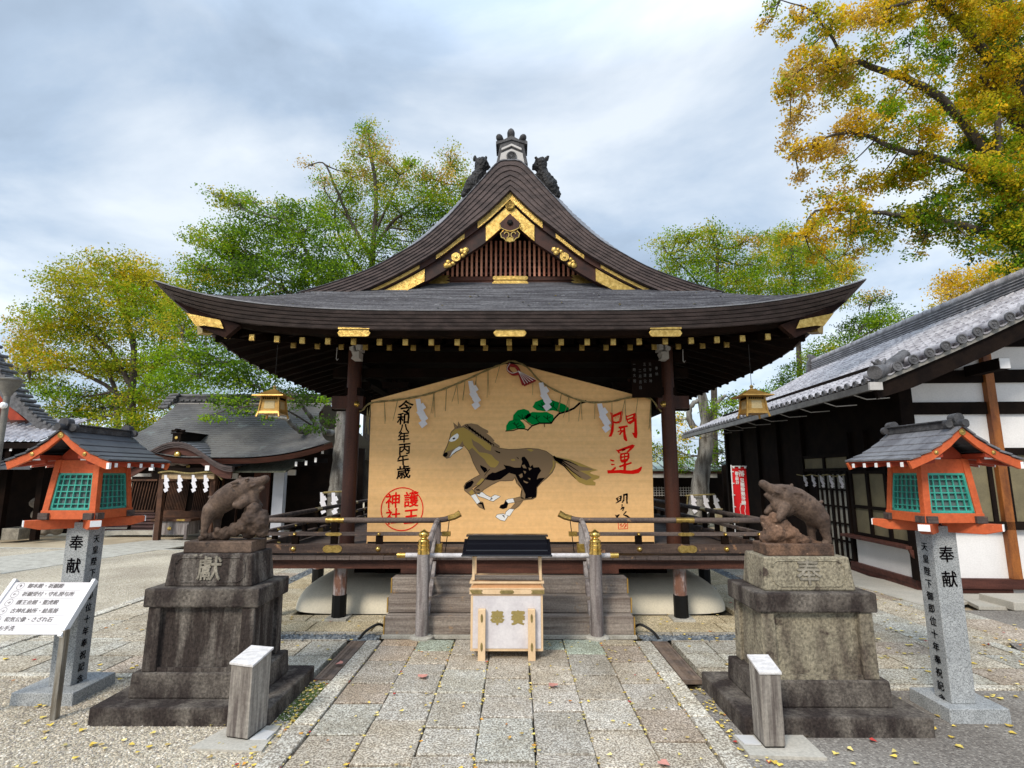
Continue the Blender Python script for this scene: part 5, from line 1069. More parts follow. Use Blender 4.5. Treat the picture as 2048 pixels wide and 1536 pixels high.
bL = boar('brown stone boar with closed mouth facing right over a rock on the left pedestal', -2.14, ycL, 1.035, PLT, EARL, (501, 962, .05, .058), None, rockL, BOAR, ((514, 974), (511, 966)), 1, MB().box(-2.40, -1.905, 4.09, 4.34, 1.035, 1.115))
# =============================================================== vermilion lanterns on granite posts
def lantern(label, loc, mir):
    s = -1 if mir else 1       # s = +1: side text on the face towards +x
    t = thing('votive_lantern', label, 'lantern', loc, group='vermilion lanterns on inscribed granite posts', world=False)
    meshobj('plinth', MB().box(-.24, .205, -.205, .22, -.02, .085, .004, .004) if not mir else MB().box(-.165, .235, -.16, .22, -.02, .085, .004, .004), GRANITE, t, bevel=.006)
    post = meshobj('granite_post', MB().box(-.082, .082, -.078, .078, .085, 1.24, -.004, -.004), GRANITE, t, bevel=.005)
    vtext('inscription', '奉献', .115, .165, INK, post, 0, -.0835, 1.08 if not mir else 1.04, bold=.010, sx=.95)
    if not mir: vtext('side_inscription', '天皇陛下御即位十年奉祝記念', .062, .0835, INK, post, .0875, .0, 1.105, rot=R(90), bold=.004)
    else: vtext('side_inscription', '天皇陛下御即位十年奉祝記念', .062, .0835, INK, post, -.0875, .0, 1.085, rot=R(-90), bold=.004)
    # crossed bearer beams with white ends
    for ax in (0, 1):
        RB = Matrix.Rotation(ax * math.pi / 2 + math.pi / 4, 4, 'Z'); m = MB(); m.M = RB; z0, z1 = (1.195, 1.265)
        if ax == 1: z0, z1 = 1.1955, 1.2655
        m.prism([(-.37, z1), (-.37, z0 + .025), (-.28, z0), (-.05, z0), (-.05, z1)], -.035, .035).prism([(.37, z1), (.37, z0 + .025), (.28, z0), (.05, z0), (.05, z1)], -.035, .035); bb = meshobj('bearer_beam', m, ORANGE, t, bevel=.003)
        m = MB(); m.M = RB
        for q in (-1, 1): m.box(*sorted([q * .370, q * .377]), -.033, .033, z0 + .026, z1 - .001)
        meshobj('white_end', m, WHITE, bb)
    for sx in (-1, 1):
        for sy in (-1, 1): m = MB(); m.box(sx * .165 - .035, sx * .165 + .035, *sorted([sy * .225, sy * .15]), 1.267, 1.315).box(*sorted([sx * .225, sx * .15]), sy * .165 - .034, sy * .165 + .034, 1.2675, 1.3145); meshobj('dark_block', m, WOODX, t, bevel=.003)
    # body: flared posts, sills and green lattices
    h0, h1, zb, zt = .205, .172, 1.268, 1.665
    F6 = [(0, 3, 2, 1), (4, 5, 6, 7), (0, 1, 5, 4), (1, 2, 6, 5), (2, 3, 7, 6), (3, 0, 4, 7)]
    sill = MB().box(-h0, h0, -h0, h0, zb, zb + .065, .003, .003); meshobj('sill', sill, ORANGE, t, bevel=.004)
    hx = .20
    for sx in (-1, 1):
        for sy in (-1, 1):
            m = MB(); b0, b1, w_ = .198, .168, .046
            xs_ = sorted([sx * b0, sx * (b0 - w_)]); ys_ = sorted([sy * b0, sy * (b0 - w_)]); xt = sorted([sx * b1, sx * (b1 - w_)]); yt = sorted([sy * b1, sy * (b1 - w_)])
            m.add([(xs_[0], ys_[0], zb + .06), (xs_[1], ys_[0], zb + .06), (xs_[1], ys_[1], zb + .06), (xs_[0], ys_[1], zb + .06), (xt[0], yt[0], zt + .04), (xt[1], yt[0], zt + .04), (xt[1], yt[1], zt + .04), (xt[0], yt[1], zt + .04)], F6); meshobj('corner_post', m, ORANGE, t, bevel=.003)
    m = MB()
    for k in range(4):
        m.M = Matrix.Rotation(k * math.pi / 2, 4, 'Z'); m.box(-.135, .135, -.165, -.14, 1.605, 1.70)
    meshobj('lintel', m, ORANGE, t)
    for k in range(4):
        RM = Matrix.Rotation(k * math.pi / 2, 4, 'Z') @ Matrix.Translation((0, -.186, 1.333)) @ Matrix.Rotation(R(-4.6), 4, 'X')
        wb, wt, H = .152, .134, .275
        m = MB(); m.M = RM
        m.add([(-wb, 0, 0), (wb, 0, 0), (wb, .02, 0), (-wb, .02, 0), (-wb, 0, .018), (wb, 0, .018), (wb, .02, .018), (-wb, .02, .018)], F6)
        m.add([(-wt, 0, H - .018), (wt, 0, H - .018), (wt, .02, H - .018), (-wt, .02, H - .018), (-wt, 0, H), (wt, 0, H), (wt, .02, H), (-wt, .02, H)], F6)
        for q in (-1, 1): m.add([(q * wb, 0, 0), (q * (wb - .018), 0, 0), (q * (wb - .018), .02, 0), (q * wb, .02, 0), (q * wt, 0, H), (q * (wt - .018), 0, H), (q * (wt - .018), .02, H), (q * wt, .02, H)], F6)
        fr = meshobj('lattice_frame', m, TEAL, t, bevel=.002)
        m = MB(); m.M = RM
        for j in range(1, 6):
            x_ = lerp(-1, 1, j / 6); m.add([(x_ * wb - .004, .004, .01), (x_ * wb + .004, .004, .01), (x_ * wb + .004, .014, .01), (x_ * wb - .004, .014, .01), (x_ * wt - .004, .004, H - .01), (x_ * wt + .004, .004, H - .01), (x_ * wt + .004, .014, H - .01), (x_ * wt - .004, .014, H - .01)], F6)
        for j in range(1, 6):
            z_ = H * j / 6; ww = lerp(wb, wt, j / 6) - .005; m.box(-ww, ww, .0035, .0135, z_ - .004, z_ + .004)
        meshobj('lattice_bars', m, TEAL, fr)
        m = MB(); m.M = RM; m.box(-wt, wt, .0215, .026, .005, H - .005); meshobj('mesh_panel', m, TEALB, fr)
    # roof: sheet slopes over vermilion gables
    ze, za, ex_, yr = 1.682, 1.925, .375, .365
    prof = [(0, za), (.10, za - .088), (.22, za - .165), (ex_, ze + .012)]
    for sx in (-1, 1):
        m = MB(); n = 5; zf = lambda x: interp(prof, x)
        for k in range(n):
            xa, xb = ex_ * k / n, ex_ * (k + 1) / n + (.006 if k < n - 1 else 0); up = .010
            za_, zb_ = zf(xa), zf(min(xb, ex_)) + up
            m.add([(sx * xa, -yr, za_ - .012), (sx * xb, -yr, zb_ - .012), (sx * xb, yr, zb_ - .012), (sx * xa, yr, za_ - .012), (sx * xa, -yr, za_ + .002), (sx * xb, -yr, zb_), (sx * xb, yr, zb_), (sx * xa, yr, za_ + .002)], F6)
        sl = meshobj('roof_slope', m, ROOFG if mir else mat_ls, t)
        if mir:
            m = MB()
            for k in range(n):
                for j in range(5):
                    yy = -yr + .12 + j * .14 + (.07 if k % 2 else 0)
                    if yy < yr - .03: xa, xb = ex_ * (k + .08) / n, ex_ * (k + .98) / n; m.add([(sx * xa, yy, zf(xa) + .0045), (sx * xb, yy, zf(xb) + .0115), (sx * xb, yy + .004, zf(xb) + .0115), (sx * xa, yy + .004, zf(xa) + .0045)], [(0, 1, 2, 3)])
            meshobj('sheet_joints', m, ROOFC, sl)
        m = MB()
        for k in range(5):
            yy = -.27 + k * .135; m.prism([(sx * .15, 1.70), (sx * (ex_ - .012), ze - .006), (sx * (ex_ - .012), ze - .034), (sx * .15, 1.672)], yy - .012, yy + .012)
        rft = meshobj('rafter', m, ORANGED, t)
        m = MB()
        for k in range(5):
            yy = -.27 + k * .135; m.prism([(sx * (ex_ - .010), ze - .004), (sx * (ex_ - .004), ze - .006), (sx * (ex_ - .004), ze - .036), (sx * (ex_ - .010), ze - .036)], yy - .012, yy + .012)
        meshobj('white_end', m, WHITE, rft)
        meshobj('eave_board', MB().prism([(sx * .14, 1.735), (sx * (ex_ - .01), ze + .006), (sx * (ex_ - .01), ze - .002), (sx * .14, 1.71)], -yr + .02, yr - .02), ORANGED, t)
    for yy in (-yr + .012, yr - .036):
        m = MB().prism([(0, za - .014), (.10, za - .100), (.22, za - .177), (ex_ + .002, ze + .0), (ex_ - .018, ze - .052), (.21, za - .232), (.09, za - .150), (0, za - .068), (-.09, za - .150), (-.21, za - .232), (-ex_ + .018, ze - .052), (-ex_ - .002, ze + .0), (-.22, za - .177), (-.10, za - .100)], yy, yy + .024)
        bg = meshobj('barge_board', m, ORANGE, t, bevel=.002)
        if yy < 0:
            for bx, bz, r_ in ((0, za - .048, .022), (-.19, za - .185, .014), (.19, za - .185, .014)): meshobj('gilt_rosette', MB().lathe([(r_, .001), (r_, -.005), (r_ * .6, -.007), (.001, -.012)], (bx, yy, bz), 14, 'y'), GOLD, bg)
            meshobj('white_end', MB().prism([(ex_ - .012, ze - .004), (ex_ - .002, ze), (ex_ - .018, ze - .052), (ex_ - .028, ze - .052)], yy - .002, yy - .0005) if False else MB().box(ex_ - .016, ex_ + .003, yy - .003, yy + .02, ze - .048, ze - .004), WHITE, bg)
    for q in (-1, 1):      # purlin ends painted white
        pl = meshobj('purlin', MB().box(q * .18 - .03, q * .18 + .03, -yr + .04, yr - .04, 1.70, 1.735), ORANGED, t)
        meshobj('white_end', MB().box(q * .18 - .032, q * .18 + .032, -yr + .033, -yr + .0405, 1.697, 1.737), WHITE, pl)
    meshobj('gable_panel', MB().prism([(-.15, 1.69), (.15, 1.69), (.13, 1.74), (0, za - .05), (-.13, 1.74)], -.152, -.148).prism([(-.15, 1.69), (.15, 1.69), (.13, 1.74), (0, za - .05), (-.13, 1.74)], .148, .152).box(-.15, .15, -.148, .148, 1.685, 1.695), ORANGED, t)
    m = MB().box(-.035, .035, -yr + .05, yr - .03, za - .02, za + .028).box(-.048, .048, -yr + .04, yr - .03, za + .028, za + .04); rg_ = meshobj('ridge', m, RIDGEM, t, bevel=.005)
    for yy in (-yr + .04, yr - .05):
        m = MB(); m.tube([(0, yy - .02, za + .045), (0, yy + .045, za + .045)], [.036, .034], 14).tube([(-.055, yy, za + .01), (-.055, yy + .03, za + .01)], .028, 10).tube([(.055, yy, za + .01), (.055, yy + .03, za + .01)], .028, 10)
        if yy < 0: m.tube([(0, -yr - .03, za + .012), (0, -yr + .06, za + .012)], .024, 12)
        meshobj('ridge_end', m, RIDGEM, rg_, smooth=40)
    return t
mat_ls = mat('dark_grey_sheet', (.085, .09, .10), (.065, .07, .08), 4, rough=.45, fine=.08)
lantern('vermilion lantern with green lattice windows on a granite post at left, behind the white sign', (-3.295, 4.32, 0), False)
lantern('vermilion lantern with green lattice windows on a granite post at right, beside the white wall', (2.995, 4.045, 0), True)
# =============================================================== wooden notice boxes by the pedestals
def notice_box(label, P, top, zt):
    t = thing('notice_box', label, 'notice box', (*P[0], 0), group='weathered wooden boxes with sloping tops')
    (ax_, ay), (bx, by), (c_x, cy) = P; dx, dy = c_x - bx, cy - by; Q = [P[0], P[1], P[2], (ax_ + dx, ay + dy)]
    vs = [(x, y, .02) for x, y in Q] + [(x, y, z) for (x, y), z in zip(Q, zt)]
    meshobj('box', MB().add(vs, [(0, 3, 2, 1), (4, 5, 6, 7), (0, 1, 5, 4), (1, 2, 6, 5), (2, 3, 7, 6), (3, 0, 4, 7)]), BOXW, t, bevel=.006)
    cxm = sum(q[0] for q in Q) / 4; cym = sum(q[1] for q in Q) / 4
    Q2 = [(cxm + (x - cxm) * 1.10, cym + (y - cym) * 1.08) for x, y in Q]
    vs = [(x, y, z + .002) for (x, y), z in zip(Q2, zt)] + [(x, y, z + .016) for (x, y), z in zip(Q2, zt)]
    meshobj('sloping_lid', MB().add(vs, [(0, 3, 2, 1), (4, 5, 6, 7), (0, 1, 5, 4), (1, 2, 6, 5), (2, 3, 7, 6), (3, 0, 4, 7)]), mat('silver_lid', (.66, .64, .63), (.52, .50, .49), 5, (2, 9, 2), rough=.7, fine=.1) if 'silver_lid' not in bpy.data.materials else bpy.data.materials['silver_lid'], t, bevel=.002)
    meshobj('foot', MB().prism([(cxm + (x - cxm) * .93, cym + (y - cym) * .93) for x, y in Q], .0, .022, 'z'), BLACKM, t)
notice_box('weathered grey wooden box with sloping pale lid before the left pedestal', [(-1.765, 3.633), (-1.613, 3.595), (-1.582, 3.789)], None, [.43, .425, .47, .47])
notice_box('weathered grey wooden box with sloping pale lid before the right pedestal', [(1.463, 3.52), (1.586, 3.521), (1.59, 3.69)], None, [.415, .415, .46, .46])
# white perforated plates lying beside them
PP = mat('white_plate_metal', (.62, .62, .62), (.5, .5, .5), 60, rough=.5, fine=.1)
def tile_plate(label, P):
    m = MB().prism(P, .0145, .022, 'z'); c = P[0]; t = solo('floor_plate', m, PP, label, 'plate', 'white studded plates beside the wooden boxes', off=(c[0], c[1], 0))
tile_plate('white studded plate on the ground beside the left box', [(-1.60, 3.60), (-1.50, 3.60), (-1.49, 3.70), (-1.575, 3.72)])
tile_plate('white studded plate on the ground beside the right box', [(1.36, 3.56), (1.455, 3.55), (1.45, 3.66), (1.345, 3.67)])
# =============================================================== direction sign
t = thing('direction_sign', 'white tilted direction sign with grey arrows and lettering on a steel post at far left', 'sign', (-3.3, 3.95, 0))
# board corners: tilted back, seen from the right
def sp(u, v, o=0.0):      # u right 0..1, v up 0..1 on the sign face
    bl = Vector((-3.61, 3.885, .535)); br = Vector((-3.06, 3.885, .535)); tl = Vector((-3.61, 4.12, .826)); nrm = (br - bl).cross(tl - bl).normalized()
    return bl + (br - bl) * u + (tl - bl) * v + nrm * o
def spbox(u0, u1, v0, v1, o0, o1): return [sp(u0, v0, o0), sp(u1, v0, o0), sp(u1, v1, o0), sp(u0, v1, o0), sp(u0, v0, o1), sp(u1, v0, o1), sp(u1, v1, o1), sp(u0, v1, o1)]
F6 = [(0, 3, 2, 1), (4, 5, 6, 7), (0, 1, 5, 4), (1, 2, 6, 5), (2, 3, 7, 6), (3, 0, 4, 7)]
bd = meshobj('board', MB().add(spbox(0, 1, 0, 1, -.006, 0), F6), STEEL, t)
for u0, u1 in ((1.0, 1.045), (-.045, 0)): meshobj('side_rail', MB().add(spbox(u0, u1, -.04, 1.06, -.03, .012), F6), WHITE, t, bevel=.002)
m = MB()
for k in range(5): v = 1 - (k + 1) * .163; m.add(spbox(.04, .92, v - .004, v + .002, .0005, .001), F6)
meshobj('ruled_lines', m, mat('pale_grey_line', (.45, .45, .46), fine=0), bd)
Ms = Matrix.Identity(4); ex_ = (sp(1, 0) - sp(0, 0)).normalized(); ey_ = (sp(0, 1) - sp(0, 0)).normalized(); ez_ = ex_.cross(ey_)
def SM(u, v, o=.0012):
    p = sp(u, v, o); return Matrix(((ex_.x, ey_.x, ez_.x, p.x), (ex_.y, ey_.y, ez_.y, p.y), (ex_.z, ey_.z, ez_.z, p.z), (0, 0, 0, 1)))
LN = [('↑', '御本殿・祈願殿'), ('←', '祈願受付・守札授与所'), ('→', '護王会館・聖虎殿'), ('→', '古神札納所・絵馬掛'), ('→', '和気公像・さざれ石'), ('↙', 'お手洗')]
for k, (ar, s_) in enumerate(LN):
    v = 1 - (k + .5) * .163
    text('arrow', ar, .030, GREYT, bd, SM(.105, v), ext=.0004, bold=.01)
    m = MB(); n = 20
    for j in range(n):
        a, b = 2 * math.pi * j / n, 2 * math.pi * (j + 1) / n; M0 = SM(.105, v); q = [M0 @ Vector((r_ * math.cos(c), r_ * math.sin(c), 0)) for r_, c in ((.0235, a), (.026, a), (.026, b), (.0235, b))]; m.add(q, [(0, 1, 2, 3)])
    meshobj('arrow_ring', m, GREYT, bd)
    text('grey_lettering', s_, .037, GREYT, bd, SM(.20, v), ext=.0004, bold=.014, align='LEFT')
meshobj('post', MB().box(-3.648, -3.612, 3.885, 3.93, -.02, .56), STEELF, t, bevel=.003); m = MB().box(-3.058, -3.022, 3.885, 3.93, -.02, .56)
meshobj('post', m, STEELF, t, bevel=.003)
# =============================================================== office at right
O = thing('office_building', 'white plastered timber office building with grey tiled roof at right', 'building', (5.62, 7.88, 0), rz=R(-3.15), world=False)
DK = mat('near_black_timber', (.009, .0065, .006), (.015, .010, .008), 4, rough=.8, fine=.15, spec=.05)
SILL = mat('brown_sill_timber', (.10, .035, .025), (.06, .02, .014), 4, (.4, 3, 3), rough=.6, fine=.15)
OPOST = mat('orange_timber', (.32, .11, .025), (.14, .045, .015), 3, (2, 2, .5), rough=.5, fine=.12)
# front wall (faces the viewer)
WP = lambda x: min(ZR0(x), ZR0(6.1 - x)) - .12
ZR0 = lambda x: 2.80 + (x + .92) * .4837 - .10
meshobj('plaster_wall', MB().prism([(.06, 0), (6.0, 0), (6.0, WP(6.0)), (3.05, WP(3.05)), (.06, WP(.06))], .03, .15), PLASTER, O)
m = MB()
for z0, z1 in ((2.44, 2.615), (2.895, 3.08), (3.42, 3.55), (3.75, 3.95)): xa_ = max(.1, (z1 + .25 - 2.8) / .4837 - .92); m.box(xa_, 6.1 - xa_, -.012, .04, z0, z1)
meshobj('front_beams', m, DK, O)
meshobj('corner_post', MB().box(-.09, .09, -.04, .12, .15, 3.05), DK, O)
for x in (1.18, 3.6): meshobj('post', MB().box(x - .06, x + .06, -.06, .03, .19, WP(x) + .02), OPOST, O, bevel=.006)
m = MB().box(.08, 1.12, -.02, .04, .0, .06).box(.1, 6, -.045, .04, .06, .19); meshobj('front_sill', m, SILL, O)
meshobj('window', MB().box(.12, 1.1, -.004, .028, .95, 1.90).box(1.26, 3.5, -.004, .028, .95, 1.90), SHOJI, O)
m = MB()
for x in (.12, 1.03, 1.26, 2.0, 2.75, 3.5): m.box(x - .03, x + .03, -.03, .03, .94, 1.92)
m.box(.1, 6, -.035, .03, 1.86, 1.96).box(.1, 6, -.06, .03, .84, .95); meshobj('window_frame', m, DK, O)
# left wall (faces the hall), local x = 0, running away from the viewer
meshobj('plaster_wall', MB().box(.0, .10, .12, 1.62, .15, .55), PLASTER, O)
meshobj('dark_wall', MB().box(.03, .13, .12, 8.2, .0, 3.3), DK, O)
meshobj('left_sill', MB().box(-.05, .05, .1, 1.78, -.0, .075).box(-.06, .04, .1, 1.75, .075, .15), SILL, O)
meshobj('window_shelf', MB().box(-.17, .03, .05, 1.8, .555, .60).prism([(-.0, .555), (-.15, .555), (-.12, .47), (-.05, .40), (-.03, .30), (0, .30)], .02, .06), SILL, O, bevel=.005)
meshobj('window', MB().box(.0, .028, .15, 1.55, .62, 1.60), SHOJI, O)
m = MB()
for y in (.12, .62, 1.10, 1.58): m.box(-.03, .028, y - .035, y + .035, .6, 2.3)
for z in (.62, 1.06, 1.62): m.box(-.025, .028, .12, 1.6, z - .02, z + .03)
meshobj('window_frame', m, DK, O)
# lattice door with paper panes
SHP = mat('pale_grey_paper', (.38, .37, .33), (.30, .29, .25), 3, rough=.85, fine=.08)
dr = meshobj('sliding_door', MB().box(0, .026, 1.72, 2.78, .12, 1.62), SHP, O)
m = MB()
for k in range(7): y = 1.72 + k * .177; w_ = .035 if k in (0, 3, 6) else .018; m.box(-.03, .026, y - w_, y + w_, .1, 1.64)
for k in range(6): z = .16 + k * .29; m.box(-.025, .026, 1.7, 2.8, z - .016, z + .016)
meshobj('door_lattice', m, DK, dr)
up = meshobj('transom', MB().box(-.0, .026, 1.70, 3.40, 1.70, 1.89), SHOJI, O)
meshobj('transom_frame', MB().box(-.03, .026, 1.6, 3.5, 1.64, 1.695).box(-.03, .026, 1.6, 3.5, 1.895, 1.95).box(-.031, .026, 2.4, 2.47, 1.6, 1.95), DK, up)
for k in range(5): y = 3.3 + k * 1.15; meshobj('post', MB().box(-.04, .03, y - .06, y + .06, 0, 3.0), DK, O)
# roof: pan and cover tiles as real relief
EXo, RXo, ZE, ZR, Y0, Y1 = -.92, 3.05, 2.80, 4.72, -.92, 8.95
ROW = .212; nrow = int((Y1 - Y0) / ROW); ROW = (Y1 - Y0) / nrow
def zr(t): return lerp(ZE, ZR, t) - .10 * math.sin(math.pi * t)      # slight sag
pf = [(0, .045), (.10, .040), (.20, .022), (.28, .0), (.45, -.012), (.62, -.012), (.78, .0), (.86, .022), (.94, .040)]
for sgn, nm in ((1, 'roof_tiles'), (-1, 'roof_tiles_far')):
    m = MB(); vs = []; rows = []
    nc = 15
    for k in range(nc): rows += [(k / nc, .016), ((k + 1) / nc, 0)]
    ys = [(Y0 + (r_ + a) * ROW, h) for r_ in range(nrow) for a, h in pf] + [(Y1, .045)]
    if sgn < 0: rows = [(0, 0), (1, 0)]; ys = ys[::9]
    for t, o in rows:
        x = lerp(EXo, RXo, t) if sgn > 0 else 2 * RXo - lerp(EXo, RXo, t)
        for i, (y, h) in enumerate(ys): vs.append((x, y, zr(t) + h + o))
    W = len(ys); m.add(vs, [(j * W + i, j * W + i + 1, (j + 1) * W + i + 1, (j + 1) * W + i) for j in range(len(rows) - 1) for i in range(W - 1)])
    meshobj('roof_tiles', m, TILE, O, smooth=50)
for r_ in range(nrow + 1):
    m = MB(); y = Y0 + r_ * ROW; m.lathe([(.052, .0), (.052, -.045), (.036, -.045), (.034, -.036), (.012, -.036), (.001, -.04)], (EXo + .02, y, ZE + .0), 12, 'x'); meshobj('eave_tile_end', m, TILED, O, smooth=40)
# verge facing the viewer: round ends and pans
n = 19
for k in range(n):
    t = (k + .3) / n; x = lerp(EXo, RXo, t); z = zr(t)
    a = meshobj('verge_tile', MB().tube([(x, Y0 + .26, z + .062), (x, Y0 - .05, z + .055)], .058, 14), TILE, O, smooth=40)
    meshobj('tile_disc', MB().lathe([(.064, .015), (.064, -.012), (.048, -.012), (.046, -.002), (.001, -.002)], (x, Y0 - .052, z + .055), 16, 'y').lathe([(.014, -.004), (.012, -.010), (.001, -.011)], (x + .014, Y0 - .052, z + .06), 8, 'y').lathe([(.014, -.004), (.012, -.010), (.001, -.011)], (x - .014, Y0 - .052, z + .065), 8, 'y').lathe([(.014, -.004), (.012, -.010), (.001, -.011)], (x, Y0 - .052, z + .038), 8, 'y'), TILED, a)
    t2 = (k + .8) / n; x = lerp(EXo, RXo, t2); z = zr(t2); pp = []
    for j in range(9): q = math.pi * j / 8; pp.append((x + .085 * math.cos(q), z + .05 - .045 * math.sin(q)))
    pp += [(x - .085 + .17 * j / 6, z + .028 - .045 * math.sin(math.pi * j / 6)) for j in range(7)]
    meshobj('pan_tile', MB().prism(pp, Y0 - .03, Y0 + .1), TILE, O)
m = MB().prism([(EXo - .05, ZE - .05)] + [(lerp(EXo, RXo, t / 8), zr(t / 8) - .02) for t in range(9)] + [(lerp(EXo, RXo, t / 8), zr(t / 8) - .07) for t in range(8, -1, -1)], Y0 - .01, Y0 + .03); meshobj('verge_board', m, mat('grey_board', (.25, .24, .22), rough=.7), O)
m = MB().prism([(EXo, ZE - .07)] + [(lerp(EXo, RXo, t / 8), zr(t / 8) - .072) for t in range(1, 9)] + [(lerp(EXo, RXo, t / 8), zr(t / 8) - .30) for t in range(8, 0, -1)] + [(EXo + .05, ZE - .24)], Y0 + .03, Y0 + .09).box(-.95, -.89, Y0 + .1, Y1, ZE - .14, ZE - .03); meshobj('verge_beam', m, DK, O)
m = MB().add([(EXo, Y0 + .05, ZE - .10), (RXo, Y0 + .05, ZR - .10), (RXo, Y1, ZR - .10), (EXo, Y1, ZE - .10)], [(0, 1, 2, 3)]); meshobj('soffit', m, DK, O)
for k in range(3): y = -.35; x = .95 + k * 1.7; pl = meshobj('purlin', MB().box(x - .07, x + .07, -.62, .0, 2.98 + k * .75, 3.13 + k * .75), DK, O); meshobj('white_end', MB().box(x - .065, x + .065, -.628, -.621, 2.985 + k * .75, 3.125 + k * .75), WHITE, pl)
# eave gutter and corner tile
gt = meshobj('gutter', MB().prism([(-1.00, 2.66), (-.93, 2.66), (-.93, 2.74), (-.94, 2.74), (-.94, 2.68), (-.995, 2.68), (-1.0, 2.745), (-1.01, 2.745)], Y0 - .02, Y1, 'y'), mat('gutter_metal', (.20, .19, .18), (.13, .12, .115), 5, rough=.45, metal=.4, fine=.15), O)
meshobj('gutter_end', MB().box(-1.02, -.86, Y0 - .06, Y0 - .022, 2.66, 2.76), PLASTG, gt)
m = MB()
for k in range(12):
    y = -.5 + k * .8; m.tube([(-.97, y, 2.66), (-.80, y, 2.60), (-.5, y, 2.62)], .008, 5)
meshobj('gutter_brackets', m, PLASTG, gt)
c_ = meshobj('corner_tile', MB().tube([(EXo + .5, Y0 + .12, ZE + .36), (EXo + .18, Y0 + .06, ZE + .14), (EXo - .02, Y0 - .07, ZE + .085)], [.07, .085, .09], 14), TILED, O, smooth=40)
meshobj('tile_disc', MB().tube([(EXo - .015, Y0 - .066, ZE + .086), (EXo - .04, Y0 - .085, ZE + .078)], [.095, .088], 16), TILED, c_)
blob('corner_ornament', chain([((EXo + .10, Y0 + .02, ZE + .18), .045), ((EXo + .06, Y0, ZE + .25), .028)]) + chain([((EXo + .12, Y0 + .02, ZE + .20), .035), ((EXo + .17, Y0 + .02, ZE + .27), .02)]) + chain([((EXo + .03, Y0, ZE + .21), .025), ((EXo - .02, Y0 - .02, ZE + .23), .016)]), .01, TILED, None, .02, .03).parent = O
# ridge wall
m = MB().box(RXo - .11, RXo + .11, Y0 + .2, Y1 - .2, ZR - .05, ZR + .22); rdg = meshobj('ridge', m, TILED, O)
m = MB().tube([(RXo, Y0 + .1, ZR + .27), (RXo, Y1 - .1, ZR + .27)], .085, 12)
for k in range(34): y = Y0 + .2 + k * .28; m.tube([(RXo, y, ZR + .27), (RXo, y + .02, ZR + .27)], .093, 12)
for k in range(4): m.box(RXo - .125, RXo + .125, Y0 + .15, Y1 - .15, ZR + .0 + k * .052, ZR + .012 + k * .052)
meshobj('ridge_cap', m, TILE, rdg, smooth=40)
meshobj('ridge_end', MB().prism([(RXo - .22, ZR - .1), (RXo + .22, ZR - .1), (RXo + .18, ZR + .25), (RXo + .08, ZR + .42), (RXo, ZR + .5), (RXo - .08, ZR + .42), (RXo - .18, ZR + .25)], Y1 - .16, Y1 - .06, 'y').tube([(RXo, Y1 - .12, ZR + .40), (RXo, Y1 + .12, ZR + .50)], .07, 10), TILED, rdg)
# straw rope and papers over the door
x0_ = -.10; rp = [(x0_, 1.6 + k * .3, 1.585 - .03 * (k % 2)) for k in range(7)]
def oloc(x, y, z): c, s_ = math.cos(R(-3.15)), math.sin(R(-3.15)); return (5.62 + x * c - y * s_, 7.88 + x * s_ + y * c, z)
t = thing('door_rope', 'straw rope with white papers over the dark lattice door of the office', 'sacred rope', oloc(-.1, 2.3, 1.6))
meshobj('rope', MB().tube([oloc(*p) for p in rp], .010, 6), STRAW, t)
for k in range(5): p = oloc(-.11, 1.75 + k * .33, 1.57); shide(p[0], p[1], p[2], .9, '', '', parent=t)
# =============================================================== side shrine at left
S = thing('side_shrine', 'low dark wooden side shrine with sweeping grey roof and curved porch gable at left', 'shrine building', (-7.2, 15.4, 0))
def lat(px, py, Y): x, z = at(px, py, Y); return x, z
# main roof
def fn(u, v, o):
    # u 0 left .. 1 right ; v 0 eave .. 1 ridge
    e = (1 - v); xl = lerp(-9.75, -10.0, v); xr = lerp(-4.45, -5.6, min(1, v * 1.3) ** .8); x = lerp(xl, xr, u); y = lerp(13.35, 16.2, v)
    z = 1.98 + 1.78 * (v ** 1.22) + e ** 2 * (.40 * max(0, (u - .55) / .45) ** 2.2 + .52 * max(0, (.35 - u) / .35) ** 2)
    return (x, y, z + o)
m = MB(); course(m, fn, 30, 40, .012); sr = meshobj('main_roof', m, ROOFSH, S)
m = MB(); m.grid(lambda u, v: (lambda p: (p[0], p[1] + .02 + .10 * v, p[2] - .02 - .12 * v))(fn(u, 0, 0)), 40, 1); m.grid(lambda u, v: (lambda p: (p[0] - .05 * (1 - v), p[1] + .1 * (1 - v), p[2] - .14))(fn(u, v * .9, 0)), 30, 6); meshobj('eave_board', m, SILL, S)
m = MB().add([(-9.9, 16.2, 3.7), (-5.6, 16.2, 3.7), (-4.4, 19.5, 2.0), (-10.2, 19.5, 2.0)], [(0, 1, 2, 3)]); meshobj('rear_roof', m, ROOFSH, S)
xa, za = lat(350, 812, 16.2); xb = -5.4
m = MB().box(xa, xb, 16.08, 16.32, 3.62, 3.84).box(xa + .02, xb, 16.05, 16.35, 3.66, 3.69); rd = meshobj('ridge', m, RIDGEM, S)
m = MB().tube([(xa - .05, 16.2, 3.90), (xb, 16.2, 3.90)], .06, 10)
for k in range(26): x = xa + .1 + k * .175; m.tube([(x - .05, 16.06, 3.74), (x + .05, 16.06, 3.74)], .03, 8)
meshobj('ridge_tiles', m, TILED, rd)
meshobj('ridge_lip', MB().box(xa - .02, xb, 16.02, 16.06, 3.615, 3.65), PLASTG, rd)
m = MB()
for k in range(5): m.tube([(xa - .12 - .02 * k, 16.1 - .08 * k, 3.9 - .10 * k), (xa + .16 - .02 * k, 16.1 - .08 * k, 3.92 - .10 * k)], .055, 10)
meshobj('ridge_end', m, TILED, rd)
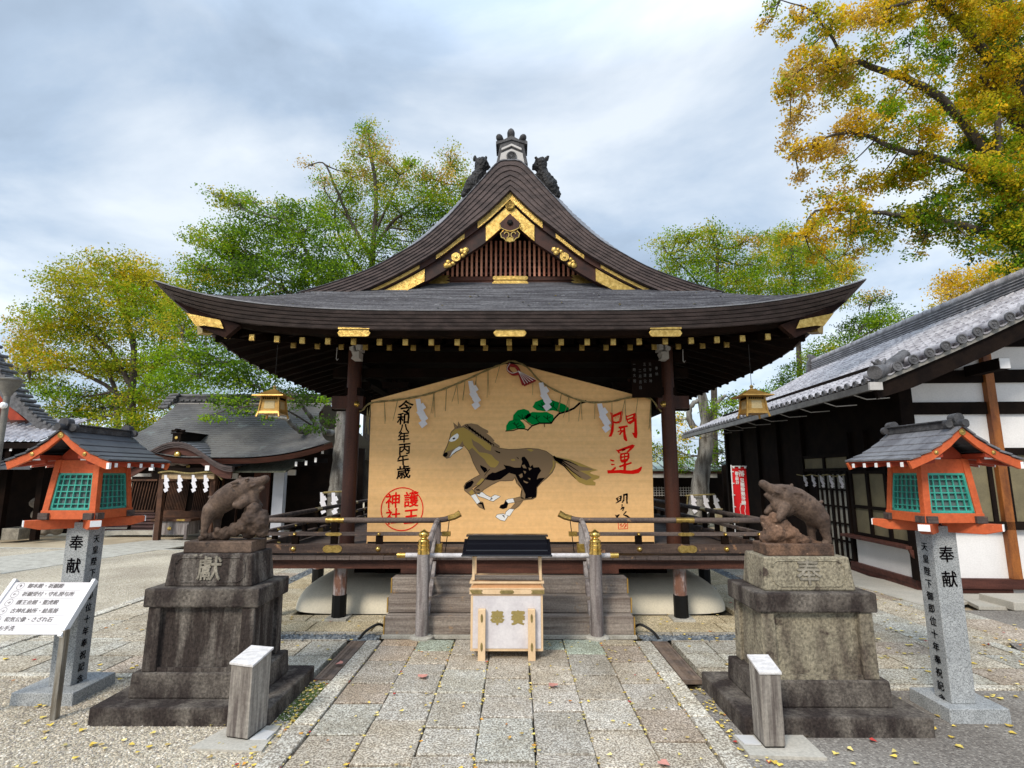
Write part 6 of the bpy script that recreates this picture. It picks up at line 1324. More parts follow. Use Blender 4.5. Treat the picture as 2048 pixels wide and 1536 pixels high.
# small pent roof at right
p = [lat(a, b, 13.9) for a, b in ((470, 942), (578, 942), (588, 926), (500, 926))]
m = MB().add([(p[0][0], 13.7, p[0][1]), (p[1][0], 13.7, p[1][1]), (p[2][0], 14.6, p[2][1] + .12), (p[3][0], 14.6, p[3][1] + .12), (p[0][0], 13.7, p[0][1] - .04), (p[1][0], 13.7, p[1][1] - .04), (p[2][0], 14.6, p[2][1] + .08), (p[3][0], 14.6, p[3][1] + .08)], F6)
meshobj('pent_roof', m, mat('mossy_boards', (.17, .17, .13), (.10, .11, .08), 5, (6, 1, 1), rough=.9, fine=.2), S)
# walls
WY = 15.35
def wb(x0, y0, x1, y1, Y=WY, d_=.06): a = at(x0, y1, Y); b = at(x1, y0, Y); return MB().box(a[0], b[0], Y - d_, Y, max(0.0, a[1]), b[1])
WOODB = mat('brown_shrine_wood', (.11, .05, .028), (.055, .026, .016), 4, rough=.7, fine=.2)
meshobj('wall', MB().box(-10.6, -4.2, WY, WY + .1, 0, 2.3), DK, S)
for a in (195, 318, 440, 470): meshobj('post', wb(a, 930, a + 12, 1068, WY - .06, .10), WOODB, S)
m = MB()
for x0, x1 in ((232, 318), (330, 378), (384, 438)):
    aa = at(x0, 1020, WY - .02); bb = at(x1, 962, WY - .02); m.box(aa[0], bb[0], WY - .10, WY - .02, aa[1] - .05, aa[1]).box(aa[0], bb[0], WY - .10, WY - .02, bb[1], bb[1] + .05)
    nn_ = 14
    for k in range(nn_):
        xq = lerp(aa[0], bb[0], k / nn_); w2 = (bb[0] - aa[0]) / nn_; m.add([(xq, WY - .05, aa[1]), (xq + .02, WY - .05, aa[1]), (xq + w2 * 1.4 + .02, WY - .05, bb[1]), (xq + w2 * 1.4, WY - .05, bb[1]), (xq, WY - .03, aa[1]), (xq + .02, WY - .03, aa[1]), (xq + w2 * 1.4 + .02, WY - .03, bb[1]), (xq + w2 * 1.4, WY - .03, bb[1])], F6)
meshobj('lattice_door', m, WOODB, S)
m = MB()
for x0, x1 in ((212, 262), (264, 314)):
    aa = at(x0, 1068, WY); bb = at(x1, 1022, WY)
    for k in range(7): z = lerp(aa[1], bb[1], k / 7); m.box(aa[0], bb[0], WY - .07 - .003 * (k % 2), WY - .0, z, z + .06)
LOUV = mat('purple_brown_board', (.10, .055, .052), (.06, .035, .035), 4, rough=.8, fine=.15); meshobj('louvre_panel', m, LOUV, S)
meshobj('porch_floor_front', wb(322, 1022, 445, 1040, WY - .12, .10), WOODB, S)
meshobj('plinth', MB().box(-11, -4.3, WY - .35, WY + .2, -.01, .09), KERB, S)
aa = at(543, 1062, 14.6); bb = at(572, 944, 14.6); meshobj('white_pier', MB().box(aa[0], bb[0], 14.5, 14.7, 0, bb[1] + .05), mat('bluish_plaster', (.50, .53, .60), (.44, .47, .54), 3, rough=.9, fine=.04), S)
aa = at(500, 1062, 14.9); bb = at(541, 945, 14.9); meshobj('door_panel', MB().box(aa[0], bb[0], 14.9, 14.96, 0, bb[1]), WOODR, S)
meshobj('white_band', wb(262, 942, 305, 953, 14.2, .05), PLASTG, S)
for a, b in ((467, 952), (583, 945)): c = at(a, b, 14.3); meshobj('white_block', MB().box(c[0] - .1, c[0] + .1, 14.3, 14.35, c[1] - .07, c[1] + .07), PLASTG, S)
# white-tipped rafters at the right eave
for a, b in ((592, 928), (612, 926), (631, 920), (645, 903)): c = at(a, b, 13.6); r_ = meshobj('rafter', MB().box(c[0] - .03, c[0] + .03, 13.61, 14.4, c[1] - .06, c[1] + .06), DK, S); meshobj('white_end', MB().box(c[0] - .028, c[0] + .028, 13.60, 13.608, c[1] - .055, c[1] + .055), WHITE, r_)
# curved porch gable
KY = 13.35; kc, kz = at(352, 886, KY); kh = 1.42; kb = at(352, 937, KY)[1]
def kz_(t): t = abs(t); return kb + (kz - kb) * (.5 + .5 * math.cos(math.pi * min(1, t) ** 1.05)) + .03 * t ** 6
def fnk(u, v, o=0): t = 2 * u - 1; return (kc + kh * t, lerp(KY, 15.0, v), kz_(t) + .035 * math.cos(t * 1.2) + .10 * v)
m = MB(); m.grid(lambda u, v: fnk(u, v), 60, 8); kr = meshobj('porch_roof', m, ROOFG, S, smooth=60)
m = MB()
for k in range(30):
    u = (k + .5) / 30; m.tube([tuple(Vector(fnk(u, v / 6)) + Vector((0, 0, .004))) for v in range(7)], .012, 4)
meshobj('roof_seams', m, ROOFSH, kr)
m = MB()
for lay in range(3):
    P_ = [(kc + kh * (2 * i / 40 - 1), kz_(2 * i / 40 - 1) + .03 - lay * .045) for i in range(41)]; Q_ = [(x, z - .043) for x, z in P_]
    for i in range(40): m.prism([P_[i], P_[i + 1], Q_[i + 1], Q_[i]], KY - .02 + lay * .02, KY + .12)
meshobj('porch_edge', m, BARK, S)
m = MB()
P_ = [(kc + kh * .96 * (2 * i / 40 - 1), kz_(2 * i / 40 - 1) - .10) for i in range(41)]; Q_ = [(x, z - .17) for x, z in P_]
for i in range(40): m.prism([P_[i], P_[i + 1], Q_[i + 1], Q_[i]], KY + .10, KY + .15)
meshobj('barge_board', m, SILL, S)
c = at(353, 909, KY + .05); meshobj('gilt_boss', MB().lathe([(.085, .0), (.085, -.02), (.05, -.05), (.001, -.06)], (c[0], KY + .09, c[1]), 20, 'y'), GOLDP, S, smooth=50)
c = at(377, 933, KY + .3); meshobj('gilt_boss', MB().lathe([(.045, .0), (.045, -.02), (.001, -.03)], (c[0], KY + .3, c[1]), 16, 'y'), GOLDD, S)
m = MB(); c = at(356, 925, KY + .2)
for s in (-1, 1): m.tube(smoothcurve([(c[0], KY + .2, c[1] + .02), (c[0] + s * .15, KY + .2, c[1] - .03), (c[0] + s * .28, KY + .2, c[1] + .01), (c[0] + s * .34, KY + .2, c[1] + .06)], 5), [.06] * 8 + [.04] * 7 + [.02], 8)
meshobj('carved_pendant', m, mat('grey_brown_carving', (.16, .12, .09), (.08, .06, .05), 9, rough=.8), S)
for a in (303, 415): c = at(a, 936, KY + .1); meshobj('white_end', MB().box(c[0] - .05, c[0] + .05, KY + .08, KY + .14, c[1] - .06, c[1] + .06), WHITE, S)
meshobj('porch_beam', MB().box(kc - 1.4, kc + 1.15, KY + .2, KY + .34, kb - .12, kb + .02), DK, S)
m = MB().box(kc - .10, kc + .10, KY, KY + .12, kz + .02, kz + .22).box(kc - .14, kc + .14, KY - .02, KY + .16, kz + .22, kz + .26).tube([(kc - .16, KY + .05, kz + .30), (kc + .16, KY + .05, kz + .30)], .03, 8).tube([(kc + .0, KY - .05, kz + .32), (kc + .0, KY + .12, kz + .32)], .035, 8); pr_ = meshobj('porch_ridge_end', m, DK, S)
meshobj('gilt_boss', MB().lathe([(.04, 0), (.035, -.015), (.001, -.02)], (kc, KY - .001, kz + .13), 14, 'y'), GOLDP, pr_)
meshobj('porch_ridge', MB().box(kc - .06, kc + .06, KY + .12, 15.0, kz + .05, kz + .26).box(kc - .09, kc + .09, KY + .12, 15.0, kz + .26, kz + .29), DK, S)
for s in (0, 1): xx = at((325, 428)[s], 960, KY + .35)[0]; meshobj('porch_post', MB().box(xx - .06, xx + .06, KY + .3, KY + .42, 0, kb - .1), WOODB, S)
aa = at(326, 958, KY + .3); bb = at(431, 948, KY + .3); meshobj('pale_beam', MB().box(aa[0], bb[0], KY + .24, KY + .30, aa[1], bb[1] + .02), mat('pale_beam_wood', (.45, .33, .20), (.34, .24, .14), 5, rough=.7), S)
for x_, y_ in ((470, 929), (440, 932)): pass
# rope and papers on the porch
c = at(325, 947, KY + .2); c2 = at(437, 951, KY + .2)
t = thing('porch_rope', 'straw rope with four white zigzag papers across the curved porch at left', 'sacred rope', (kc, KY + .2, kb - .1))
meshobj('rope', MB().tube(smoothcurve([(c[0] - .1, KY + .2, c[1] + .02), (lerp(c[0], c2[0], .15), KY + .18, c[1] + .05), (lerp(c[0], c2[0], .5), KY + .18, c[1] - .0), (lerp(c[0], c2[0], .9), KY + .18, c[1] + .03), (c2[0] + .1, KY + .2, c2[1] - .10)], 5), .022, 6), STRAW, t)
for a in (332, 359, 387, 411): p_ = at(a, 950, KY + .15); shide(p_[0], KY + .15, p_[1], 1.7, '', '', parent=t)
# its offering box
bx0, bx1 = at(302, 1060, 14.0)[0], at(386, 1060, 14.0)[0]
t = thing('shrine_coffer', 'old wooden offering box with gilt crest before the side shrine porch', 'offering box', ((bx0 + bx1) / 2, 14.2, 0))
m = MB().box(bx0 + .06, bx1 - .12, 14.0, 14.5, .10, .43); meshobj('box_body', m, WOODG, t, bevel=.01)
meshobj('box_rim', MB().box(bx0, bx1 - .05, 13.95, 14.55, .43, .49), WOODB, t, bevel=.005); meshobj('gilt_strip', MB().box(bx0 + .1, bx0 + .3, 13.945, 13.949, .44, .485).box(bx1 - .4, bx1 - .2, 13.945, 13.949, .44, .485), GOLD, t)
c = at(338, 1057, 13.98); meshobj('gilt_crest', MB().lathe([(.05, 0), (.045, -.015), (.001, -.03)], (c[0], 13.999, c[1]), 18, 'y'), GOLDP, t)
for q in (.12, .86): xq = lerp(bx0, bx1, q); meshobj('leg', MB().box(xq - .03, xq + .03, 13.93, 13.99, 0, .36), WOODG, t)
meshobj('leg', MB().box(bx1 - .02, bx1 + .04, 14.4, 14.46, 0, .40), WOODG, t)
# =============================================================== far left hall with tiled roof
H = thing('far_left_hall', 'dark hall with red gable and grey tiled roofs at the far left edge', 'building', (-13.5, 15.5, 0))
def tile_slope(x0, x1, y0, z0, y1, z1, par, name='tiled_roof', row=.2, nc=7, mt=None):
    m = MB(); rows = []
    for k in range(nc): rows += [(k / nc, .015), ((k + 1) / nc, 0)]
    n_ = int((x1 - x0) / row); xs_ = [(x0 + (r_ + a) * row, h) for r_ in range(n_) for a, h in pf]; vs = [(x, lerp(y0, y1, t), lerp(z0, z1, t) + h + o) for t, o in rows for x, h in xs_]; W = len(xs_)
    m.add(vs, [(j * W + i, j * W + i + 1, (j + 1) * W + i + 1, (j + 1) * W + i) for j in range(len(rows) - 1) for i in range(W - 1)]); return meshobj(name, m, mt or TILE, par, smooth=50)
tile_slope(-19, -11.65, 13.6, 2.38, 15.2, 3.10, H)
m = MB().box(-19, -11.7, 13.62, 13.75, 2.22, 2.36); meshobj('eave_beam', m, DK, H)
for k in range(5): x = -12.1 - k * .45; r_ = meshobj('rafter', MB().box(x - .03, x + .03, 13.66, 14.4, 2.16, 2.24), DK, H); meshobj('white_end', MB().box(x - .03, x + .03, 13.652, 13.659, 2.16, 2.24), WHITE, r_)
m = MB().box(-19, -11.6, 13.2, 13.24, 1.70, 1.76).add([(-19, 13.2, 1.74), (-11.6, 13.2, 1.74), (-11.6, 14.2, 2.02), (-19, 14.2, 2.02)], [(0, 1, 2, 3)]); pr = meshobj('pent_roof', m, mat_ls, H)
m = MB()
for k in range(26): x = -11.62 - k * .28; m.tube([(x, 13.2, 1.76), (x - .0, 14.2, 2.04)], .018, 4)
meshobj('roof_seams', m, ROOFG, pr)
m = MB().box(-19, -11.5, 15.3, 15.4, 0, 2.5).box(-19, -11.5, 14.1, 14.15, 1.75, 2.3); meshobj('dark_wall', m, DK, H)
for k in range(7): x = -11.75 - k * .9; meshobj('post', MB().box(x - .07, x + .07, 13.7, 13.84, 0, 2.2), WOODD, H)
gp = [(-16.2, 3.05), (-15.9, 3.05), (-14.55, 5.6)]
m = MB().prism([at(*q, 14.4) for q in ((112, 862), (70, 830), (30, 792), (-10, 728), (-60, 640), (-75, 680), (-25, 755), (12, 808), (45, 832), (80, 862))], 14.4, 14.8); gb = meshobj('gable_edge', m, TILED, H)
m = MB(); gpx = smoothcurve([(112, 858, 0), (70, 832, 0), (30, 788, 0), (-10, 724, 0), (-60, 636, 0)], 5)
for q in gpx: a_ = at3(q.x, q.y, 14.3); m.tube([a_, a_ + Vector((0, .5, .0))], .05, 8)
meshobj('gable_tiles', m, TILED, gb)
m = MB().prism([at(*q, 14.5) for q in ((50, 840), (18, 810), (-20, 758), (-70, 685), (-80, 720), (-30, 790), (0, 815), (20, 840))], 14.5, 14.58); meshobj('barge_board', m, ORANGED, H)
meshobj('gable_wall', MB().prism([at(*q, 14.7) for q in ((-120, 850), (60, 850), (0, 790), (-60, 690), (-120, 600))], 14.85, 14.9), SILL, H)
# things standing before it
def rocks(name, label, lst, mt, disp=.05, group=None):
    c = lst[0][0]; o = blob(name, lst, .03, mt, None, disp, .15, off=(c[0], c[1], 0)); tag(o, label, 'rocks', group); return o
ROCK = mat('pale_rock', (.36, .31, .25), (.20, .17, .14), 4, rough=.9, fine=.25, bump=1)
rg2 = random.Random(8)
o = rocks('rock_pile', 'low pile of pale lumpy rocks on the ground left of the side shrine', [((at(a, b, 14.2)[0], 14.2 + rg2.uniform(-.1, .1), at(a, b, 14.2)[1]), (.16, .12, .11)) for a, b in ((62, 1050), (72, 1056), (84, 1048), (96, 1055), (106, 1050), (118, 1054), (56, 1060), (90, 1062), (110, 1062))], ROCK)
o = rocks('standing_rock', 'knobbly pale upright rock above the rock pile at left', [((at(a, b, 14.6)[0], 14.6, at(a, b, 14.6)[1]), (.13, .1, .13)) for a, b in ((70, 1005), (78, 1015), (88, 1006), (84, 1025), (72, 1028), (80, 1040))], ROCK, .08)
o['category'] = 'rock'
a = at(12, 1075, 13.9); b = at(50, 1050, 13.9)
m = MB().prism([(a[0], 13.75), (b[0], 13.75), (b[0] - .03, 14.2), (a[0] + .05, 14.2)], 0, .26, 'z'); t = thing('stone_trough', 'square grey stone trough on the ground at the far left edge', 'trough', ((a[0] + b[0]) / 2, 14, 0)); meshobj('basin', MB().box(a[0], b[0], 13.75, 13.82, 0, .28).box(a[0], b[0], 14.15, 14.22, 0, .28).box(a[0], a[0] + .07, 13.82, 14.15, 0, .28).box(b[0] - .07, b[0], 13.82, 14.15, 0, .28).box(a[0] + .07, b[0] - .07, 13.82, 14.15, 0, .1), STONEC, t, bevel=.01)
# street lamp
LAMPG = mat('lamp_grey', (.20, .19, .17), (.14, .13, .12), 6, rough=.6)
lx, lz = at(16, 765, 9.0)
t = thing('street_lamp', 'grey lamp post with a flat round head at the far left edge', 'lamp post', (lx, 9.0, 0))
meshobj('pole', MB().tube([(lx + .02, 9, 0), (lx + .02, 9, 3.0)], .045, 12), LAMPG, t, smooth=40)
meshobj('lamp_head', MB().lathe([(.05, 2.88), (.10, 2.98), (.15, 3.06), (.17, 3.13), (.20, 3.14), (.20, 3.16), (.05, 3.19), (.001, 3.19)], (lx + .02, 9, 0), 20), LAMPG, t, smooth=40)
meshobj('small_spotlight', MB().lathe([(.045, 0), (.055, -.05), (.03, -.08)], (lx + .06, 8.95, at(10, 812, 9)[1]), 14, 'y'), WHITE, t)
# =============================================================== long building behind
Bk = thing('rear_gallery', 'long low dark gallery with pale green metal roof and lattice windows behind the hall', 'building', (3.0, 21, 0))
m = MB().add([(-5.5, 20.0, 1.76), (7.6, 20.0, 1.76), (7.0, 22.4, 2.35), (-5.5, 22.4, 2.35)], [(0, 1, 2, 3)]).box(-5.5, 7.6, 19.98, 20.02, 1.70, 1.765); GRR = mat('pale_green_metal', (.30, .38, .34), (.22, .29, .26), 4, (5, 1, 1), rough=.5, fine=.1); rf = meshobj('roof', m, GRR, Bk)
m = MB()
for k in range(44): x = -5.4 + k * .3; m.tube([(x, 19.99, 1.78), (x, 22.4, 2.37)], .02, 4)
meshobj('roof_seams', m, ROOFG, rf)
meshobj('fascia', MB().box(-5.5, 7.5, 20.05, 20.1, 1.60, 1.70), SILL, Bk); meshobj('white_fascia', MB().box(-5.5, 7.3, 20.1, 20.2, 1.46, 1.60), PLASTG, Bk)
meshobj('wall', MB().box(-5.6, 9, 20.8, 20.9, 0, 1.75), DK, Bk)
for k in range(12): x = -5.2 + k * 1.1; meshobj('post', MB().box(x - .06, x + .06, 20.65, 20.79, 0, 1.5), DK, Bk)
for k in range(11):
    x = -5.05 + k * 1.1; w_ = MB()
    for j in range(4): w_.box(x, x + .8, 20.76, 20.79, .80 + j * .09, .82 + j * .09)
    for j in range(9): w_.box(x + j * .1, x + j * .1 + .02, 20.765, 20.785, .78, 1.12)
    meshobj('lattice_window', w_, PLASTG, Bk)
g2 = thing('green_roof_shed', 'small dark shed with pale green metal roof beside the office', 'shed', (8.5, 18.5, 0))
m = MB().add([at3(1440, 928, 17.5), at3(1502, 920, 16.8), at3(1502, 903, 18.5), at3(1495, 904, 18.5)], [(0, 1, 2, 3)]); m.add([v + Vector((0, 0, -.05)) for v in (at3(1440, 928, 17.5), at3(1502, 920, 16.8), at3(1502, 903, 18.5), at3(1495, 904, 18.5))], [(0, 1, 2, 3)]); meshobj('roof', m, GRR, g2)
meshobj('wall', MB().box(6.95, 8.5, 18.6, 18.7, 0, 2.0), DK, g2)
# red banner seen from behind
by = 13.4; a = at(1464, 935, by); b = at(1500, 1046, by)
t = thing('red_banner', 'red vertical banner with white reversed lettering and a foot outline on a white pole', 'banner', (a[0], by, 0))
REDB = mat('red_banner_cloth', (.72, .012, .02), (.62, .01, .015), 5, rough=.7, fine=.04); 
def bfn(u, v): return (lerp(a[0], b[0], u), by + .02 * math.sin(u * 5 + v * 3), lerp(b[1], a[1], v))
m = MB(); m.grid(bfn, 12, 20); cl = meshobj('cloth', m, REDB, t)
meshobj('pole', MB().tube([(a[0] - .02, by, 0), (a[0] - .02, by, a[1] + .06)], .014, 8).tube([(a[0] - .02, by, a[1] + .03), (b[0] + .02, by, a[1] + .03)], .010, 8), WHITE, t)
m = MB()
for k in range(5): z = lerp(b[1] + .1, a[1] - .1, k / 4); m.box(a[0] - .035, a[0] + .03, by - .012, by + .012, z - .012, z + .012)
for k in range(3): x = lerp(a[0] + .03, b[0] - .03, k / 2); m.box(x - .02, x + .02, by - .03, by - .0, a[1] - .02, a[1] + .03)
meshobj('ties', m, WHITE, cl)
W_ = b[0] - a[0]; H_ = a[1] - b[1]
def mtext(name, s, size, step, fx, fz):
    for i, ch in enumerate(s):
        Mx = Matrix.Translation((a[0] + W_ * fx, by - .028, a[1] - H_ * fz - i * step)) @ Matrix.Rotation(R(90), 4, 'X') @ Matrix.Diagonal((-1, 1, 1, 1)); text(name, ch, size, WHITE, cl, Mx, ext=.0005, bold=.03)
mtext('white_lettering', '祈', .15, .1, .60, .12); mtext('white_lettering', '足腰健康祈願', .105, .105, .62, .24); mtext('white_lettering', '護王神社', .085, .072, .27, .11)
fo = smoothcurve([(a[0] + W_ * u, by - .03, a[1] - H_ * v) for u, v in [(.42, .68), (.34, .74), (.38, .84), (.46, .91), (.60, .92), (.70, .86), (.66, .79), (.72, .73), (.70, .67)]], 5); m = MB().tube(fo, .006, 5)
for k in range(5): q = 2 * math.pi; c = (a[0] + W_ * (.42 + .075 * k), a[1] - H_ * (.665 - .008 * k)); m.tube([(c[0] + .018 * math.cos(j * q / 10), by - .03, c[1] + .02 * math.sin(j * q / 10)) for j in range(11)], .004, 4)
meshobj('foot_outline', m, WHITE, cl)
# small marker post, stone figures near the banner
a = at(1438, 1035, 15.5); solo('marker_post', MB().box(a[0] - .08, a[0] + .08, 15.45, 15.6, 0, at(1438, 1019, 15.5)[1]).box(a[0] - .10, a[0] + .10, 15.43, 15.62, at(1438, 1019, 15.5)[1], at(1438, 1017, 15.5)[1]), mat('tan_post', (.45, .38, .24), (.36, .3, .18), 6, rough=.8), 'short tan square post left of the red banner', 'post', off=(a[0], 15.5, 0), bevel=.01)
# =============================================================== trees
GREEN = [(.16, .29, .010), (.12, .23, .010), (.22, .36, .012), (.28, .41, .015)]; DGREEN = [(.045, .09, .010), (.065, .125, .012), (.08, .15, .015)]
YGREEN = [(.34, .38, .02), (.44, .42, .025), (.26, .34, .02), (.52, .44, .03)]; GOLDL = [(.74, .49, .015), (.80, .54, .02), (.62, .38, .015), (.70, .52, .04)]; TANL = [(.60, .42, .11), (.66, .44, .09), (.48, .33, .08)]; OLIVE = [(.42, .38, .012), (.30, .31, .012), (.52, .43, .015)]
MIX = {'g': GREEN, 'd': DGREEN, 'y': YGREEN, 'o': GOLDL, 't': TANL, 'l': OLIVE}
def foliage(name, blobs, leaf, per, dens, parent, seed, flat=.55, cl=.16, sx=1.0):
    """blobs: (center Vector, (rx, ry, rz), palette string); clusters of leaves gather in puffs inside each ellipsoid"""
    r = np.random.default_rng(seed); PV = []; PC = []; tips = []
    for c, rad, pal in blobs:
        vol = rad[0] * rad[2]; n = max(3, int(dens * vol)); d_ = r.normal(size=(n, 3)); d_ /= np.linalg.norm(d_, axis=1)[:, None]; q = r.uniform(.12, 1.06, n) ** .55
        cen = np.array(c)[None] + d_ * q[:, None] * np.array(rad)[None]
        tips.append((c, cen[:: max(1, n // 7)][:7]))
        cols = np.array([MIX[ch][r.integers(0, len(MIX[ch]))] for ch in r.choice(list(pal), n)])
        P = np.repeat(cen, per, 0) + r.normal(size=(n * per, 3)) * np.array([cl, cl, cl * flat])[None]
        C = np.repeat(cols, per, 0) * r.uniform(.7, 1.25, (n * per, 1)) * r.uniform(.9, 1.1, (n * per, 3)); PV.append(P); PC.append(C)
    P = np.concatenate(PV); C = np.clip(np.concatenate(PC), 0, 1); n = len(P)
    a = r.normal(size=(n, 3)); a /= np.linalg.norm(a, axis=1)[:, None]; up = r.normal(size=(n, 3)) * .8 + np.array([0, 0, .9]); b = np.cross(a, up); b /= np.linalg.norm(b, axis=1)[:, None]
    s = (leaf * r.uniform(.6, 1.25, n))[:, None]; b = b * .62
    V = np.stack([P - a * s * .5, P + b * s * .5 - a * s * .05, P + a * s * .5, P - b * s * .5 + a * s * .08], 1).reshape(-1, 3)
    off = np.array(parent['_o']); V = V - off[None]; F = np.arange(n * 4).reshape(-1, 4)
    o = npmesh(name, V, F, LEAF, C); o.parent = parent; return o, tips
def limb(mb, pts_, r0, r1, n=8, wob=.0, seed=0):
    rr_ = random.Random(seed); c = smoothcurve(pts_, 5); m_ = len(c); mb.tube([p + Vector((rr_.uniform(-wob, wob), rr_.uniform(-wob, wob), rr_.uniform(-wob, wob))) for p in c], [lerp(r0, r1, (i / (m_ - 1)) ** .8) for i in range(m_)], n)
def tree(name, label, base, trunk, blobs, leaf, per, dens, seed, r0, mt=TRUNK, limbs=(), group=None, cl=.16, flat=.55, twigs=True, rl=.05):
    t = thing(name, label, 'tree', (base[0], base[1], 0), group=group); m = MB()
    limb(m, trunk, r0, r0 * .35, 10, r0 * .08, seed)
    for L_ in limbs: limb(m, L_[0], L_[1], L_[2], 7, L_[1] * .15, seed + 1)
    cr, tips = foliage('crown', blobs, leaf, per, dens, t, seed, flat, cl)
    allp = [p for p in smoothcurve(trunk, 4)] + [p for L_ in limbs for p in smoothcurve(L_[0], 4)]
    if twigs:
        for c, cen in tips:
            c = Vector(c); cand = [p for p in allp if p.z < c.z + .4] or allp; st = min(cand, key=lambda p: (p - c).length + .3 * abs(p.z - c.z))
            mid = st.lerp(c, .5) + Vector((0, 0, -.06 * (c - st).length)); limb(m, [st, mid, c], min(rl, r0 * .4), rl * .35, 6, .01, seed)
            for q in cen: q = Vector(q); m.tube([c.lerp(st, .25), c.lerp(q, .5) + Vector((0, 0, .04)), q], [rl * .3, rl * .2, rl * .08], 4)
    meshobj('trunk', m, mt, t, smooth=70); return t
def B(lst, Y, dy=.8, k_=1.0, sw=None):       # (px, py, rx_px, rz_px, palette[, Y])
    o = []; rr_ = random.Random(int(Y * 10))
    for it in lst:
        px_, py_, rx, rz, pal = it[:5]; rx *= k_; rz *= k_; pal = pal if not sw else ''.join(sw.get(ch, ch) if rr_.random() < .6 else ch for ch in pal); y = it[5] if len(it) > 5 else Y + rr_.uniform(-dy, dy); k = y / 1085.0
        o.append((at3(px_, py_, y), (rx * k, min(rx * k, 1.6) * .9, rz * k), pal))
    return o
# --- big spreading tree at left
Y = 24.0
tree('maple_tree', 'large spreading tree with yellow green and orange leaves standing behind the left buildings', at3(275, 940, Y), [at3(278, 960, Y), at3(272, 880, Y), at3(262, 800, Y), at3(268, 700, Y), at3(240, 600, Y)],
     B([(225, 545, 95, 38, 'yyol'), (150, 575, 70, 40, 'yyot'), (300, 570, 70, 42, 'yyl'), (250, 610, 110, 40, 'ylg'), (120, 640, 75, 40, 'ylg'), (60, 660, 48, 30, 'tot'), (45, 700, 36, 22, 'toy'), (190, 670, 90, 38, 'gyl'), (310, 650, 70, 42, 'ygo'), (90, 715, 60, 28, 'oyt'), (180, 725, 85, 28, 'ogy'), (60, 760, 50, 24, 'ogy'), (255, 740, 70, 30, 'gyl'), (140, 790, 60, 22, 'gdg'), (200, 815, 90, 30, 'gdl'), (120, 835, 60, 24, 'gl'), (290, 800, 70, 34, 'ygo'), (250, 850, 60, 26, 'yyg'), (330, 720, 55, 36, 'gyg'), (345, 770, 60, 34, 'gg'), (330, 850, 46, 24, 'ygl'), (30, 735, 26, 26, 'tyl'), (350, 600, 46, 40, 'yog')], Y, 1.6, 1.05, {'o': 'y', 't': 'l'}),
     .115, 40, 66, 11, .26, limbs=[([at3(270, 820, Y), at3(210, 770, Y), at3(130, 735, Y), at3(60, 745, Y)], .13, .03), ([at3(266, 780, Y), at3(220, 700, Y), at3(160, 640, Y), at3(130, 590, Y)], .13, .03), ([at3(270, 800, Y), at3(310, 730, Y), at3(330, 640, Y)], .12, .03), ([at3(232, 940, Y), at3(236, 850, Y), at3(225, 760, Y), at3(180, 690, Y)], .20, .05)], cl=.23, rl=.07)
# --- green tree whose roped trunk stands left of the hall
Y = 15.5
tb = at3(676, 1060, 14.2); tb.z = 0
t_roped = tree('broadleaf_tree', 'tall green tree with a mossy grey trunk tied with straw rope, left behind the hall', tb, [tb, at3(674, 985, 14.2), at3(680, 930, 14.2), at3(682, 870, 14.3), at3(690, 760, 14.6), at3(688, 640, 15), at3(690, 560, 15.5)],
     B([(460, 402, 42, 22, 'yg'), (425, 388, 16, 10, 'yg'), (500, 400, 16, 22, 'gy'), (570, 420, 40, 24, 'gyd'), (520, 450, 80, 34, 'gdg'), (620, 455, 75, 40, 'ggd'), (440, 480, 55, 32, 'gyg'), (395, 470, 26, 14, 'yg'), (500, 505, 90, 38, 'gdg'), (600, 510, 85, 40, 'gd'), (400, 540, 66, 30, 'ygg'), (470, 560, 80, 30, 'gd'), (560, 555, 90, 30, 'gdd'), (650, 545, 60, 40, 'gd'), (375, 600, 44, 30, 'yg'), (355, 650, 46, 32, 'ygy'), (410, 665, 60, 30, 'ggy'), (350, 710, 54, 26, 'gyg', 14), (430, 715, 70, 30, 'ggd', 14), (400, 755, 76, 24, 'gg', 14), (490, 765, 60, 24, 'gdg', 14), (520, 740, 60, 26, 'gd', 14), (570, 780, 40, 18, 'dg', 14), (450, 800, 50, 14, 'gd', 13.4), (610, 800, 34, 16, 'dd', 14), (640, 590, 60, 30, 'gd'), (440, 600, 60, 26, 'gd'), (520, 610, 60, 22, 'gd'), (590, 600, 60, 20, 'dg'), (480, 650, 60, 26, 'gd'), (560, 690, 60, 26, 'dg'), (470, 520, 50, 26, 'gd')], Y, 1.0),
     .078, 42, 140, 21, .27, TRUNKG, limbs=[([at3(686, 720, 16), at3(640, 640, 15.8), at3(570, 580, 15.6), at3(480, 530, 15.5)], .12, .03), ([at3(686, 700, 16), at3(600, 700, 15.2), at3(500, 720, 14.5), at3(400, 730, 14)], .11, .03), ([at3(683, 870, 16), at3(640, 862, 15), at3(600, 862, 14.2), at3(575, 838, 13.6)], .12, .05), ([at3(690, 640, 16), at3(640, 560, 15.8), at3(600, 480, 15.6), at3(570, 440, 15.5)], .11, .02), ([at3(645, 860, 15), at3(610, 820, 14.5), at3(595, 790, 14)], .08, .03)], cl=.155, rl=.045)
# low sprays hanging over the side shrine roof
Y = 12.6
foliage('low_spray', B([(435, 836, 26, 7, 'gg'), (400, 838, 18, 4, 'g'), (478, 826, 26, 7, 'gd'), (510, 818, 22, 6, 'gd'), (530, 836, 14, 8, 'gd'), (455, 800, 26, 8, 'gd'), (560, 800, 26, 8, 'dg'), (655, 800, 20, 8, 'g'), (625, 860, 26, 10, 'dd'), (650, 838, 20, 12, 'dd')], Y, .3), .07, 12, 420, t_roped, 5, .4, .10)
m = MB(); limb(m, [at3(640, 862, 15), at3(560, 815, 13), at3(480, 815, 12.6), at3(400, 838, 12.6)], .03, .006); meshobj('low_branch', m, TRUNK, t_roped)
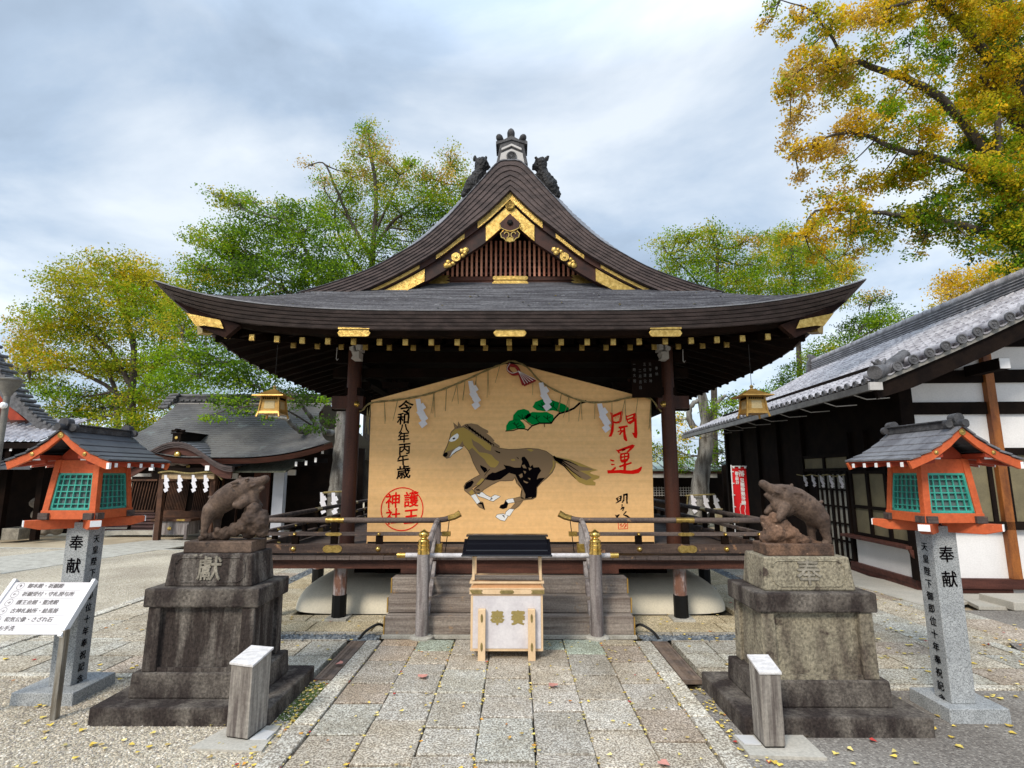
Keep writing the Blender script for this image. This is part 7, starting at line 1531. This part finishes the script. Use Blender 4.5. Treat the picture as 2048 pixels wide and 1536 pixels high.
# --- sparse taller tree further back
Y = 19.5
tree('tall_open_tree', 'tall open crowned tree with thin bare twigs rising behind the hall left of the gable', at3(735, 940, Y), [at3(730, 1000, Y), at3(735, 800, Y), at3(738, 600, Y), at3(748, 470, Y), at3(752, 380, Y), at3(740, 300, Y)],
     B([(735, 258, 16, 20, 'ygt'), (748, 290, 32, 20, 'ygt'), (715, 306, 28, 14, 'gyt'), (770, 318, 22, 18, 'ygt'), (700, 345, 26, 14, 'tyl'), (745, 345, 44, 20, 'gyt'), (800, 345, 34, 18, 'ygt'), (825, 330, 16, 16, 'yg'), (900, 312, 16, 18, 'yt'), (915, 335, 22, 16, 'ygt'), (880, 355, 34, 18, 'gyt'), (840, 385, 40, 20, 'gyt'), (905, 385, 30, 24, 'gyg'), (780, 400, 40, 22, 'gyl'), (680, 400, 36, 18, 'tyl'), (650, 365, 26, 12, 'tt'), (720, 440, 50, 26, 'gyl'), (800, 450, 48, 26, 'gyd'), (860, 430, 44, 24, 'gd'), (760, 500, 50, 24, 'gdl'), (700, 490, 40, 24, 'gyl'), (820, 500, 26, 18, 'gd'), (860, 480, 40, 22, 'gd'), (780, 540, 50, 20, 'gd'), (840, 520, 30, 16, 'gd'), (900, 430, 30, 16, 'gd'), (770, 370, 34, 18, 'gyt'), (870, 400, 40, 20, 'gyg'), (620, 330, 14, 8, 'tt'), (850, 350, 20, 12, 'yg'), (690, 540, 50, 24, 'gdg'), (760, 570, 40, 16, 'gd'), (640, 430, 40, 20, 'gyl'), (700, 380, 34, 18, 'gyl'), (930, 370, 22, 18, 'gyg'), (890, 450, 22, 12, 'gd')], Y, 1.0, 1.16, {'t': 'g', 'l': 'g'}),
     .085, 40, 110, 31, .17, TRUNK, limbs=[([at3(745, 520, Y), at3(700, 440, Y), at3(665, 360, Y), at3(645, 325, Y), at3(610, 335, Y)], .09, .012), ([at3(745, 500, Y), at3(790, 440, Y), at3(850, 400, Y), at3(900, 330, Y)], .09, .015), ([at3(748, 470, Y), at3(780, 400, Y), at3(800, 350, Y)], .07, .015), ([at3(740, 560, Y), at3(690, 500, Y), at3(670, 420, Y), at3(700, 360, Y), at3(720, 350, Y)], .07, .012), ([at3(700, 440, Y), at3(655, 390, Y), at3(640, 345, Y)], .04, .01)], cl=.18, rl=.035)
# --- trees behind the right side
Y = 21.0
tree('green_tree', 'bushy green tree with tan tips behind the right slope of the hall roof', at3(1430, 940, Y), [at3(1430, 1000, Y), at3(1428, 760, Y), at3(1432, 600, Y), at3(1436, 500, Y)],
     B([(1325, 492, 26, 12, 'ty'), (1355, 475, 26, 14, 'tyg'), (1420, 462, 18, 18, 'ytg'), (1385, 480, 30, 18, 'ygt'), (1440, 485, 44, 22, 'gyg'), (1500, 480, 36, 18, 'gyt'), (1360, 515, 44, 20, 'gyg'), (1430, 525, 60, 24, 'ggy'), (1340, 540, 26, 14, 'gt'), (1390, 560, 54, 22, 'gdg'), (1460, 570, 56, 22, 'gdy'), (1510, 530, 40, 24, 'gy'), (1420, 600, 60, 20, 'gd'), (1480, 560, 40, 20, 'gy'), (1370, 590, 50, 16, 'dg')], Y, 1.2, 1.15, {'t': 'y'}), .09, 38, 105, 41, .16, limbs=[([at3(1430, 620, Y), at3(1390, 560, Y), at3(1340, 510, Y)], .07, .02)], cl=.18, rl=.04)
Y = 24.0
tree('yellowing_tree', 'yellow green feathery tree beside the hanging ginkgo branches, behind the hall', at3(1600, 940, Y), [at3(1600, 1000, Y), at3(1600, 760, Y), at3(1590, 600, Y), at3(1585, 500, Y)],
     B([(1550, 480, 20, 24, 'yg'), (1575, 470, 18, 22, 'yg'), (1600, 500, 50, 26, 'yg'), (1550, 520, 44, 26, 'ygy'), (1640, 510, 44, 24, 'yyg'), (1580, 560, 70, 28, 'ygg'), (1650, 560, 50, 26, 'yyg'), (1540, 580, 50, 24, 'gy'), (1690, 540, 30, 22, 'yo'), (1620, 600, 70, 22, 'yg')], Y, 1.2, 1.18), .09, 38, 105, 51, .16, cl=.20, rl=.04)
Y = 23.0
tree('dark_green_tree', 'darker green tree under the right eave corner above the tiled office roof', at3(1700, 960, Y), [at3(1700, 1000, Y), at3(1700, 800, Y), at3(1710, 680, Y)],
     B([(1745, 600, 24, 20, 'dgt'), (1770, 640, 40, 24, 'dgg'), (1720, 650, 36, 26, 'ddg'), (1810, 650, 26, 12, 'gt'), (1690, 700, 56, 30, 'ggd'), (1640, 720, 50, 28, 'ggy'), (1760, 690, 50, 24, 'ggy'), (1600, 760, 50, 26, 'ddg'), (1650, 780, 60, 26, 'dd'), (1570, 790, 40, 22, 'dg'), (1720, 740, 50, 24, 'dgg'), (1530, 800, 36, 20, 'dg'), (1560, 830, 60, 22, 'dd')], Y, 1.2, 1.15), .095, 36, 100, 61, .16, cl=.18, rl=.04)
Y = 29.0
tree('golden_tree', 'golden yellow tree above the tiled roof ridge at far right', at3(1960, 960, Y), [at3(1960, 1000, Y), at3(1955, 760, Y), at3(1950, 600, Y)],
     B([(1900, 560, 20, 18, 'ot'), (1890, 590, 24, 14, 'ot'), (1930, 570, 44, 30, 'oo'), (1980, 550, 50, 26, 'ool'), (2030, 530, 46, 24, 'olg'), (1920, 610, 50, 22, 'ool'), (1990, 600, 60, 30, 'oly'), (1880, 640, 30, 14, 'gy'), (2060, 560, 50, 30, 'gl')], Y, 1.5), .14, 26, 70, 71, .2, cl=.3, rl=.05)
# --- grey trunk with rope behind the hall at right
Y = 17.9; tb2 = at3(1395, 1052, Y); tb2.z = 0
t_roped2 = tree('grey_trunk_tree', 'tree with thick pale grey trunk tied with rope and papers, right behind the hall', tb2, [tb2, at3(1398, 1000, Y), at3(1405, 940, Y), at3(1412, 880, Y), at3(1410, 820, Y), at3(1400, 780, Y)],
     B([(1350, 840, 24, 16, 'yyo'), (1370, 870, 26, 18, 'yot'), (1355, 905, 24, 18, 'ylg'), (1460, 850, 34, 20, 'yyg', 19.5), (1480, 880, 30, 20, 'yog', 19.5), (1450, 905, 34, 20, 'ygd', 19.5), (1365, 935, 26, 14, 'dg', 19.5), (1450, 930, 26, 12, 'dg', 19.5), (1310, 905, 30, 20, 'yd', 19.5), (1440, 815, 30, 18, 'dgg'), (1470, 800, 36, 18, 'dg'), (1500, 850, 26, 22, 'yg', 19.5)], Y, .5), .075, 32, 140, 81, .38, TRUNKG, limbs=[([at3(1412, 870, Y), at3(1385, 850, Y), at3(1378, 820, Y), at3(1395, 800, Y)], .14, .07), ([at3(1408, 860, Y), at3(1425, 820, Y), at3(1450, 790, Y)], .12, .05)], cl=.13, rl=.03)
def tree_rope(nm, label, x, y, z, r_, ks, sc_):
    t = thing('trunk_rope', label, 'sacred rope', (x, y, z)); n = 24; m = MB(); m.tube([(x + r_ * math.cos(2 * math.pi * k / n), y + r_ * math.sin(2 * math.pi * k / n), z + .03 * math.cos(2 * math.pi * k / n + 1)) for k in range(n + 1)], .022, 6); rp_ = meshobj('rope', m, STRAW, t)
    for k in ks: shide(x + r_ * math.sin(k) * 1.02, y - r_ * math.cos(k) - .04, z + .01, sc_, '', '', parent=t)
    m = MB()
    for k in (-1.4, -1.3, .9, 1.0): a_ = Vector((x + r_ * math.sin(k), y - r_ * math.cos(k) - .02, z)); m.tube([a_, a_ + Vector((.03 * k, -.02, -.3))], .008, 4)
    meshobj('straw', m, STRAW, rp_)
p_ = at3(674, 985, 14.2); tree_rope('r', 'thin rope with white papers round the mossy trunk left of the hall', p_.x, 14.2, p_.z, .34, (-1.2, .1, 1.0), 2.2)
p_ = at3(1400, 990, Y); tree_rope('r', 'straw rope with three white papers round the grey trunk right of the hall', p_.x, Y, p_.z, .44, (-.9, -.05, .9), 2.3)
# --- ginkgo reaching in from the right
gx = thing('ginkgo_tree', 'big ginkgo with orange and olive leaves reaching in from the upper right', 'tree', (10.2, 10.5, 0))
m = MB()
LM = [([at3(2250, 1000, 10.5), at3(2230, 700, 10.5), at3(2180, 500, 10.4), at3(2120, 330, 10.2), at3(2040, 160, 10), at3(2000, 0, 10), at3(1990, -120, 10)], .34, .12),
      ([at3(2100, 320, 10.2), at3(2030, 240, 10), at3(1985, 130, 9.8), at3(1930, 60, 9.6), at3(1870, 5, 9.4), at3(1800, -30, 9.2)], .15, .04),
      ([at3(2170, 480, 10.3), at3(2040, 400, 10), at3(1960, 290, 9.8), at3(1900, 215, 9.6), at3(1840, 170, 9.4), at3(1760, 140, 9.2), at3(1700, 120, 9.1), at3(1640, 122, 9), at3(1590, 150, 9), at3(1555, 195, 9)], .13, .012),
      ([at3(2180, 500, 10.4), at3(2048, 405, 9.6), at3(1960, 350, 9.4), at3(1880, 318, 9.3), at3(1800, 300, 9.2), at3(1720, 268, 9.1), at3(1650, 275, 9), at3(1580, 310, 9)], .11, .01),
      ([at3(2200, 600, 10.4), at3(2060, 500, 9.8), at3(1960, 462, 9.6), at3(1880, 440, 9.5), at3(1800, 430, 9.4), at3(1720, 422, 9.3), at3(1630, 422, 9.2), at3(1610, 470, 9.2)], .10, .01),
      ([at3(1690, 118, 9.1), at3(1660, 70, 9), at3(1620, 20, 9), at3(1560, 0, 9)], .035, .008), ([at3(2020, 10, 9.8), at3(1900, -10, 9.5), at3(1760, 20, 9.2), at3(1700, 40, 9.1)], .06, .01),
      ([at3(2190, 560, 10.4), at3(2080, 470, 9.8), at3(2010, 380, 9.6), at3(1990, 200, 9.7), at3(1960, 150, 9.7)], .10, .04)]
for k, (p_, a_, b_) in enumerate(LM): limb(m, p_, a_, b_, 9, .012, k)
blobs = []
rg3 = random.Random(77)
def along(p_, n, r0, r1, pal_in, pal_out, skip=.15):
    c = smoothcurve(p_, 6)
    for k in range(n):
        t = skip + (1 - skip) * k / (n - 1); q = c[min(len(c) - 1, int(t * (len(c) - 1)))]; r_ = lerp(r0, r1, t)
        blobs.append((q + Vector((rg3.uniform(-.2, .2), rg3.uniform(-.35, .35), rg3.uniform(-.22, .16))), (r_ * rg3.uniform(.8, 1.3), r_, r_ * rg3.uniform(.5, .85)), pal_out if t > .68 else pal_in))
along(LM[1][0], 11, .55, .34, 'lol', 'ol'); along(LM[2][0], 17, .5, .24, 'lglo', 'oty'); along(LM[3][0], 16, .5, .24, 'logl', 'oott'); along(LM[4][0], 15, .45, .24, 'dlgl', 'oyo'); along(LM[5][0], 6, .28, .2, 'ylo', 'oyt', 0); along(LM[6][0], 9, .4, .26, 'lo', 'oot'); along(LM[0][0], 10, .7, .6, 'lodg', 'lo', .4); along(LM[7][0], 8, .6, .4, 'lg', 'lo')
for a_, b_, r_, z_, pl in [(1990, 60, 70, 40, 'lol'), (2040, 110, 60, 50, 'old'), (1950, 200, 60, 36, 'lol'), (1870, 120, 46, 36, 'dgl'), (1820, 90, 26, 22, 'dg'), (1840, 250, 60, 36, 'lgo'), (1780, 220, 40, 30, 'gyl'), (1720, 190, 34, 30, 'lyg'), (1660, 180, 26, 34, 'yo'), (1600, 230, 24, 30, 'ot'), (1570, 290, 22, 18, 'tt'), (1600, 360, 16, 26, 'tt'), (1680, 340, 30, 22, 'yo'), (1650, 390, 34, 20, 'yot'), (1740, 370, 50, 26, 'olo'), (1820, 360, 60, 28, 'olg'), (1900, 390, 60, 30, 'lgd'), (1980, 430, 60, 34, 'dgl'), (2030, 480, 50, 34, 'dlg'), (1700, 470, 34, 26, 'yog'), (1760, 480, 40, 26, 'ygl'), (1690, 510, 26, 16, 'yt'), (1840, 480, 30, 22, 'glt'), (1640, 480, 26, 24, 'oo'), (1625, 510, 18, 18, 'oy'), (1680, 540, 22, 16, 'oy'), (1830, 510, 14, 10, 'gt'), (1940, 300, 40, 30, 'gd'), (2010, 300, 50, 40, 'dgl'), (2040, 20, 60, 40, 'ol'), (1540, 15, 18, 18, 'yg'), (1580, 60, 24, 20, 'oy'), (1600, 110, 26, 20, 'oo'), (1640, 60, 24, 30, 'gy'), (1960, 500, 40, 26, 'gdl'), (2040, 530, 40, 26, 'dg'), (1580, 250, 18, 16, 'tt')]:
    y_ = 9.2 + rg3.uniform(-.2, .8); k = y_ / 1085; blobs.append((at3(a_, b_, y_), (r_ * k, .35, z_ * k), pl))
cr, tips = foliage('crown', blobs, .060, 30, 310, gx, 91, .8, .065)
allp = [p for L_ in LM for p in smoothcurve(L_[0], 5)]
for c, cen in tips:
    c = Vector(c); st = min(allp, key=lambda p: (p - c).length)
    if (st - c).length > .15: limb(m, [st, st.lerp(c, .5) + Vector((0, 0, -.05)), c], .016, .006, 5)
    for q in cen: m.tube([c, c.lerp(Vector(q), .6) + Vector((0, 0, .02)), Vector(q)], [.006, .004, .002], 4)
meshobj('trunk', m, TRUNK, gx, smooth=70)
# distant tree belt and low hills far off
far = B([(x, 900 + 14 * math.sin(x * .013), 90, 40, 'dg', 60) for x in range(-300, 2500, 110)], 60, 4); t = thing('distant_trees', 'far belt of dark green trees seen between and behind the buildings', 'tree belt', (0, 60, 0)); c_, _ = foliage('crown', far, .5, 8, .55, t, 7, .6, 1.2); c_['kind'] = 'stuff'; t['kind'] = 'stuff'

tag(leaves('roof_leaves', np.array([(x, y, Pz(y - YF) + rz_(x, y) + .02) for x, y in [(rg3.uniform(-2.6, 2.8), rg3.uniform(5.36, 6.4)) for _ in range(34)]]), .012, .022, pal=[(.8, .75, .5), (.75, .6, .2), (.8, .8, .7)]), 'few pale leaves lying on the lower roof of the hall', 'leaves')
for s_, lb in ((-1, 'black cable curling out beside the left end of the steps'), (1, 'black cable curling out beside the right end of the steps')):
    solo('cable', MB().tube(smoothcurve([(AX + s_ * 1.26, 5.95, .03), (AX + s_ * 1.32, 5.85, .10), (AX + s_ * 1.42, 5.76, .06), (AX + s_ * 1.46, 5.66, .01)], 6), .013, 8), CABLE, lb, 'cable', off=(AX + s_ * 1.35, 5.8, 0), smooth=60)
